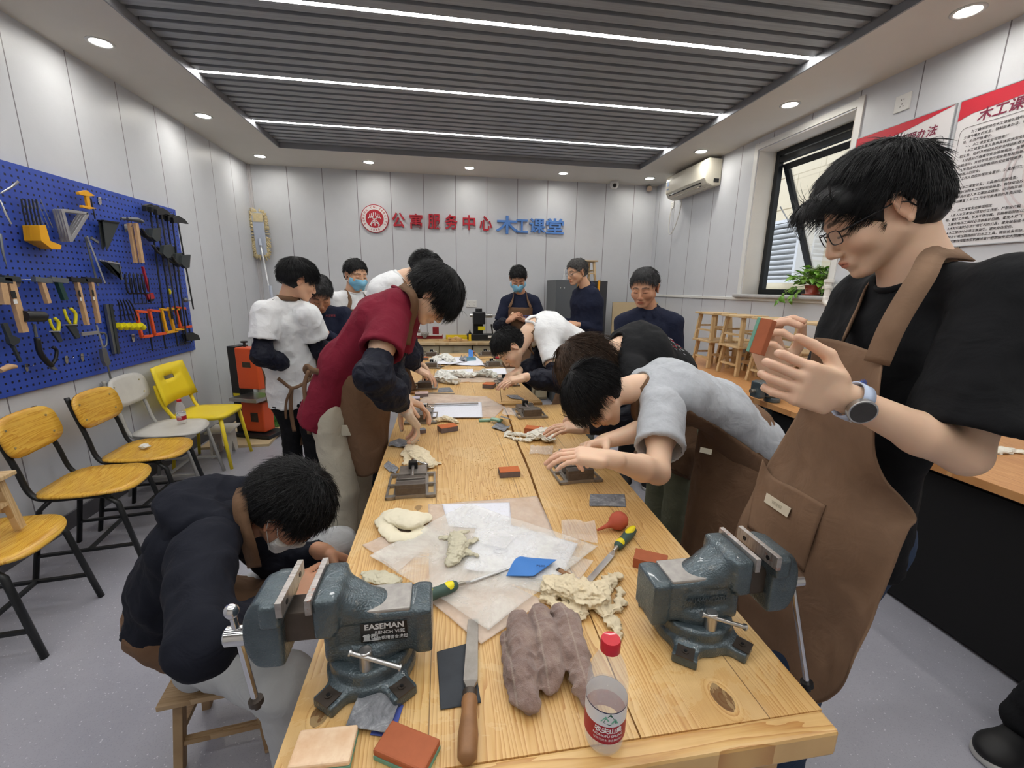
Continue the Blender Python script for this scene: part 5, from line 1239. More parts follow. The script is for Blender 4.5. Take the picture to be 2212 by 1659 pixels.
# rubber blower
p = T(1335, 1143); q_ = T(1283, 1151); t = thing('rubber_blower', 'reddish rubber bulb blower with its nozzle pointing left', 'blower', (p[0], p[1], TZ), math.atan2(q_[1]-p[1], q_[0]-p[0]))
M_rub = mat('red_rubber', S(196, 92, 68), .6, var=.07, vs=40)
B().lathe([(.001, -.028), (.012, -.026), (.022, -.018), (.0275, -.004), (.026, .010), (.018, .022), (.010, .030), (.0065, .040), (.0045, .055), (.003, .072)], (0, 0, .0278), nrm((1, 0, -.30)), 30).obj('bulb', M_rub, t, smooth=True)
# key bar beside the left drill vise, bits of wood
p = T(900, 1000, .02); tag(B().bar((-.03, .012, .006), (.03, -.012, .006), .007, .004).obj('steel_key', M_chrome, loc=(p[0]+.02, p[1]-.02, TZ + .006)), 'bright steel bar lying on the cream glove behind the left drill vise', 'key')
b = B(); rr = np.random.RandomState(5)
for i in range(420):
    px = rr.normal(1060, 55); py = rr.normal(1010, 55)
    if not (840 < px < 1140 and 925 < py < 1090): continue
    p = T(px, py); b.box((p[0], p[1], TZ + .0006), (rr.uniform(.0015, .006), rr.uniform(.0008, .0022), .001), (0, 0, rr.uniform(0, 6)))
tag(b.obj('sawdust', mat('sawdust', S(206, 162, 104), .9)), 'scattered sawdust and shavings in the middle of the near bench', 'sawdust', kind='stuff')

# ------------------------------------------------------------------ water bottles
n = N('pet'); n.set(Base_Color=(1, 1, 1, 1), Roughness=.03, Alpha=.20, Specular_IOR_Level=.9, IOR=1.5); M_pet = n.m
M_red = mat('cap_red', S(196, 26, 44), .3, coat=.3); M_lab_r = mat('label_red', S(168, 24, 44), .45); M_lab_w = mat('label_white', S(226, 226, 230), .4); M_navy = mat('label_navy', S(40, 44, 84), .45); M_txtw = mat('label_text', S(240, 236, 236), .5)
M_lg = mat('label_green', S(30, 92, 76), .5); M_lg2 = mat('label_green_light', S(120, 186, 160), .5)
n = N('water'); n.set(Base_Color=(1, 1, 1, 1), Roughness=0, Alpha=.12, Specular_IOR_Level=.8); M_water = n.m
def bottle(loc, rz, label, s=1.0, group='water bottles with red caps'):
    t = thing('water_bottle', label, 'bottle', loc, rz, group)
    prof = [(.001, .006), (.016, .004), (.021, .0), (.028, .004), (.0305, .012), (.0300, .022), (.0312, .028), (.0312, .086), (.0305, .090), (.0313, .096), (.0313, .118), (.0305, .124), (.0255, .143), (.0185, .158), (.0135, .166), (.0130, .178), (.0125, .182)]
    ob = B().lathe([(r*s, h*s) for r, h in prof], n=40, cap=False).obj('bottle_body', M_pet, t, smooth=True)
    B().lathe([(.001*s, .008*s), (.028*s, .008*s), (.0295*s, .030*s), (.0303*s, .094*s), (.001, .0945*s)], n=40, cap=False).obj('water', M_water, t, smooth=True)
    B().lathe([(.0140*s, .170*s), (.0150*s, .171*s), (.0152*s, .186*s), (.0138*s, .1895*s), (.001, .190*s)], n=40).obj('cap', M_red, t, smooth=False, auto=40)
    R = .0318*s
    def band(z0, z1, m, nm, r=R): return B().lathe([(r, z0*s), (r, z1*s)], n=48, cap=False).obj(nm, m, t, smooth=True)
    band(.030, .062, M_lab_r, 'label_band'); band(.062, .088, M_lab_w, 'label_band'); band(.0865, .0885, M_navy, 'label_band', R + .0002)
    def wrap(V, F, th0, z0, m, nm, r=R + .0004):
        th = th0 + V[:, 0]/r; P = np.c_[np.cos(th)*(r + V[:, 2]), np.sin(th)*(r + V[:, 2]), z0*s + V[:, 1]]; mesh_obj(nm, P, F, m, t)
    a = -PI/2
    for txt, sz, z0, sx, bo in (('农夫山泉', .0110, .0545, 1.0, .0004), ('NONGFU SPRING', .0062, .0452, 1.0, .0001), ('饮用天然水 净含量380ml', .0048, .0375, .9, 0.0)):
        V, F = text_mesh(txt, sz*s, 0, sx=sx, bold=bo); wrap(V, F, a, z0, M_txtw, 'label_text')
    for pts, m, dz in (([(-.014, 0), (-.006, .012), (0, .003)], M_lg2, 0), ([(.014, -.002), (.009, .008), (.002, 0)], M_lg2, 0), ([(-.010, 0), (.001, .017), (.011, 0), (0, -.004)], M_lg, .0001)):
        V = np.array([(x*s, y*s, dz) for x, y in pts]); wrap(V, [tuple(range(len(pts)))], a, .070, m, 'label_mountain')
    return t
pb = T(1303, 1597); bottle((pb[0], pb[1], TZ + .0005), -.20, 'clear water bottle with a red cap near the front edge of the bench')
# ------------------------------------------------------------------ things on the back and right walls
M_sred = mat('sign_red', S(176, 34, 50), .35); M_sblue = mat('sign_blue', S(84, 132, 204), .35); M_swhite = mat('sign_white', S(226, 222, 222), .35); M_sside = mat('sign_edge', S(190, 192, 196), .5)
def back_text(txt, px, py, w, h, label, m, bold=.004, cat='lettering', group='red characters on the back wall', sx=None, name='wall_character'):
    p = atY(px, py, YB); V, F = text_mesh(txt, 1.0, .012, bold=bold*4)
    lo, hi = V.min(0), V.max(0); V[:, 0] = (V[:, 0] - (lo[0] + hi[0])/2)*w/(hi[0] - lo[0]); V[:, 1] = (V[:, 1] - (lo[1] + hi[1])/2)*h/(hi[1] - lo[1])
    P = np.c_[V[:, 0], -.018 - V[:, 2]*1.0, V[:, 1]]
    o = mesh_obj(name, P, F, m, loc=(p[0], YB, p[2])); tag(o, label, cat, group); return o
for ch, px, py, nm in (('公', 861, 476, 'first after the round emblem'), ('寓', 899, 478, 'second after the emblem'), ('服', 938, 479, 'third after the emblem'), ('务', 975, 480, 'fourth after the emblem'), ('中', 1013, 481, 'fifth after the emblem'), ('心', 1049, 483, 'last red one, just before the blue word')):
    back_text(ch, px, py, .165, .185, 'red raised character on the back wall, ' + nm, M_sred)
wt = thing('wall_lettering', 'blue joined brush-style lettering on the back wall, right of the red characters', 'lettering', (atY(1145, 487, YB)[0], YB, atY(1145, 487, YB)[2]))
for ch, px, py, w, h in (('木', 1095, 486, .30, .23), ('工', 1127, 489, .17, .17), ('课', 1160, 488, .22, .19), ('堂', 1198, 489, .25, .20)):
    p = atY(px, py, YB); V, F = text_mesh(ch, 1.0, .012, bold=.018); lo, hi = V.min(0), V.max(0); V[:, 0] = (V[:, 0] - (lo[0] + hi[0])/2)*w/(hi[0] - lo[0]); V[:, 1] = (V[:, 1] - (lo[1] + hi[1])/2)*h/(hi[1] - lo[1])
    mesh_obj('character', np.c_[p[0] + V[:, 0], YB - .018 - V[:, 2], p[2] + V[:, 1]], F, M_sblue, wt, world=True)
p = atY(810, 473, YB); em = thing('wall_emblem', 'round red and white university emblem on the back wall', 'emblem', (p[0], YB, p[2]))
B().cyl((0, -.006, 0), (0, -.022, 0), .172, n=56).obj('disc', M_sred, em); B().cyl((0, -.022, 0), (0, -.025, 0), .163, n=56).obj('white_ring', M_swhite, em); B().cyl((0, -.025, 0), (0, -.028, 0), .112, n=48).obj('red_centre', M_sred, em)
b = B()
for s in (-1, 1):
    for k in range(3):
        pts = [(s*(.012 + .022*k), .075 - .010*k), (s*(.014 + .024*k), .035 - .008*k), (s*(.035 + .022*k), .010 - .004*k)]
        b.tube([(x, -.030, z) for x, z in pts], .0055, 6)
    for k in range(2):
        b.tube([(s*.012, -.030, -.015 - .026*k), (s*(.040 + .01*k), -.030, -.045 - .024*k), (s*(.062 - .02*k), -.030, -.080 - .012*k)], .0055, 6)
b.tube([(0, -.030, .0), (0, -.030, -.085)], .0055, 6); b.tube([(-.04, -.030, .012), (0, -.030, -.004), (.04, -.030, .012)], .005, 6); b.obj('motif', M_swhite, em)
b = B()
def ringtext(txt, r, a0, a1, size, flip=False):
    for i, ch in enumerate(txt):
        if ch == ' ': continue
        a = a0 + (a1 - a0)*i/max(1, len(txt) - 1); V, F = text_mesh(ch, size, .0006, bold=.0006)
        rot = a - PI/2 if not flip else a + PI/2; c, s = math.cos(rot), math.sin(rot)
        x = V[:, 0]*c - V[:, 1]*s + r*math.cos(a); z = V[:, 0]*s + V[:, 1]*c + r*math.sin(a); b.add(np.c_[x, -.0265 - V[:, 2], z], F)
ringtext('PEKING UNIVERSITY', .137, math.radians(208), math.radians(-28), .034); ringtext('1898', .137, math.radians(250), math.radians(290), .034, True); b.obj('ring_lettering', M_sred, em)

M_ac = mat('ac_plastic', S(218, 214, 200), .35); M_lab = mat('energy_label', S(120, 150, 200), .5)
ac = thing('air_conditioner', 'white wall air conditioner high on the right wall', 'air conditioner', (XR, 5.02, 2.75))
y0, y1 = 4.60, 5.44; yc = 0.0; hy = (y1 - y0)/2
prof = [(-.002, .13), (-.15, .135), (-.195, .115), (-.205, .06), (-.200, -.07), (-.165, -.125), (-.10, -.150), (-.002, -.135)]
B().prism([(x, z) for x, z in prof], (0, -hy, 0), (1, 0, 0), (0, 0, 1), (0, 2*hy, 0)).obj('casing', M_ac, ac, bevel=.012)
B().box((-.19, 0, -.105), (.012, 2*hy - .16, .006), (0, .6, 0)).obj('vent_slot', M_black, ac); B().box((-.14, 0, -.142), (.05, 2*hy - .2, .005), (0, .35, 0)).obj('louvre', mat('ac_louvre', S(206, 202, 190), .4), ac)
B().box((-.204, hy - .06, .03), (.003, .06, .05)).box((-.204, hy - .06, -.03), (.003, .05, .012)).obj('energy_label', M_lab, ac); B().box((-.16, -hy + .12, -.132), (.02, .03, .004), (0, .5, 0)).obj('receiver_window', M_black, ac)
B().box((-.06, -hy - .002, -.09), (.06, .004, .04)).obj('side_grip', M_black, ac)
ct = B(); pp = [(XR - .012, 5.60, 2.545), (XR - .025, 5.60, 2.46), (XR - .035, 5.585, 2.30), (XR - .045, 5.53, 2.215), (XR - .045, 5.43, 2.27), (XR - .04, 5.34, 2.45), (XR - .05, 5.29, 2.60)]
tag(ct.tube(catmull(pp, 6), .006, 8).obj('power_cord', mat('cord_white', S(214, 212, 206), .5), smooth=True), 'white power cord hanging in a loop below the air conditioner', 'cord')
def outlet(name, c, n_axis, w, h, label, gang=1):
    t = thing(name, label, 'outlet', c); m = M_white
    if n_axis == 'y': bx = lambda a, b_, ww, hh, d0, dd: ((a, -d0, b_), (ww, dd, hh))
    else: bx = lambda a, b_, ww, hh, d0, dd: ((-d0, a, b_), (dd, ww, hh))
    B().box(*bx(0, 0, w, h, .005, .010)).obj('cover_plate', m, t, bevel=.002)
    for g in range(gang):
        o = (g - (gang - 1)/2)*w/gang
        for a, b_, ww, hh in ((-.008, .018, .003, .008), (.008, .018, .003, .008), (0, -.008, .003, .009), (-.009, -.022, .008, .003), (.009, -.022, .008, .003)): B().box(*bx(o + a, b_, ww, hh, .0103, .001)).obj('socket_hole', M_black, t)
    return t
outlet('wall_outlet', (XR, 5.60, 2.585), 'x', .075, .085, 'white outlet with a plug left of the air conditioner')
outlet('wall_outlet', (XR, 2.705, 2.712), 'x', .10, .10, 'white wall outlet high on the right wall above the posters')
p = atY(1018, 656, YB); outlet('wall_outlet', (p[0], YB, p[2]), 'y', .15, .09, 'double white outlet on the back wall above the small milling machine', 2)
p = atY(715, 652, YB); outlet('wall_outlet', (p[0], YB, p[2]), 'y', .12, .10, 'white outlet on the back wall between the standing men at the left', 1)
p = atY(1327, 400, 5.93); dc = thing('dome_camera', 'white dome security camera under the soffit at the back', 'camera', (p[0], 5.93, ZC))
B().cyl((0, 0, 0), (0, 0, -.02), .055, n=28).sphere((0, 0, -.045), .058, 14, sc=(1, 1, .95)).obj('housing', M_white, dc, smooth=True); B().sphere((-.012, -.045, -.062), .026, 12).obj('camera_lens', M_black, dc, smooth=True)
p = atY(1408, 402, 5.97); el = thing('wall_spotlight', 'small metal twin spotlight in the back right corner', 'light', (p[0], YB, p[2] + .02))
B().box((0, -.012, 0), (.05, .024, .12)).obj('wall_bracket', M_steel, el, bevel=.003); B().cyl((0, -.03, -.01), (-.02, -.10, -.05), .028, .036, n=20).obj('lamp_head', M_steel, el, auto=40)

# posters on the right wall
M_pos = mat('poster_white', S(222, 220, 222), .4); M_pred = mat('poster_red', S(196, 30, 52), .4); M_ptit = mat('poster_title', S(126, 28, 62), .5); M_pink = mat('poster_text', S(40, 36, 40), .6); M_pfade = mat('poster_watermark', S(212, 202, 204), .5); M_alu = mat('poster_edge', S(178, 180, 184), .4, .5)
def poster(name, ystart, wd, zt, zb, label, title, tx, lines, ts=.072):
    t = thing(name, label, 'poster', (XR - .001, ystart, zb)); h = zt - zb; X = -.010
    B().box((X/2, -wd/2, h/2), (.008, wd, h)).obj('panel', M_pos, t); 
    b = B(); 
    for a, c in ((0, 1), (1, 0)): pass
    for yy in (0, -wd): b.box((X/2 - .001, yy, h/2), (.012, .006, h))
    for zz in (0, h): b.box((X/2 - .001, -wd/2, zz), (.012, wd, .005))
    b.obj('edge_strip', M_alu, t)
    x = X - .0008
    def poly(pts, m, nm, dx=0): B().add([(x - dx, -u*wd, h*v) for u, v in pts], [tuple(range(len(pts)))]).obj(nm, m, t)
    n_ = 14; us = np.linspace(0, 1, n_)
    top = [(u, .995) for u in us]
    poly([(0, .995), (.995, .995)] + [(1 - u, .995 - .045*math.sin(u*PI*.9) - .02*u - .07*u*u) for u in us], M_pred, 'red_swoosh')
    poly([(0, .90), (0, .865)] + [(.5*u, .865 + .11*u**.75) for u in us[1:]] + [(.5*(1 - u), .985 - .085*u**1.3) for u in us[:-1]], M_pred, 'red_swoosh', .0002)
    b = B()
    for r in (.30, .27, .20):
        k = 40; b.add([(x - .0001, -wd*.62 + math.cos(a)*rr_*wd*.95, h*.43 + math.sin(a)*rr_*wd*.95) for rr_ in (r, r - .012) for a in np.linspace(0, 2*PI, k, endpoint=False)], [(i, (i + 1) % k, k + (i + 1) % k, k + i) for i in range(k)])
    b.obj('watermark', M_pfade, t)
    V, F = text_mesh(title, ts, 0, align='LEFT', bold=.0012, shear=.15); mesh_obj('title', np.c_[np.full(len(V), x - .0003), -tx - V[:, 0], h - .115 + V[:, 1]], F, M_ptit, t)
    Vs, Fs = [], []; dz = (h - .19)/max(len(lines), 23); sz = dz*.66; o = 0
    for i, (ind, ln) in enumerate(lines):
        if not ln: continue
        V, F = text_mesh(ln, sz, 0, align='LEFT', bold=.0002); V = np.c_[np.full(len(V), x - .0004), -.055 - ind - V[:, 0], h - .185 - i*dz + V[:, 1]]
        V[:, 1] = np.maximum(V[:, 1], -wd + .03); Vs.append(V); Fs += [tuple(k + o for k in f_) for f_ in F]; o += len(V)
    mesh_obj('body_text', np.vstack(Vs), Fs, M_pink, t)
    b = B(); z0, z1 = .035, h - .155; P = []
    for cx, cz, a0 in ((wd - .06, z1 - .03, 0), (.06, z1 - .03, 90), (.06, z0 + .03, 180), (wd - .06, z0 + .03, 270)):
        for a in range(0, 91, 18): P.append((x - .0005, -(cx + .03*math.cos(math.radians(a0 + a))), cz + .03*math.sin(math.radians(a0 + a))))
    b.tube(P, .0010, 4, closed=True); b.obj('text_border', M_pink, t)
    return t
L_r = [(.03, '为了确保学员在木工课堂实践中的安全，减'), (0, '少意外事故的发生，特制定本办法，请学'), (0, '员，必须严格遵守。'), (.02, '一、木工课堂安全管理责任'), (.02, '1.木工课堂负责人负责具体实施安全管理'), (0, '和义务，组织开展相关的安全培训和教育'), (.02, '3.学员应严格遵守安全管理规定，指导'), (0, '实践活动，并对学员进行安全教育和指导。'), (.02, '4.学员应听从指导教师的安全管理要求，'),
       (0, '身和他人的安全。'), (.02, '5.工作人员应加强安全意识，认真履行工'), (0, '作。'), (.02, '6.对木工课堂设备、工具进行定期检查，'), (0, '周，及时消除木工课堂安全隐患，做好安全防范'), (.02, '7.学员在进入木工课堂实践前，必须购买相'), (0, '险产品覆盖了木工工作中可能遇到的各类风险，'), (0, '性。'), (.02, '二、木工课堂安全管理规定'), (.02, '1.进入木工课堂必须穿好工作服，严禁穿拖鞋'),
       (0, '物，戴好工作帽，长发不得外露，衣袖卷到肘部以上'), (.02, '2.操作电动工具时必须佩戴护目镜，避免木屑飞'), (.02, '3.木材切割时必须使用锋利的刀具，避免破裂或卡'), (.02, '4.木工操作时必须注意姿势，避免身体受伤。'), (.02, '5.禁止使用过期或损坏的木工工具，确保设备完好。'), (.02, '6.禁止擅自调整木工机器设备，必须由专业人员操作')]
L_l = [(.02, '1.爱护木工工具和设备，不得因操作不慎伤及手'), (0, '部。'), (.02, '2.注意用电安全，防止事故。'), (.02, ''), (.02, '3.不得携带易燃物品。'), (0, '保持整洁，使用后须将工具摆放整齐有'), (0, '序。'), (.02, '4.听从指导教师安排，按规操作规'), (0, '程进行，违者自行承'), (0, '担后果，损坏合计'), (0, '赔偿。'), (.02, '5.课后请关闭电源并离开，不得留宿'), (0, '室内。')]
poster('rules_poster', 2.345, .86, 2.585, 1.775, 'white and red rules poster farther right, mostly dense black text', '木工课堂安全管理规定', .10, L_r, .068)
poster('rules_poster', 2.995, .625, 2.585, 1.775, 'narrower white and red rules poster behind the standing man\'s head', '木工课堂管理办法', .05, L_l, .062)

# potted plant and white fitting at the window
pl = thing('potted_plant', 'green trailing pothos in a small red-brown pot on the window sill', 'plant', (XR + .06, 3.24, WZ0))
M_pot = mat('pot_red', S(150, 56, 40), .35, coat=.3)
pt = B().lathe([(.05, 0), (.075, .002), (.078, .012), (.052, .014), (.062, .075), (.066, .085), (.060, .085), (.056, .075), (.001, .07)], n=28).obj('pot', M_pot, pl, smooth=True)
n = N('leaf_green'); n.set(Base_Color=n.ramp(n.noise(9, 3, .6), [(.25, S(60, 104, 34)), (.55, S(104, 150, 50)), (.8, S(150, 186, 84))]), Roughness=.4, Subsurface_Weight=.15, Subsurface_Radius=(.3, .6, .1), Subsurface_Scale=.01); M_leaf = n.m
rr = np.random.RandomState(11); lf = B(); st = B()
def leaf(b, base, d, up, L):
    d = nrm(d); s = nrm(np.cross(d, up)); nn = np.cross(s, d); W = L*.36
    pts = []
    for u, w_ in ((0, .0), (.06, .55), (.22, .95), (.42, 1.0), (.65, .72), (.85, .32), (1.0, .0)):
        c = base + d*L*u - nn*L*.25*u*u; pts.append([c - s*W*w_ + nn*W*.28*w_, c, c + s*W*w_ + nn*W*.28*w_])
    b.grid(pts)
for i in range(120):
    a = rr.uniform(0, 2*PI); r = rr.uniform(.01, .17); h = .09 + rr.uniform(.0, .15)*(1.15 - r*4); c = np.array([math.cos(a)*r*.75, math.sin(a)*r*1.12, max(h, .045)])
    st.tube(catmull([(0, 0, .08), c*[.5, .5, 1] + [0, 0, .01], c], 3), .0016, 4)
    leaf(lf, c, (math.cos(a) + rr.normal(0, .4), math.sin(a) + rr.normal(0, .4), rr.normal(.1, .45)), (rr.normal(0, .3), rr.normal(0, .3), 1), rr.uniform(.045, .075))
for pts in (((-.05, .02, .08), (-.12, .06, .06), (-.18, .12, .0), (-.17, .16, -.05), (-.16, .18, -.08)), ((-.04, -.01, .07), (-.11, .02, .03), (-.15, .04, -.02), (-.16, .05, -.05)), ((-.02, .05, .08), (-.08, .14, .06), (-.10, .20, .03)), ((.0, -.05, .08), (-.05, -.13, .05), (-.06, -.16, .01))):
    q = catmull(pts, 4); st.tube(q, .0020, 5)
    for k in range(3, len(q), 2): leaf(lf, q[k], (rr.normal(-.3, .6), rr.normal(0, .8), rr.normal(-.5, .4)), (-1, 0, .5), rr.uniform(.045, .07))
st.obj('stems', mat('stem_green', S(140, 160, 90), .5), pl); lf.obj('leaves', M_leaf, pl, smooth=True, solid=.0006)
fx = thing('pipe_fitting', 'white ribbed plastic pipe fitting fixed to the wall beside the window sill', 'pipe fitting', (XR - .05, 2.93, 1.47)); b = B()
for y, h in ((.055, .13), (-.045, .09)):
    b.lathe([(.022, -.01), (.022, h*.45), (.028, h*.46), (.028, h*.62), (.022, h*.63), (.022, h*.8), (.034, h*.82), (.034, h), (.026, h*1.01), (.026, h*.9)], (0, y, 0), n=20)
b.obj('socket', mat('fitting_white', S(232, 230, 226), .35), fx, auto=40)
b = B().tube(catmull([(0, .055, 0), (0, .05, -.04), (0, .005, -.058), (0, -.04, -.04), (0, -.045, 0)], 5), .024, 14); b.cyl((0, .005, -.03), (.05, .005, -.03), .012, n=12); b.obj('bend', mat('fitting_white'), fx, smooth=True)

# ------------------------------------------------------------------ back counter and machines
M_cab = wood_mat('cabinet_veneer', S(196, 186, 158), S(186, 174, 144), S(170, 156, 124), axis=0, ring=55, rough=.5)
M_top = wood_mat('counter_top', S(214, 192, 152), S(204, 178, 136), S(184, 154, 110), axis=0, ring=50, rough=.4)
CY0 = 5.60
def cabinet(x0, x1, label, hide_left=False):
    t = thing('drawer_cabinet', label, 'cabinet', ((x0 + x1)/2, CY0 + .24, 0), group='cabinets under the back counter'); w_ = x1 - x0
    B().box((0, .01, .39), (w_ - .004, .46, .76)).obj('body', M_cab, t)
    for s in (-1, 1):
        d = B().box((s*w_/4, -.231, .675), (w_/2 - .012, .018, .155)).obj('drawer', M_cab, t, bevel=.002)
        B().bar((s*w_/4 - .04, -.262, .69), (s*w_/4 + .04, -.262, .69), .008, .008).box((s*w_/4 - .038, -.251, .69), (.006, .02, .006)).box((s*w_/4 + .038, -.251, .69), (.006, .02, .006)).obj('handle', M_dv, d)
        d = B().box((s*w_/4, -.231, .34), (w_/2 - .012, .018, .50)).obj('door', M_cab, t, bevel=.002)
        B().box((s*w_/4, -.2415, .34), (w_/2 - .09, .006, .42)).obj('panel', M_cab, d, bevel=.002)
        B().bar((s*.035, -.262, .42), (s*.035, -.262, .50), .008, .008).box((s*.035, -.251, .425), (.006, .02, .006)).box((s*.035, -.251, .495), (.006, .02, .006)).obj('handle', M_dv, d)
    return t
cabinet(-1.34, -.495, 'pale drawer cabinet hidden behind the men at the left'); cabinet(-.49, .355, 'pale drawer cabinet under the red lathe'); cabinet(.365, 1.21, 'pale drawer cabinet under the black milling machine')
t = thing('cupboard', 'narrow pale cupboard at the right end of the back counter', 'cabinet', (1.30, CY0 + .24, 0)); B().box((0, .01, .39), (.17, .46, .76)).obj('body', M_cab, t); B().box((0, -.231, .39), (.15, .018, .70)).obj('door', M_cab, t, bevel=.002)
tag(B().box((.03, CY0 + .225, .7875), (2.76, .53, .033)).obj('countertop', M_top, bevel=.003), 'long pale wooden worktop along the back wall', 'worktop')
M_lred = mat('machine_red', S(134, 30, 40), .35, coat=.3); CT = .805
t = thing('bench_lathe', 'small dark red metal lathe on the back counter', 'lathe', (-.27, 5.80, CT)); 
B().box((.0, 0, .012), (.58, .20, .024)).obj('base_board', M_top, t); B().box((.0, 0, .05), (.50, .10, .05)).obj('bed', M_lred, t, bevel=.004)
B().box((-.17, 0, .13), (.15, .14, .14)).obj('headstock', M_lred, t, bevel=.01); B().cyl((-.09, 0, .145), (-.04, 0, .145), .045, n=24).obj('chuck', M_steel, t, auto=40); B().box((.16, 0, .12), (.08, .08, .12)).obj('tailstock', M_lred, t, bevel=.006)
B().cyl((-.17, -.075, .15), (-.17, -.10, .15), .035, n=20).obj('handwheel', M_steel, t, auto=40); B().cyl((-.08, -.06, .075), (.24, -.06, .075), .008, n=10).obj('lead_screw', M_steel, t); B().box((.02, -.02, .085), (.10, .12, .03)).obj('carriage', M_dv, t, bevel=.003); B().cyl((.02, -.085, .07), (.02, -.11, .07), .028, n=18).obj('handwheel', M_steel, t, auto=40)
t = thing('milling_machine', 'small black milling machine with a yellow label on the back counter', 'milling machine', (.47, 5.80, CT)); M_mb = mat('machine_black', S(30, 31, 34), .4)
B().box((.05, 0, .05), (.44, .16, .07)).obj('base', M_mb, t, bevel=.006); B().box((-.02, .03, .14), (.13, .12, .26)).obj('column', M_mb, t, bevel=.008); B().box((-.01, -.02, .30), (.16, .16, .16)).obj('head', M_mb, t, bevel=.01); B().cyl((-.01, 0, .38), (-.01, 0, .42), .045, n=20).obj('motor_cap', M_mb, t, auto=40)
B().cyl((.08, -.02, .33), (.17, -.02, .33), .03, n=18).cyl((.17, -.02, .33), (.22, -.02, .33), .010, n=10).obj('spindle', M_steel, t, auto=40); B().cyl((-.09, -.02, .33), (-.13, -.02, .33), .02, n=14).obj('knob', M_steel, t, auto=40)
B().box((.02, -.072, .165), (.09, .003, .05)).obj('yellow_label', mat('label_yellow', S(224, 208, 40), .5), t); B().box((.14, -.083, .055), (.07, .003, .03)).obj('white_label', M_white, t); B().cyl((.17, -.06, .09), (.15, -.08, .22), .008, .012, n=10).obj('lever', M_mb, t); B().cyl((-.14, -.04, .06), (-.10, -.04, .06), .04, n=20).obj('handwheel', M_mb, t, auto=40)
V, F = text_mesh('4x1', .028, .0004); 
t = thing('tray', 'yellow plastic tray on the back counter', 'tray', (.17, 5.83, CT)); b = B(); b.box((0, 0, .006), (.30, .18, .012))
for s in (-1, 1): b.box((s*.146, 0, .03), (.008, .18, .06)); b.box((0, s*.086, .03), (.30, .008, .06))
b.obj('tray_body', mat('tray_yellow', S(222, 196, 30), .4), t, bevel=.002)
woodm = mat('wood_offcut', S(214, 178, 128), .7, var=.12, vs=20)
for i, (x, y, z, rz, ry) in enumerate(((.05, 5.70, .012, .3, 0), (.10, 5.69, .012, -.4, 0), (.16, 5.70, .012, .9, .0), (.08, 5.70, .036, 1.2, .2), (.13, 5.71, .038, .1, -.2), (.20, 5.69, .014, .5, 0), (.25, 5.70, .012, -.3, 0), (.18, 5.70, .040, -.7, .1))):
    tag(B().box((0, 0, 0), (.11, .03, .022)).obj('wood_offcut', woodm, loc=(x, y, CT + z), rot=(0, ry, rz), bevel=.002), 'pale wood offcut between lathe and milling machine, ' + ('at the left end', 'lower front', 'under the crossed pieces', 'crossed on top at the left', 'crossed on top in the middle', 'right of the middle', 'at the right end', 'crossed on top at the right')[i], 'wood piece', 'wood offcuts piled on the back counter')
t = thing('glue_bottle', 'yellow glue bottle with a black nozzle beside the milling machine', 'bottle', (.335, 5.74, CT)); B().cyl((0, 0, 0), (0, 0, .085), .026, n=18).obj('bottle_body', mat('glue_yellow', S(226, 190, 30), .4), t, bevel=.004, auto=40); B().lathe([(.022, .085), (.020, .10), (.006, .135), (.003, .15)], n=14).obj('nozzle', M_black, t)

# grey machine in the back right, stool and bottle on it
M_gm = mat('machine_grey', S(92, 96, 100), .45, .2); M_or = mat('strip_orange', S(232, 160, 36), .4)
gx0, gx1, gy0, gy1, gh = 1.42, 2.13, 5.46, 5.98, 1.61
t = thing('band_saw_cabinet', 'tall grey machine cabinet with yellow-orange strips in the back right corner', 'machine', ((gx0 + gx1)/2, (gy0 + gy1)/2, 0)); W2, D2 = (gx1 - gx0)/2, (gy1 - gy0)/2
B().box((-W2 + .14, 0, gh/2), (.28, 2*D2, gh)).obj('left_housing', M_gm, t, bevel=.006); B().box((.18, .03, gh/2), (2*W2 - .36, 2*D2 - .08, gh - .01)).obj('main_housing', mat('machine_dark_grey', S(58, 60, 64), .45, .2), t, bevel=.006)
for x in (-W2 + .292, W2 - .14): B().box((x, -D2 + .02, gh/2), (.022, .03, gh)).obj('orange_strip', M_or, t)
k = B().cyl((-W2 + .10, -D2, 1.02), (-W2 + .10, -D2 - .03, 1.02), .055, n=24).obj('dial', M_black, t, auto=40); B().cyl((-W2 + .07, -D2 - .03, 1.02), (-W2 + .03, -D2 - .10, 1.02), .018, n=14).obj('knob', M_steel, k, auto=40)
for x in (-.30, -.25): B().cyl((x, -D2 - .001, gh - .10), (x, -D2 - .004, gh - .10), .008, n=10).obj('rivet', M_steel, t)
p = atY(1214, 585, 5.7); t = thing('spray_bottle', 'small clear bottle standing on the grey machine', 'bottle', (p[0] + .02, 5.66, gh)); B().lathe([(.02, 0), (.022, .05), (.008, .08), (.006, .11), (.001, .112)], n=14).obj('bottle_body', M_pet, t); B().cyl((0, 0, .11), (.01, 0, .15), .004, n=8).obj('nozzle', M_white, t)
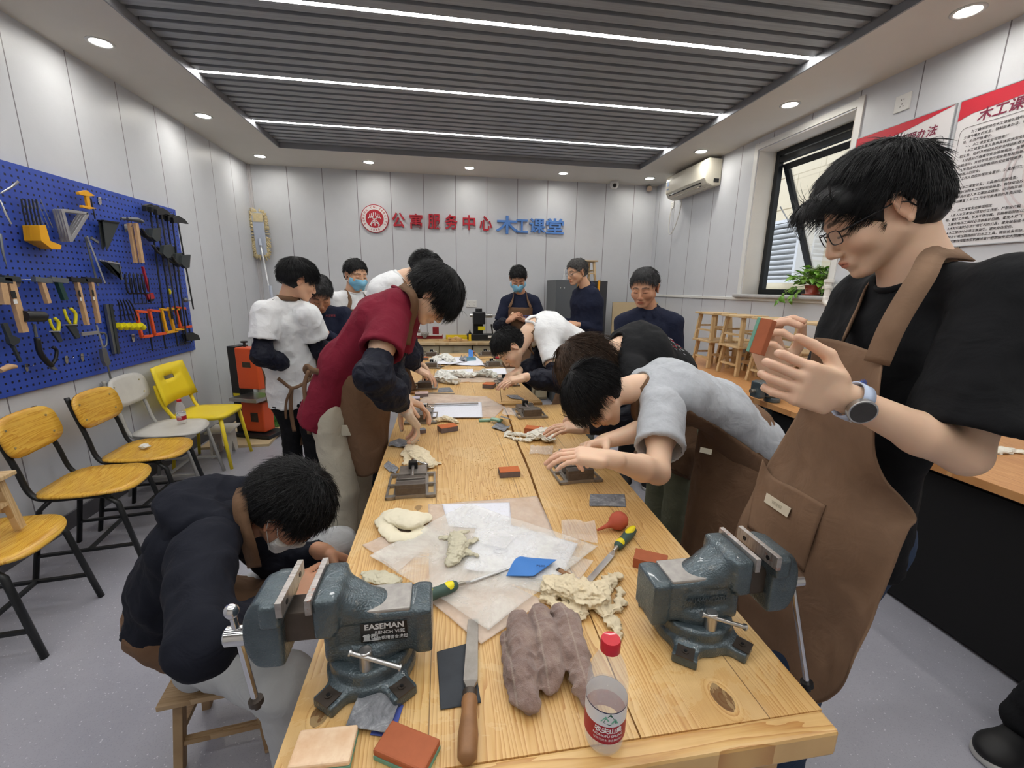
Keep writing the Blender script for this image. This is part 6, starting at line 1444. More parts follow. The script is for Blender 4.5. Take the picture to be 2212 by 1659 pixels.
# ------------------------------------------------------------------ wooden stools
M_st = wood_mat('stool_pine', S(216, 190, 148), S(204, 174, 128), S(178, 144, 98), axis=0, ring=60, rough=.55); M_sto = wood_mat('stool_old', S(178, 152, 118), S(164, 136, 100), S(136, 108, 76), axis=0, ring=60, rough=.6)
def make_stool(m, w=.30, d=.24, h=.26):
    t = thing('wooden_stool', '', 'stool', (0, 0, 0))
    B().box((0, 0, h - .009), (w, d, .018)).obj('seat', m, t, bevel=.003)
    for sx in (-1, 1):
        for sy in (-1, 1): B().bar((sx*(w/2 - .045), sy*(d/2 - .040), h - .018), (sx*(w/2 - .022), sy*(d/2 - .020), 0), .032, .026, w2=.032, h2=.026).obj('leg', m, t, bevel=.002)
    for sx in (-1, 1): B().bar((sx*(w/2 - .034), -(d/2 - .04), h*.5), (sx*(w/2 - .034), d/2 - .04, h*.5), .022, .016).obj('stretcher', m, t)
    for sy in (-1, 1): B().bar((-(w/2 - .04), sy*(d/2 - .030), h*.36), (w/2 - .04, sy*(d/2 - .030), h*.36), .022, .016).obj('stretcher', m, t)
    return t
st0 = make_stool(M_st); _used = set()
def stool(x, y, z, rz, label, group='small pine stools', src=None):
    src = st0 if src is None else src
    o = src if src.name not in _used else copy_tree(src); _used.add(src.name)
    o.location = (x, y, z); o.rotation_euler = (0, 0, rz); o['label'] = label; o['group'] = group; return o
SX = 2.45; RB_Z = .78
cols = []
for (pa, pb_) in (((1497, 673), (1542, 681)), ((1556, 679), (1603, 687)), ((1626, 684), (1675, 691)), ((1713, 691), (1775, 698))):
    ya, yb = atX(*pa, SX)[1], atX(*pb_, SX)[1]; cols.append((ya + yb)/2)
nm = ['farthest from the camera', 'second from the back wall', 'partly hidden by the raised hands', 'nearest the standing man\'s apron strap']
for k, y in enumerate(cols):
    stool(SX + .13, y, RB_Z, PI/2, 'small pine stool at the bottom of the stack ' + nm[k]); stool(SX + .13, y, RB_Z + .2602, PI/2, 'small pine stool on top of the stack ' + nm[k])
    if k < 3: stool(SX + .40, y + .02, RB_Z, PI/2, 'small pine stool standing against the wall behind the stack ' + nm[k])
p = atY(1283, 600, 5.72); stool(1.86, 5.74, gh, .1, 'small pine stool standing upright on the grey machine in the corner')
# plywood sheet and yellow-black saw behind the stacks
t = thing('plywood_sheet', 'tall pale plywood sheet leaning on the back wall behind the stool stacks', 'board', (2.62, 5.70, 0)); B().box((0, 0, .66), (.66, .018, 1.34), (-.03, 0, 0)).obj('sheet', mat('plywood', S(206, 184, 146), .6, var=.06, vs=5), t)
t = thing('table_saw', 'black and yellow table saw on the floor behind the stool stacks', 'saw', (2.45, 5.2, 0)); B().box((0, 0, .83), (.62, .5, .03)).obj('saw_table', M_mb, t, bevel=.003); B().box((-.05, 0, .72), (.44, .42, .18)).obj('housing', M_mb, t, bevel=.01); B().box((-.26, -.2, .72), (.08, .08, .16)).obj('yellow_corner', mat('saw_yellow', S(226, 170, 30), .4), t, bevel=.006)
for x in (-.24, .24):
    for y in (-.18, .18): B().bar((x, y, .63), (x*1.15, y*1.15, 0), .03, .03).obj('leg', M_mb, t)
# right-hand bench with a dark front
M_rtop = wood_mat('right_bench_top', S(206, 156, 104), S(194, 140, 88), S(172, 118, 70), axis=1, ring=60, rough=.4); M_rdark = mat('right_bench_front', S(14, 14, 16), .7)
RY0, RY1, RX0 = -.4, 4.45, 2.10
t = thing('side_bench', 'long orange-brown wooden side bench with a black front along the right wall', 'workbench', ((RX0 + XR)/2, (RY0 + RY1)/2, 0)); w_ = XR - .03 - RX0; l_ = RY1 - RY0
B().box((0, 0, RB_Z - .019), (w_, l_, .037)).obj('top_board', M_rtop, t, bevel=.002)
B().box((-w_/2 + .10, 0, RB_Z/2 - .03), (.02, l_ - .1, RB_Z - .10)).obj('front_panel', M_rdark, t)
for y in (-l_/2 + .06, l_/2 - .06): B().box((.05, y, RB_Z/2 - .03), (w_ - .2, .03, RB_Z - .10)).obj('side_panel', M_rdark, t)
t = thing('bench_vise', 'small blue-grey bench vise clamped to the side bench, seen past the raised forearm', 'vise', (2.17, 2.50, RB_Z), PI)
B().cyl((0, 0, 0), (0, 0, .03), .05, n=20).obj('base', M_vise, t, bevel=.004, auto=40); ops = [('add', rbox((0, 0, .075), (.06, .028, .03), .008), 0), ('add', rbox((.06, 0, .115), (.012, .045, .02), .006), .01)]; V, Q = sdf_mesh(ops, .005); mesh_obj('fixed_jaw', V, Q, M_vise, t, smooth=True)
ops = [('add', rbox((.115, 0, .085), (.015, .035, .045), .010), 0), ('add', rbox((.10, 0, .115), (.010, .045, .02), .006), .01)]; V, Q = sdf_mesh(ops, .005); mesh_obj('moving_jaw', V, Q, M_vise, t, smooth=True); B().cyl((.13, 0, .075), (.17, 0, .075), .014, n=18).obj('spindle', M_brass, t, auto=40); B().box((.02, 0, -.10), (.05, .03, .20)).obj('clamp', M_vise, t, bevel=.004)
crumple_pts = atZ(2175, 978, RB_Z)
ops = []
for (a, ra), (b_, rb) in zip((((-.06, 0, .01), .02), ((0, .01, .012), .028), ((-.02, .03, .012), .012), ((.05, -.01, .01), .018)), (((0, .01, .012), .028), ((.08, 0, .008), .014), ((-.07, .07, .01), .010), ((.09, -.05, .008), .012))): ops.append(('add', cap(a, b_, ra, rb), .01))
V, Q = sdf_mesh(ops, .003); V = wrinkle(V, Q, .012, 40, 5); V[:, 2] *= .55; V[:, 2] = np.maximum(V[:, 2], .001)
tag(mesh_obj('cotton_glove', V, Q, M_cot, smooth=True, loc=(crumple_pts[0], crumple_pts[1], RB_Z)), 'white cotton glove lying on the side bench at the right edge of the photo', 'gloves', 'cotton gloves lying on the bench')

# ------------------------------------------------------------------ chairs along the left wall
M_cply = wood_mat('chair_plywood', S(230, 186, 78), S(216, 166, 60), S(188, 132, 42), axis=1, ring=55, rough=.25); M_cplyb = wood_mat('chair_back_plywood', S(230, 186, 78), S(216, 166, 60), S(188, 132, 42), axis=2, ring=55, rough=.25); M_ctube = mat('chair_tube_black', S(24, 26, 28), .4); M_cwht = mat('chair_white', S(206, 204, 198), .5, var=.08, vs=10); M_cgry = mat('chair_tube_grey', S(176, 176, 172), .4); M_cyel = mat('chair_yellow', S(240, 214, 46), .4); M_riv = mat('rivet', S(200, 190, 150), .3, .9)
def superel(a, b_, n=44, p=4.0): return [(a*np.sign(math.cos(t))*abs(math.cos(t))**(2/p), b_*np.sign(math.sin(t))*abs(math.sin(t))**(2/p)) for t in np.linspace(0, 2*PI, n, endpoint=False)]
def panel(poly, bend, th, axis):
    """a thin curved plate: poly (u,v) -> local points through bend()"""
    n_ = len(poly); rings = [1.0, .75, .5, .25]; V = []; F = []
    for s_ in rings: V += [bend(u*s_, v*s_) for u, v in poly]
    V.append(bend(0, 0)); c = len(V) - 1
    for k in range(len(rings) - 1):
        for i in range(n_): F.append((k*n_ + i, k*n_ + (i + 1) % n_, (k + 1)*n_ + (i + 1) % n_, (k + 1)*n_ + i))
    for i in range(n_): F.append(((len(rings) - 1)*n_ + i, (len(rings) - 1)*n_ + (i + 1) % n_, c))
    return B().add(V, F)
def make_chair(pl, tube, label):
    """faces +X, seat centre above the origin"""
    t = thing('school_chair', label, 'chair', (0, 0, 0))
    panel(superel(.205, .21, p=3.2), lambda u, v: (u, v, .44 + .012*(v/.2)**2 - .010*math.exp(-((u - .02)/.12)**2) - .02*max(0, u/.195)**3), .012, 'z').obj('seat', pl, t, smooth=True, solid=.012)
    bk = panel(superel(.20, .105, p=3.5), lambda u, v: (-.245 - v*.22 - .020*(u/.19)**2*-1, u, .745 + v), .011, 'x').obj('backrest', M_cplyb if pl is M_cply else pl, t, smooth=True, solid=.011)
    for s in (-1, 1):
        for z in (.70, .79): B().cyl((-.225 - (z-.745)*.22, s*.14, z), (-.236 - (z-.745)*.22, s*.14, z), .006, n=10).obj('rivet', M_riv, bk)
        pts = catmull([(-.285, s*.150, .84), (-.262, s*.152, .74), (-.225, s*.155, .60), (-.195, s*.158, .47), (-.14, s*.160, .425), (.0, s*.162, .420), (.13, s*.165, .418)], 5)
        B().tube(pts, .015, 10, flat=.75).obj('side_frame', tube, t, smooth=True)
        B().tube([(.10, s*.165, .42), (.155, s*.170, .37), (.225, s*.185, .0)], .015, 10, flat=.8).obj('leg', tube, t, smooth=True)
        B().tube([(-.12, s*.160, .42), (-.17, s*.166, .37), (-.24, s*.18, .0)], .015, 10, flat=.8).obj('leg', tube, t, smooth=True)
        B().bar((.200, s*.180, .13), (-.215, s*.176, .13), .018, .014).obj('side_rail', tube, t)
    B().bar((.0, -.178, .13), (.0, .178, .13), .018, .014).obj('cross_rail', tube, t); B().bar((.12, -.16, .41), (.12, .16, .41), .018, .014).obj('seat_rail', tube, t)
    return t
cg = 'school chairs along the left wall'
def setc(o, x, y, rz, label): o.location = (x, y, 0); o.rotation_euler = (0, 0, rz); o['label'] = label; o['group'] = cg
ch = make_chair(M_cply, M_ctube, '')
setc(ch, -1.885, 2.50, .16, 'yellow plywood school chair with an empty seat, nearest in full view on the left')
setc(copy_tree(ch), -1.90, 2.96, .10, 'yellow plywood school chair with a white tissue on its seat')
setc(copy_tree(ch), -1.88, 1.90, .12, 'yellow plywood school chair at the left edge of the photo, carrying a small stool')
cw = make_chair(M_cwht, M_cgry, ''); setc(cw, -2.02, 3.42, .06, 'worn white school chair with a water bottle on its seat')
pty = atZ(312, 966, .452); quadn = crumple('tissue', [[(312, 966, .025, 0), (320, 966, .02, 0)]], 'white crumpled tissue on the second yellow chair', 'tissue', M_tis, flat=.5, amp=.012, ns=40, seed=40, res=.003); quadn.location = (pty[0], pty[1], .447)
t = thing('plastic_chair', 'bright yellow plastic chair with a slot in its back, farthest along the left wall', 'chair', (-1.98, 3.84, 0), .02)
panel(superel(.21, .21, p=5), lambda u, v: (u, v, .44 - .008*math.exp(-(u*u + v*v)/.02)), .03, 'z').obj('seat', M_cyel, t, smooth=True, solid=.028)
rows = []
Vp = []; Fp = []
def bp(u, v): return (-.20 - (v - .50)*.22 + .035*(u/.23)**2, u, v)
us = [-.235, -.16, -.075, -.045, .045, .075, .16, .235]; vs_ = [.56, .63, .70, .735, .765, .80, .855]
for v in vs_: Vp += [bp(u*(1 - .10*(v - .56)/.3), v) for u in us]
nu = len(us)
for i in range(len(vs_) - 1):
    for j in range(nu - 1):
        if i == 3 and j in (2, 3, 4): continue
        Fp.append((i*nu + j, i*nu + j + 1, (i + 1)*nu + j + 1, (i + 1)*nu + j))
mesh_obj('backrest', Vp, Fp, M_cyel, t, smooth=True, solid=.012, auto=50)
for s in (-1, 1):
    B().tube(catmull([(-.245, s*.20, .72), (-.225, s*.20, .60), (-.19, s*.185, .50), (-.15, s*.175, .435)], 4), .014, 10).obj('back_support', M_cyel, t, smooth=True)
    for sx in (-1, 1): B().tube([(sx*.165, s*.165, .43), (sx*.215, s*.20, .0)], [.016, .012], 10).obj('leg', M_cyel, t, smooth=True)
pw = atZ(394, 913, .45); bottle((pw[0], pw[1], .447), -.2, 'clear water bottle with a red cap on the worn white chair', s=1.0)
stool(-1.95, 1.88, .452, .1, 'small pine stool standing on the leftmost yellow chair')
so = make_stool(M_sto, .30, .26, .27); stool(-.735, 1.33, 0, .12, 'old grey-brown wooden stool under the seated young man', src=so, group='old stools on the floor')
# small white step stool behind the yellow chair
t = thing('step_stool', 'small white stool under the yellow plastic chair', 'stool', (-1.97, 4.02, 0), .1); B().box((0, 0, .235), (.20, .26, .018)).obj('seat', M_cwht, t, bevel=.003)
for s in (-1, 1): 
    B().add([(s*.06 - .009, -.12, 0), (s*.06 - .009, -.05, 0), (s*.06 - .009, 0, .12), (s*.06 - .009, .05, 0), (s*.06 - .009, .12, 0), (s*.06 - .009, .10, .226), (s*.06 - .009, -.10, .226)], [(0, 1, 2, 3, 4, 5, 6)]).obj('side_board', M_cwht, t, solid=.018)
# band saw, green drill, boards, vacuum hose, mop
t = thing('floor_board', 'pale wooden base board on the floor under the band saw', 'board', (-1.98, 4.62, 0), .0); B().box((0, 0, .012), (.58, .95, .024), (0, 0, .06)).obj('board', mat('plywood'), t)
M_orr = mat('saw_orange', S(222, 88, 44), .4, coat=.2)
t = thing('band_saw', 'orange and black band saw on a wooden base board at the left', 'band saw', (-1.93, 4.50, .026), -.35)
B().box((-.06, .0, .45), (.10, .16, .88)).obj('column', M_mb, t, bevel=.006); B().box((.10, -.02, .68), (.24, .14, .40)).obj('upper_door', M_orr, t, bevel=.012); B().box((.10, -.02, .20), (.24, .14, .30)).obj('lower_door', M_orr, t, bevel=.012)
B().box((.10, -.02, .02), (.40, .24, .035)).obj('base', M_mb, t, bevel=.004); B().box((.12, -.08, .40), (.30, .26, .035)).obj('table', M_steel, t, bevel=.003); B().cyl((.02, 0, .88), (.02, 0, .92), .012, n=10).cyl((.02, 0, .92), (.02, 0, .935), .03, n=14).obj('knob', M_mb, t, auto=40)
B().box((.10, -.092, .72), (.09, .003, .05)).box((.12, -.092, .20), (.08, .003, .09)).obj('label_plate', M_iron, t); B().box((-.06, -.082, .40), (.07, .003, .06)).obj('warning_sign', mat('label_yellow'), t)
M_gr = mat('machine_lime', S(150, 206, 40), .4)
t = thing('bench_drill', 'lime green bench drill on the floor behind the band saw', 'drill press', (-1.93, 5.02, .026), -.3)
B().box((0, 0, .02), (.34, .30, .04)).obj('base', M_mb, t, bevel=.004); B().cyl((-.06, .08, .04), (-.06, .08, .62), .025, n=16).obj('column', M_steel, t, auto=40); B().box((.0, .0, .60), (.20, .20, .20)).obj('head', M_gr, t, bevel=.02); B().cyl((.03, -.02, .50), (.03, -.02, .34), .035, .02, n=16).obj('spindle', M_mb, t, auto=40); B().box((.03, -.02, .20), (.24, .22, .02)).obj('table', M_dv, t, bevel=.002); B().box((0, 0, .72), (.18, .18, .04)).obj('belt_cover', M_gr, t, bevel=.01)
t = thing('tool_tray', 'clear green-lidded box with small orange parts beside the band saw', 'box', (-1.74, 4.80, .026), .1); b = B(); b.box((0, 0, .004), (.20, .24, .008)); 
for s in (-1, 1): b.box((s*.098, 0, .04), (.004, .24, .08)); b.box((0, s*.118, .04), (.20, .004, .08))
b.obj('box_body', mat('clear_green', S(90, 160, 80), .3, alpha=.55), t); B().box((.0, 0, .02), (.08, .06, .03), (0, 0, .4)).box((.03, .05, .02), (.05, .05, .02), (0, 0, 1)).obj('orange_parts', M_orr, t)
pp = [atY(516, 700, 5.75), atY(530, 712, 5.75), atY(540, 735, 5.75), atY(541, 775, 5.75), atY(542, 840, 5.75)]; pp[-1][2] = .25
pp = [np.maximum(p, [XL + .06, 0, 0]) for p in pp]
t = thing('vacuum_cleaner', 'dark vacuum cleaner tube with its machine in the back left corner', 'vacuum cleaner', (pp[-1][0], 5.75, 0)); B().tube(catmull(pp, 6), .03, 12).obj('tube', M_iron, t, world=True, smooth=True); B().cyl((0.05, 0, .0), (0.05, 0, .42), .13, n=28).obj('tank', mat('vac_beige', S(196, 188, 160), .5), t, bevel=.01, auto=40); B().cyl((.05, 0, .42), (.05, 0, .55), .13, .10, n=28).obj('motor_head', M_mb, t, bevel=.01, auto=40)
# mop hung upside down in the corner
c = atY(560, 505, 5.98); t = thing('flat_mop', 'flat dust mop with a ragged cream fringe, head up in the back left corner', 'mop', (c[0], 6.0, c[2]))
B().box((0, -.01, 0), (.13, .012, .50), (0, -.03, 0)).obj('plate', mat('mop_plate', S(180, 188, 204), .5), t, bevel=.02)
rr = np.random.RandomState(4); b = B()
for i in range(190):
    a = 2*PI*i/190; ex, ez = .066*np.sign(math.cos(a))*abs(math.cos(a))**.4, .25*np.sign(math.sin(a))*abs(math.sin(a))**.55; d = nrm((ex*6, 0, ez)); L = rr.uniform(.030, .052)
    b.tube([(ex*.9, .0, ez*.95), (ex + d[0]*L*.5, -.012 + rr.normal(0, .006), ez + d[2]*L*.5 + rr.normal(0, .006)), (ex + d[0]*L, rr.normal(0, .008), ez + d[2]*L + rr.normal(0, .014) - .012)], .0075, 5)
b.obj('fringe', mat('mop_cream', S(212, 196, 156), .9, var=.15, vs=30), t, smooth=True)
B().box((0, -.017, .19), (.11, .006, .10)).obj('pocket', mat('mop_cream'), t); B().cyl((-.0, -.03, -.06), (.008, -.04, -.14), .016, n=14).obj('joint', mat('mop_joint', S(196, 204, 220), .4), t, auto=40)
B().tube([(.005, -.035, -.10), (.06, -.05, -.70), (.16, -.10, -2.0)], .011, 12).obj('handle', mat('mop_handle', S(214, 216, 220), .3, .3), t, smooth=True); B().cyl((.075, -.055, -.62), (.085, -.06, -.78), .017, n=14).obj('handle_grip', mat('mop_joint'), t, auto=40)
# ------------------------------------------------------------------ blue pegboard and its tools
n = N('pegboard_blue'); xyz = n.sep(n.co()); pk = .0375
def frc(a): return n.math('ABSOLUTE', n.math('SUBTRACT', n.math('FRACT', n.math('ADD', n.math('DIVIDE', a, pk), 50.0)), .5))
hole = n.math('LESS_THAN', n.math('MAXIMUM', frc(xyz[1]), frc(xyz[2])), .16)
n.set(Base_Color=n.mix(hole, n.ramp(n.noise(3, 2), [(.3, S(44, 72, 166)), (.7, S(54, 84, 180))]), S(8, 12, 40)), Roughness=.45); n.bump(n.math('SUBTRACT', 1.0, hole), .4, .003); M_peg = n.m
PX = XL + .028; PY0, PY1, PZ0, PZ1 = 1.75, 4.40, .895, 2.12
t = thing('pegboard', 'large blue perforated tool board on the left wall', 'pegboard', (PX - .006, (PY0 + PY1)/2, (PZ0 + PZ1)/2))
B().box((0, 0, 0), (.004, PY1 - PY0, PZ1 - PZ0)).obj('board', M_peg, t)
b = B()
for s in (-1, 1): b.box((-.009, 0, s*(PZ1 - PZ0)/2), (.018, PY1 - PY0, .003)); b.box((-.009, s*(PY1 - PY0)/2, 0), (.018, .003, PZ1 - PZ0))
b.obj('folded_edge', mat('peg_edge', S(34, 56, 168), .45), t)
M_sy = mat('tool_yellow', S(232, 168, 22), .4); M_sy2 = mat('tool_lemon', S(226, 214, 30), .4); M_so = mat('clamp_orange', S(222, 84, 36), .45); M_hw = mat('hammer_handle', S(196, 160, 120), .6, var=.12, vs=30); M_al = mat('aluminium', S(176, 176, 178), .4, .8); M_hk = mat('hook_chrome', S(200, 202, 206), .25, .95); M_bt = mat('tool_black', S(26, 27, 29), .45); M_gt = mat('tool_charcoal', S(50, 56, 58), .5); M_gg = mat('grip_green', S(28, 62, 56), .6); M_mt = mat('tool_steel', S(120, 124, 126), .4, .7); M_rd = mat('wrench_red', S(168, 30, 40), .4)
PEG = {'o': None}
def q(px, py, d=.03):
    return atX(px, py, PX + d)
def tool(name, label, cat, parts, group=None):
    """parts: (part name, material, kind, photo points, ..): built on the board at real depth"""
    allp = [q(*p) for _, _, _, pts, *r in parts for p in pts]; c = np.mean(allp, axis=0); c[0] = PX
    t = thing(name, label, cat, tuple(c), group=group)
    for nm, m, kind, pts, *r in parts:
        P = [q(*p) for p in pts]; b = B()
        if kind == 'tube': b.tube(P, r[0], r[1] if len(r) > 1 else 8)
        elif kind == 'curve': b.tube(catmull(P, 5), r[0], 8)
        elif kind == 'bar': b.bar(P[0], P[1], r[0], r[1], up=(1, 0, 0), **(r[2] if len(r) > 2 else {}))
        elif kind == 'poly':
            o = np.mean(P, axis=0); b.prism([(p[1], p[2]) for p in P], (P[0][0] - r[0]/2, 0, 0), (0, 1, 0), (0, 0, 1), (r[0], 0, 0))
        elif kind == 'ball': b.sphere(P[0], r[0], 10, sc=r[1] if len(r) > 1 else (1, 1, 1))
        b.obj(nm, m, t, world=True, smooth=kind in ('tube', 'curve', 'ball'), auto=40 if kind == 'tube' else None, bevel=.0012 if kind in ('bar', 'poly') else 0)
    return t
# a run of small yellow-handled saws on one long peg
for i in range(5):
    d = .02 + i*.022; ox = i*8.0
    tool('coping_saw', 'yellow-handled black frame saw, %s of five hung on one peg' % ['innermost', 'second', 'middle', 'fourth', 'outermost'][i], 'saw',
         [('frame', M_bt, 'curve', [(46 + ox, 430, d), (50 + ox, 455, d), (60 + ox, 500, d)], .004), ('blade', M_mt, 'bar', [(52 + ox*1.1, 430, d), (82 + ox, 492, d)], .005, .0012), ('handle', M_sy, 'poly', [(52 + ox*.9, 487, d), (66 + ox*.9, 486, d), (76 + ox*.9, 520, d), (112 + ox*.55, 530, d), (110 + ox*.55, 539, d), (92 + ox*.5, 538, d), (56 + ox*.9, 520, d)], .018)], 'yellow frame saws on the pegboard')
for i in range(4):
    d = .02 + i*.02; ox = i*6
    tool('triangle_square', 'aluminium triangle square, %s of four hung together' % ['innermost', 'second', 'third', 'outermost'][i], 'square',
         [('upright', M_al, 'bar', [(116 + ox, 452, d), (135 + ox, 522, d)], .022, .006), ('top_leg', M_al, 'bar', [(118 + ox, 454, d), (172 + ox, 461, d)], .016, .004), ('brace', M_al, 'bar', [(172 + ox, 461, d), (136 + ox, 519, d)], .022, .004)], 'aluminium squares on the pegboard')
tool('spring_clamp', 'yellow bar clamp high on the pegboard', 'clamp', [('upper_jaw', M_sy, 'poly', [(167, 415, .05), (184, 411, .05), (202, 423, .05), (186, 424, .05), (168, 420, .05)], .02), ('spine', M_sy, 'poly', [(181, 413, .05), (190, 416, .05), (194, 448, .05), (188, 449, .05)], .014), ('lower_jaw', M_sy, 'poly', [(175, 443, .05), (190, 446, .05), (206, 450, .05), (190, 452, .05), (175, 448, .05)], .02), ('bar', M_bt, 'bar', [(196, 428, .03), (206, 474, .03)], .010, .005)])
for i in range(2):
    ox = i*9
    tool('speed_square', 'black triangular speed square, %s, left of the mallets' % ('rear one' if i == 0 else 'front one'), 'square', [('plate', M_gt, 'poly', [(212 + ox, 476, .03 + i*.02), (220 + ox, 538, .03 + i*.02), (224 + ox, 538, .03 + i*.02), (252 + ox*.6, 481, .03 + i*.02)], .005), ('fence', M_bt, 'bar', [(212 + ox, 476, .035 + i*.02), (256, 481, .035 + i*.02)], .008, .018)], 'black speed squares on the pegboard')
for i in range(2):
    ox = i*13
    tool('mallet', 'hammer with a pale wooden handle hung high beside the bar clamps, %s' % ('left one' if i == 0 else 'right one'), 'hammer', [('handle', M_hw, 'bar', [(280 + ox, 482, .05 + i*.03), (294 + ox, 568, .05 + i*.03)], .030, .020), ('head', M_mt, 'tube', [(262 + ox, 472, .05 + i*.03), (285 + ox, 474, .05 + i*.03), (304 + ox*.4, 479, .05 + i*.03)], [.008, .013, .010], 12)], 'wooden-handled hammers hung high')
tool('sliding_bevel', 'long steel marking gauge hung in the middle of the board, left one', 'gauge', [('blade', M_mt, 'bar', [(184, 512, .03), (212, 618, .03)], .016, .005)], 'steel gauges on the pegboard'); tool('sliding_bevel', 'long steel marking gauge hung in the middle of the board, right one', 'gauge', [('blade', M_al, 'bar', [(188, 510, .05), (227, 612, .05)], .014, .004), ('slider', M_mt, 'bar', [(196, 514, .06), (212, 524, .06)], .016, .012)], 'steel gauges on the pegboard')
for i in range(4):
    ox = i*6; d = .02 + .018*i
    tool('mitre_square', 'black and silver mitre square, %s of the fanned four' % ['innermost', 'second', 'third', 'outermost'][i], 'square', [('top_edge', M_al, 'bar', [(214 + ox, 562 + i, d), (258, 570, d)], .010, .008), ('blade', M_gt, 'poly', [(214 + ox, 563 + i, d), (244 + ox, 592 + i, d), (262, 604, d), (240 + ox*.8, 566, d)], .004), ('edge', M_mt, 'bar', [(258, 570, d), (264, 604, d)], .010, .004)], 'mitre squares on the pegboard')
for i in range(5):
    ox = i*9; d = .03 + .012*i
    tool('black_clamp', 'small black C-clamp, %s from the left in the dark cluster' % ['first', 'second', 'third', 'fourth', 'fifth'][i], 'clamp', [('frame', M_bt, 'curve', [(272 + ox, 594, d), (270 + ox, 596, d), (276 + ox, 630, d), (284 + ox, 634, d)], .006), ('screw', M_bt, 'tube', [(284 + ox, 600, d), (290 + ox, 655, d)], .003), ('crossbar', M_bt, 'tube', [(284 + ox, 656, d), (298 + ox, 655, d)], .0015)], 'small black clamps on the pegboard')
tool('pipe_wrench', 'red pipe wrench hanging beside the black clamps', 'wrench', [('handle', M_rd, 'bar', [(308, 576, .05), (322, 630, .05)], .016, .014), ('jaw_head', M_rd, 'poly', [(314, 635, .05), (328, 632, .05), (332, 645, .05), (320, 647, .05)], .02), ('hook_jaw', M_bt, 'poly', [(320, 646, .05), (332, 642, .05), (330, 650, .05), (322, 652, .05)], .018)])
# hammers on the long rail
b = tool('tool_rail', 'thin chrome rail holding the row of hammers', 'rail', [('rod', M_hk, 'tube', [(0, 603, .03), (208, 606, .03)], .003), ('bracket', M_hk, 'poly', [(28, 604, .012), (46, 602, .012), (44, 618, .012), (38, 622, .012), (30, 612, .012)], .002)])
for nm, hx, hy0, ex, ey, w_, m, hm, sticker in (('large hammer with a long pale wooden handle, first full one on the rail', 20, 603, 52, 718, .046, M_hw, M_gt, True), ('hammer with a pale handle cut by the left edge of the photo', 2, 606, 12, 658, .042, M_hw, M_gt, False), ('short hammer with a brown wooden handle, left of the green-gripped one', 88, 606, 104, 655, .030, M_hw, M_mt, False),
                                               ('hammer with a dark green rubber grip on the rail', 124, 606, 140, 648, .038, M_gg, M_mt, False), ('hammer with a long slim wooden handle, right of the green grip', 165, 606, 188, 702, .026, M_hw, M_bt, True), ('last hammer on the rail with a brown wooden handle', 196, 606, 213, 698, .026, M_hw, M_bt, True)):
    P = [('handle', m, 'bar', [(hx, hy0, .07), (ex, ey, .07)], w_*.8, .022), ('head', hm, 'bar', [(hx - 16, hy0 - 3, .07), (hx + 20, hy0 + 1, .07)], .028, .026)]
    if sticker: P.append(('sticker', M_bt, 'bar', [(hx + (ex - hx)*.22, hy0 + (ey - hy0)*.22, .0815), (hx + (ex - hx)*.36, hy0 + (ey - hy0)*.36, .0815)], w_*.6, .0015)); P.append(('sticker', M_white, 'bar', [(hx + (ex - hx)*.38, hy0 + (ey - hy0)*.38, .0815), (hx + (ex - hx)*.46, hy0 + (ey - hy0)*.46, .0815)], w_*.45, .0015))
    tool('hammer', nm, 'hammer', P, 'hammers along the rail')
tool('rubber_mallet', 'black rubber mallet with a thin grey handle', 'mallet', [('head', M_bt, 'tube', [(50, 683, .08), (92, 684, .08)], .030, 18), ('handle', M_mt, 'tube', [(73, 700, .06), (79, 728, .06)], .007)])
tool('nippers', 'large black-handled end nippers hanging low on the board', 'pliers', [('left_handle', M_bt, 'curve', [(80, 730, .06), (86, 760, .06), (100, 780, .06), (112, 790, .06)], .014), ('right_handle', M_bt, 'curve', [(114, 750, .06), (122, 757, .06), (120, 775, .06), (112, 788, .06)], .009), ('jaws', M_mt, 'poly', [(92, 776, .05), (110, 786, .05), (124, 800, .05), (112, 798, .05)], .014)])
for lab, x, y, s_ in (('yellow-handled snips, left pair', 116, 700, .8), ('yellow-handled pliers, right pair', 150, 682, 1.0)):
    tool('pliers', lab, 'pliers', [('left_handle', M_sy2, 'curve', [(x - 12*s_, y - 14*s_, .05), (x - 6*s_, y + 4*s_, .05), (x + 2, y + 18*s_, .05)], .007), ('right_handle', M_sy2, 'curve', [(x + 2*s_, y - 16*s_, .05), (x + 13*s_, y - 4*s_, .05), (x + 12*s_, y + 20*s_, .05)], .009), ('jaws', M_gt, 'poly', [(x - 8*s_, y + 20*s_, .05), (x + 12*s_, y + 20*s_, .05), (x + 22*s_, y + 46*s_, .05), (x + 14*s_, y + 50*s_, .05)], .012), ('peg_bar', M_hk, 'tube', [(x - 14*s_, y + 20*s_, .065), (x + 18*s_, y + 19*s_, .065)], .003)])
tool('combination_square', 'steel square hanging at the bottom, right of the pliers', 'square', [('stock', M_al, 'bar', [(176, 722, .05), (212, 718, .05)], .022, .010), ('blade', M_al, 'bar', [(208, 702, .05), (224, 756, .05)], .014, .006), ('frame', M_mt, 'curve', [(214, 718, .05), (228, 722, .05), (230, 744, .05), (222, 752, .05)], .006)])
tool('riveter', 'grey metal hand tool with a narrow blade reaching below the board', 'hand tool', [('body', M_mt, 'poly', [(216, 754, .05), (226, 752, .05), (236, 786, .05), (228, 792, .05), (221, 780, .05)], .022), ('blade', M_mt, 'bar', [(232, 786, .05), (239, 818, .05)], .014, .005)])
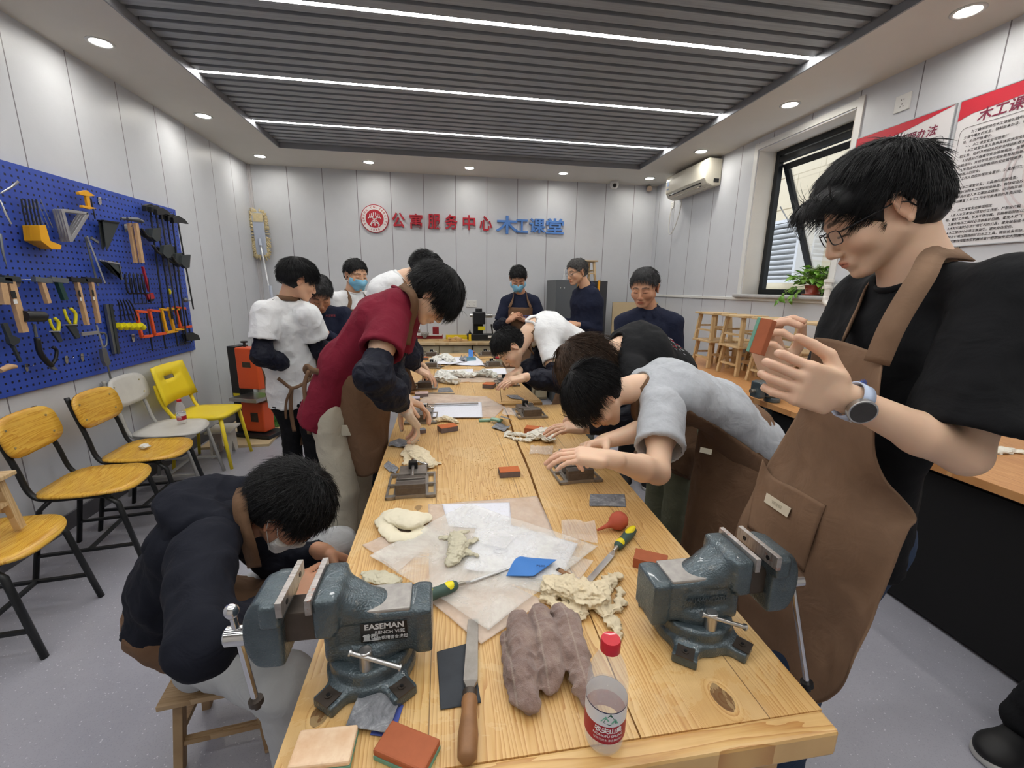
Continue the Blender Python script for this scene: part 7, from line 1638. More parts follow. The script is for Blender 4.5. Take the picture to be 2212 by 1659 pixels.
for i in range(2): tool('level_bar', 'dark grey straight bar, %s of the pair right of the last hammer' % ('left' if i == 0 else 'right'), 'bar', [('bar', M_gt if i else M_mt, 'bar', [(229 + i*8, 657, .013 + i*.006), (248 + i*7, 764, .013 + i*.006)], .026, .018)], 'dark straight bars on the board')
for i in range(5):
    ox = i*12; d = .03 + .022*i
    tool('junior_hacksaw', 'lemon-yellow handled black hacksaw, %s from the left' % ['first', 'second', 'third', 'fourth', 'fifth'][i], 'saw', [('frame', M_bt, 'curve', [(254 + ox*.5, 648, d), (258 + ox*.6, 662, d), (262 + ox*.75, 692, d)], .005), ('handle', M_sy2, 'tube', [(254 + ox, 702, d), (262 + ox, 708, d)], .021, 14)], 'lemon-yellow hacksaws on the board')
for i, (x, m, lab) in enumerate(((292, M_so, 'orange C-clamp, leftmost of the row'), (320, M_so, 'orange C-clamp, second in the row'), (346, M_sy, 'yellow C-clamp, third in the row'), (362, M_sy, 'yellow C-clamp half hidden behind the last orange one'), (376, M_so, 'orange C-clamp, rightmost of the row'))):
    y = 672 - i*2; h = 56 - i*3.0; w_ = 24
    tool('c_clamp', lab, 'clamp', [('top_arm', m, 'bar', [(x, y, .05), (x + w_, y + 2, .05)], .018, .018), ('spine', m, 'bar', [(x + 2, y, .05), (x + 14, y + h, .05)], .022, .018), ('bottom_arm', m, 'bar', [(x + 13, y + h, .05), (x + 37, y + h - 3, .05)], .020, .018), ('screw', M_bt, 'tube', [(x + 24, y + 2, .05), (x + 38, y + h + 30, .05)], .006), ('crossbar', M_bt, 'tube', [(x + 26, y + h + 28, .05), (x + 50, y + h + 26, .05)], .003)], 'orange and yellow C-clamps in a row')
for i, (x0, y0, x1, y1, gx, gy) in enumerate(((324, 452, 352, 668, 330, 512), (336, 455, 372, 690, 338, 512), (348, 460, 384, 700, 362, 548), (360, 470, 396, 715, 372, 552), (372, 474, 404, 735, 388, 566), (384, 478, 418, 668, 402, 570))):
    d = .05 + .02*(i % 3)
    tool('bar_clamp', 'long black bar clamp, %s in the row at the right end of the board' % ['first', 'second', 'third', 'fourth', 'fifth', 'sixth'][i], 'clamp', [('bar', M_bt, 'bar', [(x0, y0, d), (x1, y1, d)], .016, .006), ('top_jaw', M_bt, 'poly', [(x0 - 14, y0 - 8, d), (x0 - 2, y0 - 12, d), (x0 + 12, y0 - 4, d), (x0 + 20, y0 + 6, d), (x0 + 8, y0 + 3, d), (x0 - 12, y0 + 4, d)], .03),
        ('grip', M_bt, 'curve', [(gx - 32, gy - 18, d), (gx - 20, gy - 2, d), (gx, gy + 4, d)], .010), ('trigger_body', M_gt, 'poly', [(gx - 12, gy - 18, d), (gx + 6, gy - 20, d), (gx + 4, gy + 8, d), (gx - 4, gy + 10, d), (gx - 14, gy, d)], .03)], 'long bar clamps at the right end')
tool('cable_clamp', 'short black clamp at the bottom right corner of the board', 'clamp', [('body', M_bt, 'poly', [(396, 722, .05), (412, 718, .05), (424, 724, .05), (428, 734, .05), (412, 736, .05), (402, 736, .05)], .04), ('bar', M_bt, 'bar', [(396, 665, .04), (402, 742, .04)], .014, .006)])
tool('trammel', 'small silver fitting hung near the right edge of the board', 'fitting', [('head', M_mt, 'ball', [(400, 648, .05)], .022), ('arm', M_mt, 'tube', [(392, 650, .05), (412, 650, .05)], .003)])
tool('small_pliers', 'tiny yellow and silver tool in the middle of the bar clamps', 'hand tool', [('handle', M_sy2, 'ball', [(366, 630, .04)], .014, (1, .8, 1.8)), ('cross', M_hk, 'tube', [(360, 620, .04), (372, 618, .04)], .003)])
tool('adjustable_wrench', 'dark adjustable wrench hanging at the lower left', 'wrench', [('handle', M_gt, 'bar', [(8, 698, .05), (20, 728, .05)], .026, .014), ('jaw', M_gt, 'poly', [(14, 728, .05), (24, 724, .05), (40, 732, .05), (38, 740, .05), (26, 748, .05), (18, 742, .05)], .02), ('tail', M_gt, 'bar', [(28, 748, .05), (44, 782, .05)], .014, .012)])
tool('scraper', 'wooden-handled tool lying on a hook at the lower left corner', 'hand tool', [('handle', M_hw, 'tube', [(0, 801, .06), (20, 792, .06), (34, 792, .06)], [.012, .016, .010], 12)])
tool('steel_rod', 'bright steel rod tool at the top left, upper part', 'rod', [('rod', M_hk, 'tube', [(0, 418, .06), (26, 403, .09), (39, 392, .10)], [.004, .006, .007], 8)])
tool('drill_brace', 'silver brace rod hanging at the left edge', 'rod', [('rod', M_hk, 'tube', [(0, 432, .04), (12, 462, .05), (24, 484, .05)], [.004, .006, .005], 8)]); tool('awl', 'long silver awl hanging at the left edge below the brace', 'rod', [('rod', M_mt, 'tube', [(0, 505, .04), (6, 545, .05), (15, 576, .05)], [.007, .006, .002], 8)])
for i, (x, y, nm) in enumerate(((216, 432, 'right of the yellow bar clamp'), (58, 792, 'at the lower left of the board'), (144, 775, 'below the yellow pliers'), (178, 770, 'below the steel square'), (272, 490, 'behind the mallets'), (288, 728, 'under the lemon-yellow saws'))):
    tool('empty_hook', 'empty chrome hook ' + nm, 'hook', [('plate', M_hk, 'poly', [(x - 4, y - 6, .004), (x + 2, y - 7, .004), (x + 4, y + 8, .004), (x, y + 12, .004), (x - 3, y + 5, .004)], .002), ('prong', M_hk, 'curve', [(x, y, .004), (x + 8, y, .05), (x + 15, y - 3, .075)], .0025)], 'empty chrome hooks on the pegboard')
# ------------------------------------------------------------------ standing man in the right foreground
def front_man():
    C = atY(1894, 462, .845); fd = nrm((-.80, .40, -.54))
    Nk = atY(1985, 604, .80); Ch = Nk + [.005, .005, -.13]; Wa = Nk + [-.01, .03, -.34]; Pe = atY(1832, 1135, .87)
    shL, shR = Sj(Nk, 2190, 642, .185, True), Sj(Nk, 1868, 650, .165, False)
    elL = Sj(shL, 2082, 985, .285, True); wrL = Sj(elL, 1818, 856, .245, True)
    elR = Sj(shR, 1800, 925, .28, False); wrR = Sj(elR, 1680, 815, .22, True)
    hp = (Pe + [.05, -.04, -.01], Pe + [.04, .11, -.01]); kn = (Sj(hp[0], 1722, 1420, .42, False), Sj(hp[1], 1690, 1370, .42, False)); an = (np.array([kn[0][0], kn[0][1], .09]), np.array([kn[1][0] + .01, kn[1][1] + .02, .09]))
    dL = nrm(atY(1625, 792, wrL[1]) - wrL)
    handL = (dL, (.25, .95, .05), (0, 0, 1), dict(curl=.55, thumb=.2, s=1.02, curls=(1.15, 1.1, 1.0, .9), k=.004))
    tgt = atY(1640, 700, wrR[1]); dR = nrm(tgt - wrR)
    handR = (dR, (.35, -.9, -.1), (1, .1, .2), dict(curl=.9, thumb=.4, s=1.05, curls=(.8, .85, .95, 1.0)))
    t, d = person('young man in glasses and black T-shirt in the right foreground, inspecting a block', (Pe[0], Pe[1]), dict(c=C, f=fd, up=(0, 0, 1), roll=.0, s=1.0), (Nk, Ch, Wa, Pe),
        ((shL, elL, wrL), (shR, elR, wrR)), tuple((hp[i], kn[i], an[i]) for i in (0, 1)), M_blk_c, dict(th=.016, lift=.004, fringe=1, fy=.018, fr=.008, line=(0, .080, .052), n=(0, .80, -.60), nape=-.072, side=.05, m=H_blk, len=.05, stick=.10, comb=(0, .45, 0), mess=.2, grav=.05, crown=np.array([.01, -.075, .10]), rough=.005),
        skin=SK1, hands=(handL, handR), sleeve=.84, sleeve_r=(.074, .096), trousers=M_jean, glass=True, hres=.003, ares=.0034, bres=.008, strands_n=9000, srad=.0006, latp=(0, -1, 0), wamp=.009, neck_r=.056, hem=Pe + [0, 0, -.05], fat=.84, arm_scale=.92, seed=3, shoe_dir=(-1, 0, 0))
    # apron: a draped sheet over the front
    rows = [[(1765, 729, .700), (1800, 733, .66), (1835, 742, .62), (1872, 755, .58), (1908, 772, .545)],
            [(1748, 800, .720), (1785, 815, .66), (1825, 825, .61), (1865, 830, .56), (1900, 840, .525)],
            [(1722, 880, .745), (1765, 890, .67), (1810, 905, .61), (1850, 920, .55), (1888, 950, .51)],
            [(1672, 985, .80), (1735, 1000, .70), (1790, 1010, .62), (1850, 1015, .55), (1915, 1035, .50)],
            [(1625, 1070, .85), (1700, 1085, .73), (1780, 1100, .63), (1870, 1105, .55), (1978, 1112, .505)],
            [(1590, 1150, .87), (1690, 1175, .74), (1780, 1190, .64), (1870, 1180, .56), (1962, 1150, .51)],
            [(1585, 1260, .88), (1680, 1290, .76), (1775, 1300, .66), (1860, 1290, .58), (1922, 1255, .53)],
            [(1600, 1370, .88), (1680, 1400, .78), (1760, 1410, .68), (1830, 1390, .60), (1890, 1330, .55)],
            [(1640, 1520, .86), (1690, 1530, .78), (1745, 1530, .69), (1795, 1500, .61), (1838, 1440, .56)]]
    rows = [[atY(q[0], q[1], (.06 + q[2]*1.16)*(1 - .022*max(0, i - 3))) for q in r] for i, r in enumerate(rows)]
    ap, G, Nn = loft(rows, 'apron', M_apr1, t, n=(10, 12), amp=.015, scale=6, seed=4, solid=.004, aniso=(1, 1, .5))
    cam_side = lambda p, o=.006: p + nrm(CAM - p)*o
    # pocket, leather badge, button, print
    def on(px, py, o=.008):
        d_ = nrm(ray(px, py)); P = G.reshape(-1, 3) - CAM; tt = P @ d_; dist = np.linalg.norm(P - tt[:, None]*d_, axis=1); i = np.argsort(dist)[:4]; return CAM + d_*(tt[i].mean() - o)
    pk = [[(1648, 992), (1668, 1028), (1720, 1055), (1783, 1092)], [(1630, 1060), (1668, 1095), (1710, 1125), (1762, 1150)], [(1615, 1140), (1660, 1170), (1700, 1200), (1736, 1236)]]
    loft([[on(*q) for q in r] for r in pk], 'pocket', M_apr1, ap, n=(8, 8), amp=.003, scale=12, seed=5, solid=.003)
    bd = [on(1656, 1064, .016), on(1709, 1098, .016), on(1700, 1118, .016), on(1650, 1084, .016)]
    b = B(); b.add(bd + [p + nrm(p - CAM)*.003 for p in bd], [(0, 1, 2, 3), (7, 6, 5, 4), (0, 4, 5, 1), (1, 5, 6, 2), (2, 6, 7, 3), (3, 7, 4, 0)]); bo = b.obj('badge', mat('badge_cream', S(214, 206, 186), .6), ap, world=True, bevel=.0008)
    V, F = text_mesh('WEIMEI', .0125, .0003); u = nrm(bd[1] - bd[0]); v = nrm(bd[0] - bd[3]); w_ = nrm(np.cross(u, v)); w_ = w_ if w_ @ (CAM - bd[0]) > 0 else -w_
    mesh_obj('badge_lettering', np.mean(bd, axis=0) + V[:, :1]*u + V[:, 1:2]*v + V[:, 2:]*w_ + w_*.0008, F, mat('badge_emboss', S(190, 182, 162), .6), bo, world=True)
    q = on(1904, 774, .006); dn = nrm(CAM - q); B().cyl(q - dn*.003, q + dn*.003, .0066, n=20).cyl(q + dn*.003, q + dn*.0045, .0045, n=20).obj('snap_button', mat('button_metal', S(170, 158, 140), .4, .7), ap, world=True, auto=40)
    q = on(1862, 832, .006); u = nrm(on(1880, 836) - on(1845, 828)); v = nrm(np.cross(nrm(CAM - q), u))
    b = B()
    for k in range(9):
        a = PI*(.05 + .9*k/8); r0, r1 = .006, .013
        b.bar(q + (u*math.cos(a) + v*math.sin(a))*r0, q + (u*math.cos(a + .15) + v*math.sin(a + .15))*r1, .0022, .0008, up=CAM - q)
    b.obj('print', mat('print_blue', S(80, 110, 190), .7), ap, world=True)
    # straps
    def strap(pts, w):
        Q = catmull([np.asarray(p) for p in pts], 6); rows_ = []
        for i, p in enumerate(Q):
            tt = nrm(Q[min(i + 1, len(Q) - 1)] - Q[max(i - 1, 0)]); out = nrm(p - np.array([Nk[0] + .01, Nk[1], p[2]*.3 + (Nk[2] - .04)*.7])); sd = nrm(np.cross(tt, out)); rows_.append([p - sd*w/2, p + sd*w/2])
        B().grid(rows_).obj('strap', M_apr1, ap, world=True, smooth=True, solid=.0035)
    bk = Nk + [.055, .01, .055]
    strap([atY(1893, 785, .06 + .545*1.16), atY(1930, 700, .685), atY(1990, 600, .69), atY(2022, 548, .73), Nk + [.050, -.04, .050], bk], .040)
    strap([atY(1818, 742, .06 + .66*1.16), atY(1848, 680, .86), atY(1874, 625, .88), Nk + [.0, .070, .025], Nk + [.045, .05, .05], bk], .034)
    # watch on the left wrist
    ax = nrm(elL - wrL); c = wrL + ax*.022; up = nrm(np.cross(ax, (0, 0, 1))); o = nrm(CAM - c + np.array([-.05, 0, -.20])); o = nrm(o - ax*(o @ ax)); sd = np.cross(ax, o)
    wt = thing('wristwatch', 'round silver smartwatch with a pale blue strap on the man\'s wrist', 'watch', tuple(c))
    b = B(); rows_ = []
    for a in np.linspace(.55, 2*PI - .55, 28):
        rr = .0325; p = c + (o*math.cos(a) + sd*math.sin(a)*1.05)*rr; rows_.append([p - ax*.0105, p + ax*.0105])
    b.grid(rows_).obj('strap', mat('strap_pale_blue', S(186, 200, 226), .5), wt, world=True, smooth=True, solid=.0025)
    f0 = c + o*.031; B().cyl(f0 - o*.004, f0 + o*.007, .0225, n=40).cyl(f0 + sd*.023, f0 + sd*.026, .003, n=12).obj('case', M_steel, wt, world=True, auto=40, bevel=.001)
    B().cyl(f0 + o*.007, f0 + o*.0078, .0195, n=40).obj('dial', mat('watch_glass', S(46, 42, 38), .08, coat=.6), wt, world=True)
    # the block in his hands
    bl = thing('sanding_block', 'small green and brown block held up in the hands of the standing man in glasses', 'sanding block', tuple(atY(1650, 720, wrL[1] + .0)))
    c = atY(1648, 728, wrL[1] + .012); u = nrm(atY(1668, 672, wrL[1] + .012) - c); fwv = nrm(CAM - c); v = nrm(np.cross(u, fwv)); w_ = np.cross(u, v)
    def slab(cc, hu, hv, hw, nm, m): B().add([cc + u*a*hu + v*b_*hv + w_*c_*hw for a in (-1, 1) for b_ in (-1, 1) for c_ in (-1, 1)], [(0, 1, 3, 2), (4, 6, 7, 5), (0, 4, 5, 1), (2, 3, 7, 6), (0, 2, 6, 4), (1, 5, 7, 3)]).obj(nm, m, bl, world=True, bevel=.001)
    v2 = nrm(v + fwv*.5); w_ = nrm(np.cross(u, v2)); v = v2
    slab(c, .030, .010, .008, 'brown_layer', M_blk_br); slab(c - v*.013, .030, .003, .008, 'green_layer', M_green)
    return t
front_man()
# ------------------------------------------------------------------ the people around the benches
def off(p, x=0, y=0, z=0): return np.asarray(p, float) + [x, y, z]
def stand_legs(Pe, lat, kn_off=(0, 0), spread=.09, an_off=(0, 0)):
    out = []
    for s_ in (1, -1):
        h = Pe + np.asarray(nrm(lat))*spread*s_ + [0, 0, -.02]; k = np.array([h[0] + kn_off[0], h[1] + kn_off[1], max(.48, h[2] - .43)]); a = np.array([k[0] + an_off[0], k[1] + an_off[1], .09]); out.append((h, k, a))
    return tuple(out)
H_short = dict(th=.010, m=H_blk, len=.03, stick=.35, mess=.5, line=(0, .068, .056), nape=-.045, rough=.005)
H_mop = dict(th=.017, lift=.003, fringe=1, m=H_blk, len=.055, stick=.12, mess=.25, line=(0, .076, .050), nape=-.055, comb=(0, .35, 0))

def grey_man():
    Nk = atY(1392, 838, 1.55); Pe = atY(1612, 985, 1.66); Ch = atY(1455, 838, 1.57); Wa = atY(1555, 880, 1.62)
    lat = nrm((-.05, -1, -.10)); shL, shR = Sj(Nk, 1432, 886, .17, True), Sj(Nk, 1425, 835, .17, False)
    elL = Sj(shL, 1420, 1020, .28, True); wrL = Sj(elL, 1318, 992, .24, True); elR = Sj(shR, 1412, 925, .27, True); wrR = Sj(elR, 1310, 952, .22, True)
    wrL[2] = max(wrL[2], .845); 
    C = atY(1290, 858, 1.52); f = nrm((-.30, -.05, -.95)); up = nrm((-.93, .0, .30))
    legs = stand_legs(Pe, (0, -1, 0), (-.05, 0))
    t, d = person('young man in a grey T-shirt bent low over the near bench', (Pe[0], Pe[1]), dict(c=C, f=f, up=up, s=1.0), (Nk, Ch, Wa, Pe), ((shL, elL, wrL), (shR, elR, wrR)), legs, M_gry_c, dict(H_mop, th=.02, len=.07),
        hands=((nrm(atY(1262, 985, wrL[1] + .02) - wrL), (0, .1, -1), (0, 1, .3), dict(curl=.35, thumb=.5)), (nrm(atY(1256, 965, wrR[1] - .03) - wrR), (-.2, -.5, -.8), (-.3, -1, 0), dict(curl=.75, thumb=.6))),
        sleeve=.66, sleeve_r=(.074, .084), trousers=M_trk, glass=True, hres=.0036, ares=.0038, strands_n=6000, srad=.0008, wamp=.008, hem=atY(1640, 955, 1.66), apron=dict(bottom=atY(1545, 1290, 1.62), fwd=(-1, 0, 0), wrap=-.13, waist=atY(1592, 940, 1.66), skirt=(.165, .165, .20, .19), top=.10), seed=5, latp=(0, -1, 0), fat=.95)
    b = B(); q = atY(1525, 974, 1.50); u = nrm(atY(1538, 977, 1.50) - q); v = nrm(np.cross(nrm(CAM - q), u)); bd = [q - u*.028 - v*.011, q + u*.028 - v*.011, q + u*.028 + v*.011, q - u*.028 + v*.011]
    mesh_obj('apron_badge', bd + [p + nrm(p - CAM)*.003 for p in bd], [(0, 1, 2, 3), (7, 6, 5, 4), (0, 4, 5, 1), (1, 5, 6, 2), (2, 6, 7, 3), (3, 7, 4, 0)], mat('badge_cream'), t, world=True)
def brown_hair():
    Nk = atY(1338, 752, 1.98); Pe = atY(1478, 905, 2.12); Ch = atY(1392, 752, 2.0); Wa = atY(1452, 800, 2.07)
    shL, shR = Sj(Nk, 1368, 800, .17, True), Sj(Nk, 1360, 745, .16, False)
    elL = Sj(shL, 1392, 905, .27, True); wrL = Sj(elL, 1262, 925, .24, True); elR = Sj(shR, 1350, 860, .26, True); wrR = Sj(elR, 1236, 893, .22, True)
    wrL[2] = max(wrL[2], .845); wrR[2] = max(wrR[2], .85)
    C = atY(1262, 792, 1.93); f = nrm((-.45, -.10, -.88)); up = nrm((-.85, -.1, .5))
    legs = stand_legs(Pe, (0, -1, 0), (-.06, 0), .10)
    t, d = person('person with long brown hair and a black printed T-shirt bent over the bench', (Pe[0], Pe[1]), dict(c=C, f=f, up=up, s=1.0), (Nk, Ch, Wa, Pe), ((shL, elL, wrL), (shR, elR, wrR)), legs, M_blk_c,
        dict(th=.026, m=H_brn, len=.13, stick=.10, mess=.22, line=(0, .08, .04), n=(0, .82, -.57), long=1, cover=1, nape=-.14, grav=.28, fringe=1, side=.2, rough=.012), hands=((nrm(atY(1200, 922, wrL[1] + .02) - wrL), (0, .1, -1), (0, 1, .3), dict(curl=.3, thumb=.5)), (nrm(atY(1200, 905, wrR[1] - .04) - wrR), (-.2, -.5, -.8), (-.3, -1, 0), dict(curl=.65, thumb=.6))),
        sleeve=.6, trousers=M_olv, hres=.0045, ares=.0045, strands_n=7000, srad=.0010, covers=(.5, .5), apron=dict(bottom=atY(1425, 1010, 2.05), fwd=(-1, 0, 0), wrap=-.05, waist=atY(1470, 900, 2.12), skirt=(.165, .13, .18, .15), top=.10), seed=6, latp=(0, -1, 0), beard=0, hem=atY(1492, 925, 2.14))
    # red and white print across the back
    b = B(); rr = np.random.RandomState(2); uu = nrm(Wa - Ch); bk = nrm(np.cross(uu, (0, 1, 0))); bk = bk if bk[2] > 0 else -bk
    for i in range(46):
        a, c = rr.uniform(.02, .24), rr.uniform(-.10, .10); q = Ch + uu*(a - .04) + np.array([0, 1, 0])*c + bk*(.108 - c*c*4.5 + .006); b.m(int(rr.rand() > .45)).bar(q, q + uu*rr.uniform(.008, .025) + np.array([0, rr.uniform(-.02, .02), 0]), .007, .0015, up=bk)
    b.obj('back_print', [mat('print_red', S(206, 48, 70), .7), mat('print_white', S(220, 220, 222), .7)], t, world=True)
def white_bent():
    Nk = atY(1150, 708, 2.80); Pe = atY(1275, 800, 2.98); Ch = atY(1190, 712, 2.84); Wa = atY(1240, 745, 2.92)
    shL, shR = Sj(Nk, 1186, 745, .17, True), Sj(Nk, 1165, 715, .16, False)
    elL = Sj(shL, 1205, 825, .27, True); wrL = Sj(elL, 1135, 815, .23, True); elR = Sj(shR, 1165, 790, .25, True); wrR = Sj(elR, 1122, 800, .18, True)
    for q in (wrL, wrR): q[2] = max(q[2], .85)
    C = atY(1102, 752, 2.74); f = nrm((-.52, -.18, -.83)); up = nrm((-.80, .0, .55))
    t, d = person('man in a white T-shirt bent low over the far bench, wearing navy sleeve covers', (Pe[0], Pe[1]), dict(c=C, f=f, up=up, s=1.02), (Nk, Ch, Wa, Pe), ((shL, elL, wrL), (shR, elR, wrR)), stand_legs(Pe, (0, -1, 0), (-.05, 0)), M_wht_c, dict(H_short, th=.013),
        hands=((nrm(atY(1102, 822, wrL[1]) - wrL), (0, .1, -1), (0, 1, .3), dict(curl=.3, thumb=.5)), (nrm(atY(1088, 818, wrR[1] - .06) - wrR), (-.2, -.3, -.9), (-.3, -1, 0), dict(curl=.5, thumb=.6))),
        sleeve=.5, trousers=M_grt, hres=.0045, ares=.005, strands_n=2500, srad=.0012, covers=(.6, .5), apron=dict(bottom=atY(1218, 925, 2.95), fwd=(-1, 0, 0), wrap=-.05, waist=atY(1262, 800, 2.97), skirt=(.165, .13, .19, .15), top=.08, m=M_apr), seed=7, latp=(0, -1, 0), hem=atY(1288, 815, 3.0))
def old_man_right():
    Nk = atY(1402, 672, 2.98); Pe = off(Nk, .03, .03, -.52); Ch = off(Nk, 0, .01, -.15); Wa = off(Nk, .02, .02, -.34)
    shL, shR = Sj(Nk, 1462, 700, .19, False), Sj(Nk, 1340, 700, .19, True)
    elL = off(shL, .04, -.02, -.28); elR = off(shR, -.03, -.05, -.28); wrL = off(elL, -.10, -.16, -.12); wrR = off(elR, .05, -.2, -.12)
    t, d = person('older man with greying hair in a navy jacket, standing at the right looking down', (Pe[0], Pe[1]), dict(c=atY(1392, 622, 2.93), f=nrm((-.62, -.72, -.32)), s=1.08), (Nk, Ch, Wa, Pe), ((shL, elL, wrL), (shR, elR, wrR)), stand_legs(Pe, shL - shR), M_navy_c,
        dict(H_short, m=H_gry, th=.012, len=.04, stick=.15, mess=.3, line=(0, .060, .066)), skin=SK3, hands=((( -.5, -.6, -.6), (0, 0, -1), (-1, 0, 0), dict(curl=.5)),)*2, sleeve=2, sleeve_r=(.07, .064), trousers=M_trk, hres=.0042, ares=.006, collar=True, strands_n=3500, srad=.0010, fat=1.12, hfat=1.08, seed=8, beard=.1)
    V, F = text_mesh('木工课堂', .016, .0004); q = atY(1432, 718, 2.86)
    V2, F2 = text_mesh('公寓服务中心', .012, .0004); fr = nrm(CAM - q); fr[2] = 0; fr = nrm(fr); u = nrm(np.cross((0, 0, 1), fr)); zz = np.array([0, 0, 1.0])
    mesh_obj('embroidery', np.vstack([q + V[:, :1]*u + V[:, 1:2]*zz + V[:, 2:]*fr, q - zz*.018 + V2[:, :1]*u + V2[:, 1:2]*zz + V2[:, 2:]*fr]), F + [tuple(i + len(V) for i in f_) for f_ in F2], mat('thread_red', S(170, 60, 60), .7), t, world=True)
def glasses_man():
    Nk = atY(1266, 622, 4.40); Pe = off(Nk, .05, .05, -.54); Ch = off(Nk, .01, .01, -.15); Wa = off(Nk, .03, .03, -.36)
    shL, shR = Sj(Nk, 1288, 652, .18, True), Sj(Nk, 1252, 645, .16, False)
    elL = off(shL, .02, -.03, -.28); wrL = off(elL, -.22, -.02, .05); elR = off(shR, -.02, .02, -.28); wrR = off(elR, -.20, -.06, .05)
    person('man with glasses in a navy jacket, in profile beside the grey machine', (Pe[0], Pe[1]), dict(c=atY(1246, 588, 4.38), f=nrm((-.88, -.30, -.22)), s=1.06), (Nk, Ch, Wa, Pe), ((shL, elL, wrL), (shR, elR, wrR)), stand_legs(Pe, (0.2, -1, 0)), M_navy_c,
        dict(H_short, m=H_salt, th=.010, len=.025), skin=SK2, hands=(((-.9, 0, .1), (0, .6, -.8), (0, 0, 1), dict(curl=.6)),)*2, sleeve=2, sleeve_r=(.07, .066), trousers=M_trk, hres=.005, ares=.007, collar=True, strands_n=1800, srad=.0012, glass=True, fat=1.08, seed=9)
def masked_back():
    Nk = atY(1124, 636, 4.75); Pe = off(Nk, .0, .03, -.52); Ch = off(Nk, 0, .01, -.15); Wa = off(Nk, 0, .02, -.34)
    shL, shR = Sj(Nk, 1158, 655, .17, True), Sj(Nk, 1091, 655, .17, True)
    elL = Sj(shL, 1172, 705, .27, False); wrL = Sj(elL, 1130, 690, .24, True); elR = Sj(shR, 1078, 705, .27, False); wrR = Sj(elR, 1100, 692, .22, True)
    t, d = person('young man in navy with apron and blue mask at the head of the far bench', (Pe[0], Pe[1]), dict(c=atY(1119, 602, 4.68), f=nrm((-.10, -.82, -.56)), s=1.08), (Nk, Ch, Wa, Pe), ((shL, elL, wrL), (shR, elR, wrR)), stand_legs(Pe, (1, 0, 0)), M_navy_c,
        dict(H_short, th=.008), skin=SK3, hands=(((-.6, -.1, .3), (0, .5, -.8), (0, 0, 1), dict(curl=.7, thumb=.6)), ((.5, -.1, .4), (0, .5, -.8), (0, 0, 1), dict(curl=.7, thumb=.6))), sleeve=.8, sleeve_r=(.07, .07), trousers=M_trk, hres=.005, ares=.006, strands_n=1500, srad=.0012, mask=M_mask, covers=(.7, .7),
        apron=dict(bottom=off(Pe, 0, -.05, -.45), fwd=(0, -1, 0), top=.13), seed=10)
    q = atY(1130, 688, wrL[1] - .05); p0 = atY(1112, 682, wrL[1] - .02)
    bl = thing('sanding_block', 'small wooden piece held by the masked man at the far end', 'wood piece', tuple(p0)); B().box((0, 0, 0), (.09, .03, .03), (0, .7, .3)).obj('piece', M_tan, bl, bevel=.002)
    V, F = text_mesh('木工课堂', .034, .0005, bold=.0006); q = d['Nk'] + [.055, -.145, -.235]
    mesh_obj('apron_print', q + V[:, :1]*[1, 0, 0] + V[:, 1:2]*[0, 0, 1] + V[:, 2:]*[0, -1, 0], F, mat('print_blue', S(80, 110, 190), .7), t, world=True)
def white_left_bent():
    Nk = atY(866, 604, 2.92); Pe = atY(800, 765, 3.02); Ch = atY(840, 630, 2.95); Wa = atY(812, 700, 3.0)
    shR, shL = Sj(Nk, 850, 650, .17, True), Sj(Nk, 872, 645, .15, False)
    elR = Sj(shR, 868, 745, .27, True); wrR = Sj(elR, 900, 796, .22, False); elL = Sj(shL, 876, 735, .27, True); wrL = Sj(elL, 906, 785, .2, False)
    for q in (wrL, wrR): q[2] = max(q[2], .86)
    person('man in a white T-shirt with spiky hair bending behind the man in maroon', (Pe[0], Pe[1]), dict(c=atY(917, 590, 2.95), f=nrm((.62, .12, -.72)), up=(.6, 0, .75), s=1.03), (Nk, Ch, Wa, Pe), ((shL, elL, wrL), (shR, elR, wrR)), stand_legs(Pe, (0, 1, 0)), M_wht_c,
        dict(H_short, th=.014, stick=.5), hands=((nrm(atY(925, 812, wrL[1] + .05) - wrL), (0, -.3, -1), (0, -1, .3), dict(curl=.5, thumb=.5)), (nrm(atY(938, 815, wrR[1]) - wrR), (0, .1, -1), (0, 1, .2), dict(curl=.45, thumb=.5))), sleeve=.6, trousers=M_trk, hres=.0045, ares=.005, strands_n=3000, srad=.0011, covers=(.55, .55), cover_r=.062,
        apron=dict(bottom=atY(870, 850, 2.95), fwd=(1, 0, 0), waist=atY(815, 730, 3.0), top=.08, skirt=(.17, .13, .18, .10)), seed=11, latp=(0, 1, 0))
def masked_left():
    Nk = atY(762, 634, 3.95); Pe = off(Nk, .0, .03, -.54); Ch = off(Nk, 0, .01, -.15); Wa = off(Nk, 0, .02, -.34)
    lat = nrm((.75, .65, 0)); shL, shR = Nk + lat*.17 + [0, 0, -.05], Nk - lat*.17 + [0, 0, -.05]
    elL, elR = off(shL, .03, -.03, -.28), off(shR, -.0, -.03, -.28); wrL, wrR = off(elL, .1, -.2, .02), off(elR, .16, -.14, .02)
    person('young man in white with a blue mask and cropped hair, standing at the back left', (Pe[0], Pe[1]), dict(c=atY(769, 594, 3.92), f=nrm((.62, -.72, -.22)), s=1.06), (Nk, Ch, Wa, Pe), ((shL, elL, wrL), (shR, elR, wrR)), stand_legs(Pe, lat), M_wht_c,
        dict(H_short, th=.007), skin=SK2, hands=(((.4, -.7, 0), (0, 0, -1), (-1, 0, 0), dict(curl=.5)),)*2, sleeve=.6, trousers=M_trk, hres=.005, ares=.007, strands_n=1500, srad=.0012, mask=M_mask, apron=dict(bottom=off(Pe, .0, -.0, -.4), top=.12), seed=12)
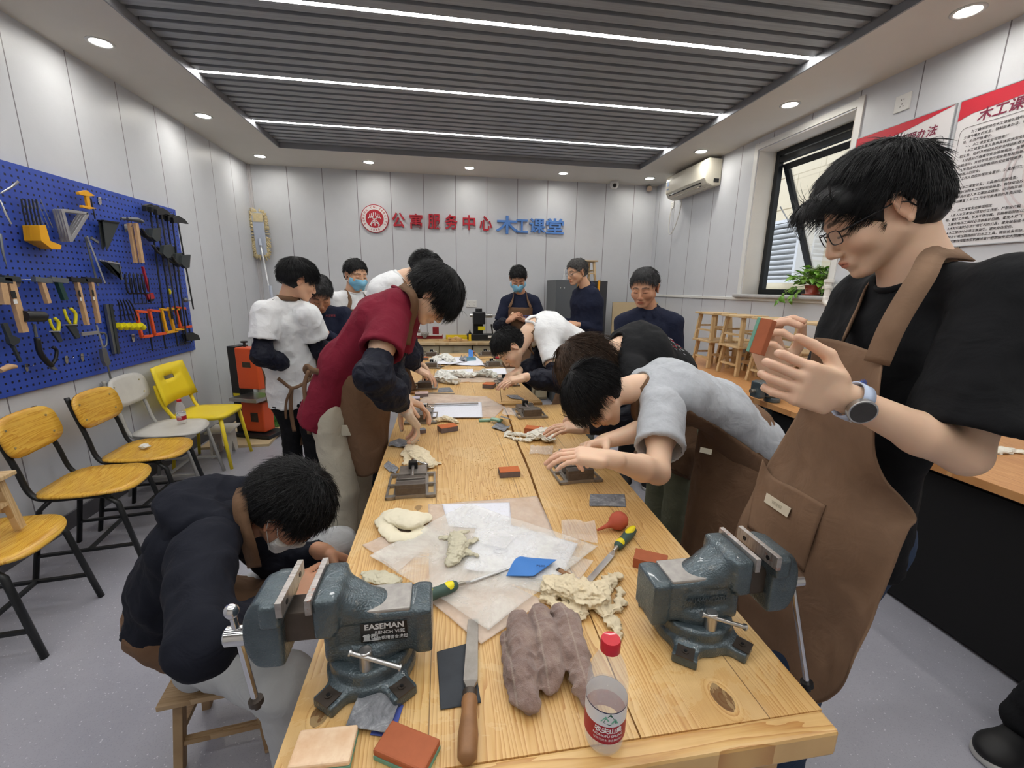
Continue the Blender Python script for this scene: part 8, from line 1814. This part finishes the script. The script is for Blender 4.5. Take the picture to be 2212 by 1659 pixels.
def old_man_left():
    Nk = atY(688, 668, 3.62); Pe = off(Nk, .0, .06, -.50); Ch = off(Nk, 0, .02, -.15); Wa = off(Nk, 0, .04, -.33)
    lat = nrm((.95, .3, 0)); shL, shR = Nk + lat*.18 + [0, 0, -.05], Nk - lat*.18 + [0, 0, -.05]
    elL, elR = off(shL, .03, -.08, -.27), off(shR, -.02, -.08, -.27); wrL, wrR = atY(702, 720, elL[1] - .14), off(elR, .12, -.2, .02)
    t, d = person('older man in a navy jacket behind the left man in white seen from behind', (Pe[0], Pe[1]), dict(c=atY(690, 636, 3.54), f=nrm((.28, -.72, -.62)), s=1.08), (Nk, Ch, Wa, Pe), ((shL, elL, wrL), (shR, elR, wrR)), stand_legs(Pe, lat), M_navy_c,
        dict(H_short, m=H_gry, th=.014, len=.04, stick=.15), skin=SK3, hands=(((-.5, -.5, .2), (0, 0, -1), (-.3, -1, 0), dict(curl=.6)),)*2, sleeve=2, sleeve_r=(.07, .066), trousers=M_trk, hres=.005, ares=.007, collar=True, strands_n=2500, srad=.0011, seed=13, fat=1.05)
    V, F = text_mesh('木工课堂', .018, .0004); q = atY(714, 682, 3.46); mesh_obj('embroidery', q + V[:, :1]*[1, .1, 0] + V[:, 1:2]*[0, 0, 1] + V[:, 2:]*[0, -1, 0], F, mat('thread_red'), t, world=True)
def white_back():
    Nk = atY(622, 648, 3.14); Pe = atY(636, 858, 3.22); Ch = atY(618, 700, 3.14); Wa = atY(625, 785, 3.18)
    shL, shR = Sj(Nk, 574, 675, .18, True), Sj(Nk, 664, 680, .17, True)
    elL = Sj(shL, 566, 770, .28, False); wrL = Sj(elL, 625, 790, .22, False); elR = Sj(shR, 690, 755, .28, False); wrR = Sj(elR, 730, 755, .20, False)
    lat = nrm(shL - shR)
    legs = ((off(Pe, -.08, 0, -.02), atY(630, 925, 3.28), atY(632, 985, 3.42)), (off(Pe, .09, 0, -.02), atY(672, 925, 3.22), atY(682, 1000, 3.36)))
    for L in legs: L[2][2] = .09; L[1][2] = .47
    t, d = person('man in a white T-shirt and black trousers seen from behind, apron tied at his back', (Pe[0], Pe[1]), dict(c=atY(646, 606, 3.12), f=nrm((.80, .48, -.36)), s=1.07), (Nk, Ch, Wa, Pe), ((shL, elL, wrL), (shR, elR, wrR)), legs, M_wht_c,
        dict(H_mop, th=.018, fringe=0), skin=SK2, hands=(((.8, .3, 0), (0, 0, -1), (0, 1, 0), dict(curl=.5)),)*2, sleeve=.62, sleeve_r=(.08, .088), trousers=M_trk, hres=.0045, ares=.006, strands_n=5000, srad=.0010, covers=(.62, .62), glass=True, seed=14, wamp=.011, hem=atY(638, 872, 3.22),
        apron=dict(bottom=off(Pe, .06, .06, -.40), top=.13, waist=Wa*.5 + Pe*.5, wrap=.04, skirt=(.13, .12, .11, .12)), latp=lat, shoe_dir=(.6, .35, 0))
    # the ties behind: a band round the waist and two hanging ends
    Mm = M_apr; b = B()
    ribbon(b, [atY(594, 812, 3.10), atY(612, 826, 3.05), atY(630, 838, 3.035), atY(650, 832, 3.05), atY(672, 818, 3.08), atY(690, 806, 3.12)], .022, None, nrmv=(0, -1, .1))
    ribbon(b, [atY(630, 838, 3.03), atY(628, 870, 3.05), atY(630, 900, 3.08), atY(636, 932, 3.09)], .026, None, nrmv=(0, -1, .1)); ribbon(b, [atY(632, 838, 3.028), atY(620, 862, 3.04), atY(617, 885, 3.07), atY(618, 905, 3.08)], .016, None, nrmv=(0, -1, .1))
    b.obj('apron_tie', Mm, t, world=True, smooth=True, solid=.004)
    q = atY(583, 649, 3.02); b = B(); b.tube([q + [-.02, 0, .008], q + [-.012, 0, -.006], q + [.0, 0, -.002], q + [.03, 0, .012]], [.001, .004, .003, .0005], 6); b.obj('chest_mark', mat('logo_dark', S(60, 62, 70), .7), t, world=True)
def maroon_man():
    Nk = atY(878, 645, 2.0); Pe = atY(722, 866, 2.05); Ch = atY(824, 690, 2.0); Wa = atY(752, 785, 2.02)
    shR, shL = Sj(Nk, 842, 700, .18, True), Sj(Nk, 872, 690, .17, False)
    elR = Sj(shR, 806, 812, .27, True); wrR = Sj(elR, 872, 880, .24, False); elL = Sj(shL, 838, 800, .26, False); wrL = Sj(elL, 872, 858, .18, True)
    for q in (wrL, wrR): q[2] = max(q[2], .87)
    legs = ((off(Pe, .0, .09, -.02), off(Pe, .06, .10, -.42), off(Pe, .04, .10, 0)), (off(Pe, .0, -.09, -.02), off(Pe, .03, -.10, -.42), off(Pe, .0, -.09, 0)))
    for L in legs: L[2][2] = .09
    gl = nrm(atY(905, 925, wrR[1] + .03) - wrR)
    t, d = person('young man in a maroon T-shirt leaning over the left side of the bench', (Pe[0], Pe[1]), dict(c=atY(936, 640, 2.0), f=nrm((.50, -.05, -.86)), up=nrm((.72, 0, .62)), s=1.02), (Nk, Ch, Wa, Pe), ((shL, elL, wrL), (shR, elR, wrR)), legs, M_mar_c,
        dict(H_mop, th=.020, len=.085, stick=.12, mess=.35, grav=.2, line=(0, .084, .040)), hands=((nrm(atY(892, 868, wrL[1]) - wrL), (0, -.3, -1), (0, -1, .3), dict(curl=.5, thumb=.5)), (gl, (.3, .2, -1), (0, 1, .3), dict(curl=.62, thumb=.6, s=1.05))), sleeve=.56, sleeve_r=(.078, .088), trousers=M_bei, glass=True,
        hres=.0038, ares=.004, strands_n=7000, srad=.0009, covers=(.45, .70), cover_r=.062, wamp=.009, hem=atY(702, 905, 2.05), seed=15, latp=(0, 1, 0), fat=.98)
    rows = [[(672, 812, 2.05), (700, 806, 1.93), (745, 800, 1.88), (795, 800, 1.90), (838, 815, 1.98)], [(700, 865, 2.0), (735, 858, 1.90), (775, 855, 1.87), (815, 862, 1.91), (845, 870, 2.0)], [(722, 925, 1.97), (755, 922, 1.90), (790, 918, 1.88), (820, 925, 1.92), (842, 935, 2.0)], [(744, 980, 1.96), (775, 985, 1.90), (800, 980, 1.89), (825, 975, 1.92), (838, 970, 1.98)], [(768, 1026, 1.96), (790, 1030, 1.91), (812, 1020, 1.90), (828, 1005, 1.93), (834, 990, 1.98)]]
    rows = [[atY(*q) for q in r] for r in rows]
    ap, G, Nn = loft(rows, 'apron', M_apr, t, n=(8, 10), amp=.016, scale=7, seed=9, solid=.004, aniso=(1, 1, .5))
    b = B(); ribbon(b, [atY(672, 812, 2.0), atY(660, 800, 2.02), atY(664, 792, 1.98), atY(676, 800, 1.93), atY(700, 806, 1.91)], .026, None, nrmv=(-.3, -1, 0)); ribbon(b, [atY(668, 800, 1.95), atY(658, 830, 1.95), atY(660, 870, 1.94), atY(664, 905, 1.94), atY(668, 938, 1.95)], .018, None, nrmv=(-.3, -1, 0)); b.obj('apron_tie', M_apr, t, world=True, smooth=True, solid=.004)
    bb = B(); o = atY(893, 640, 1.88); ribbon(bb, [atY(866, 616, 1.98), atY(888, 632, 1.90), atY(896, 662, 1.90), atY(886, 700, 1.94), atY(878, 745, 1.96)], .034, None, nrmv=(.3, -1, .1)); bb.obj('strap', M_apr, ap, world=True, smooth=True, solid=.004)
    # trouser pocket flap, and the thin glove on his right hand
    bb = B(); q = atY(744, 930, 1.90); bb.box(q, (.085, .008, .05)); bb.obj('pocket_flap', M_bei, t, world=True, bevel=.004)
    hA, tp, th = hand_ops(wrR, gl, (.3, .2, -1), (0, 1, .3), curl=.62, thumb=.6, s=1.13); V, Q = sdf_mesh(hA, .004); V = wrinkle(V, Q, .002, 60, 3); mesh_obj('thin_glove', V, Q, mat('thin_glove_latex', S(222, 200, 176), .4, alpha=.75), t, world=True, smooth=True)
def seated_man():
    C = atY(622, 1098, 1.20); Nk = atY(522, 1125, 1.20); Pe = np.array([-.76, 1.31, .40]); Ch = atY(445, 1150, 1.21); Wa = atY(392, 1235, 1.24)
    shR = Sj(Nk, 432, 1195, .19, True); shL = Sj(Nk, 512, 1120, .17, False)
    elR = Sj(shR, 436, 1392, .28, True); wrR = atY(606, 1312, 1.02); elL = Sj(shL, 590, 1215, .26, False); wrL = Sj(elL, 696, 1190, .20, True)
    kR = Sj(Pe + [.02, -.08, 0], 618, 1478, .40, True); kL = atY(728, 1180, 1.50)
    legs = ((off(Pe, .02, .10, .0), kL, np.array([kL[0] + .03, kL[1] + .05, .09])), (off(Pe, .02, -.08, .0), kR, np.array([kR[0] + .02, kR[1] + .02, .09])))
    t, d = person('seated young man in a dark hoodie bent down behind the left bench vise', (-.76, 1.31), dict(c=C, f=nrm((.62, .10, -.78)), up=nrm((.62, -.10, .78)), s=1.0), (Nk, Ch, Wa, Pe), ((shL, elL, wrL), (shR, elR, wrR)), legs, M_hood,
        dict(H_mop, th=.016, len=.055, stick=.30, mess=.5, fringe=0, crown=np.array([-.0, -.03, .125]), line=(0, .078, .045), nape=-.045, comb=(0, .1, 0), grav=.15), skin=SK3, hands=((nrm(atY(742, 1205, wrL[1] + .03) - wrL), (0, -.3, -1), (0, -1, .3), dict(curl=.6, thumb=.5)), (nrm(atY(692, 1240, wrR[1] + .06) - wrR), (0, .5, -.7), (0, .4, 1), dict(curl=.8, thumb=.5))), sleeve=2, sleeve_r=(.072, .066), trousers=M_lgt,
        hres=.0036, ares=.0042, bres=.0075, strands_n=9000, srad=.0007, collar=False, hood=True, mask=M_maskw, glass=True, seed=16, latp=(0, 1, 0), fat=.92, wamp=.012, hem=atY(376, 1302, 1.28), shoe_dir=(1, 0, 0))
    # hood hanging behind the neck
    u = nrm(Ch - Nk); A = [('add', ell(Nk + u*.09 + [0, 0, .085], (.115, .13, .055), rotm(0, .3, 0)), 0), ('add', cap(Nk + u*.02 + [.0, .095, .06], Nk + u*.15 + [0, .09, .05], .035), .03), ('add', cap(Nk + u*.02 + [.02, -.095, .05], Nk + u*.17 + [0, -.10, .05], .036), .03), ('sub', ell(Nk + u*.03 + [.03, 0, .135], (.12, .09, .06), rotm(0, .35, 0)), .02)]
    V, Q = sdf_mesh(A, .006); V = wrinkle(V, Q, .012, 14, 4); mesh_obj('hood', V, Q, M_hood, t, world=True, smooth=True)
    # apron: waist part wrapping the hips, and the neck strap
    ops = [('add', ecap(atY(374, 1310, 1.28), Pe + [.02, 0, .02], (0, 1, 0), .160, .112, .168, .118), 0), ('add', ecap(Pe + [.05, 0, .05], Pe + [.20, 0, .07], (0, 1, 0), .165, .09, .14, .06), .04), ('cut', half((0, 0, -1), (0, 0, Pe[2] + .01)), .01)]
    V, Q = sdf_mesh(ops, .008); V = wrinkle(V, Q, .012, 11, 6); ap = mesh_obj('apron', V, Q, M_apr, t, world=True, smooth=True)
    b = B(); ribbon(b, [atY(526, 1052, 1.20), atY(518, 1080, 1.13), atY(524, 1130, 1.10), atY(538, 1180, 1.10), atY(550, 1225, 1.14)], .034, None, nrmv=(.2, -1, .45)); b.obj('strap', M_apr, ap, world=True, smooth=True, solid=.004)
grey_man(); brown_hair(); white_bent(); old_man_right(); glasses_man(); masked_back(); white_left_bent(); masked_left(); old_man_left(); white_back(); maroon_man(); seated_man()
# ------------------------------------------------------------------ the leg and shoe at the lower right corner
t = thing('person', 'black-trousered leg and black shoe of a person standing outside the right edge of the photo', 'person', (1.95, .72, 0))
def leg_person():
    an = np.array([1.90, .87, .09]); an2 = np.array([1.93, .52, .09])
    A = []
    for q_ in (an, an2): A += [('add', cap(q_ + [0, 0, .01], q_ + [.05, -.10, .42], .04, .05), .0), ('add', cap(q_ + [.05, -.10, .42], [1.95, .58, .9], .06, .08), .02)]
    V, Q = sdf_mesh(A, .012); mesh_obj('body', V, Q, SK1, t, world=True, smooth=True, col=np.ones((len(V), 3)))
    A = []
    for q_ in (an, an2): A += [('add', cap(q_ + [0, 0, .03], q_ + [.05, -.10, .42], .070, .075, ), .0), ('add', cap(q_ + [.05, -.10, .42], [1.95, .58, .88], .08, .12), .02)]
    V, Q = sdf_mesh(A, .009); V = wrinkle(V, Q, .008, 14, 3); mesh_obj('trousers', V, Q, M_trk, t, world=True, smooth=True)
    for q_ in (an, an2):
        o = np.array([q_[0], q_[1], 0]); fw = nrm((-1, -.10, 0))
        A = [('add', ell(o + fw*.12 + [0, 0, .038], (.075, .055, .038)), 0), ('add', cap(o + fw*.11 + [0, 0, .04], o - fw*.02 + [0, 0, .06], .044, .048), .03), ('cut', half((0, 0, -1), (0, 0, .014)), .003)]
        V, Q = sdf_mesh(A, .005); s_ = mesh_obj('shoe', V, Q, M_shoe_b, t, world=True, smooth=True)
        A = [('add', cap(o + fw*.135 + [0, 0, .012], o - fw*.02 + [0, 0, .012], .057, .050), 0), ('cut', half((0, 0, -1), (0, 0, .001)), .001), ('cut', half((0, 0, 1), (0, 0, .026)), .002)]
        V, Q = sdf_mesh(A, .005); mesh_obj('sole', V, Q, M_sole, s_, world=True, smooth=True)
leg_person()
bpy.context.view_layer.update()
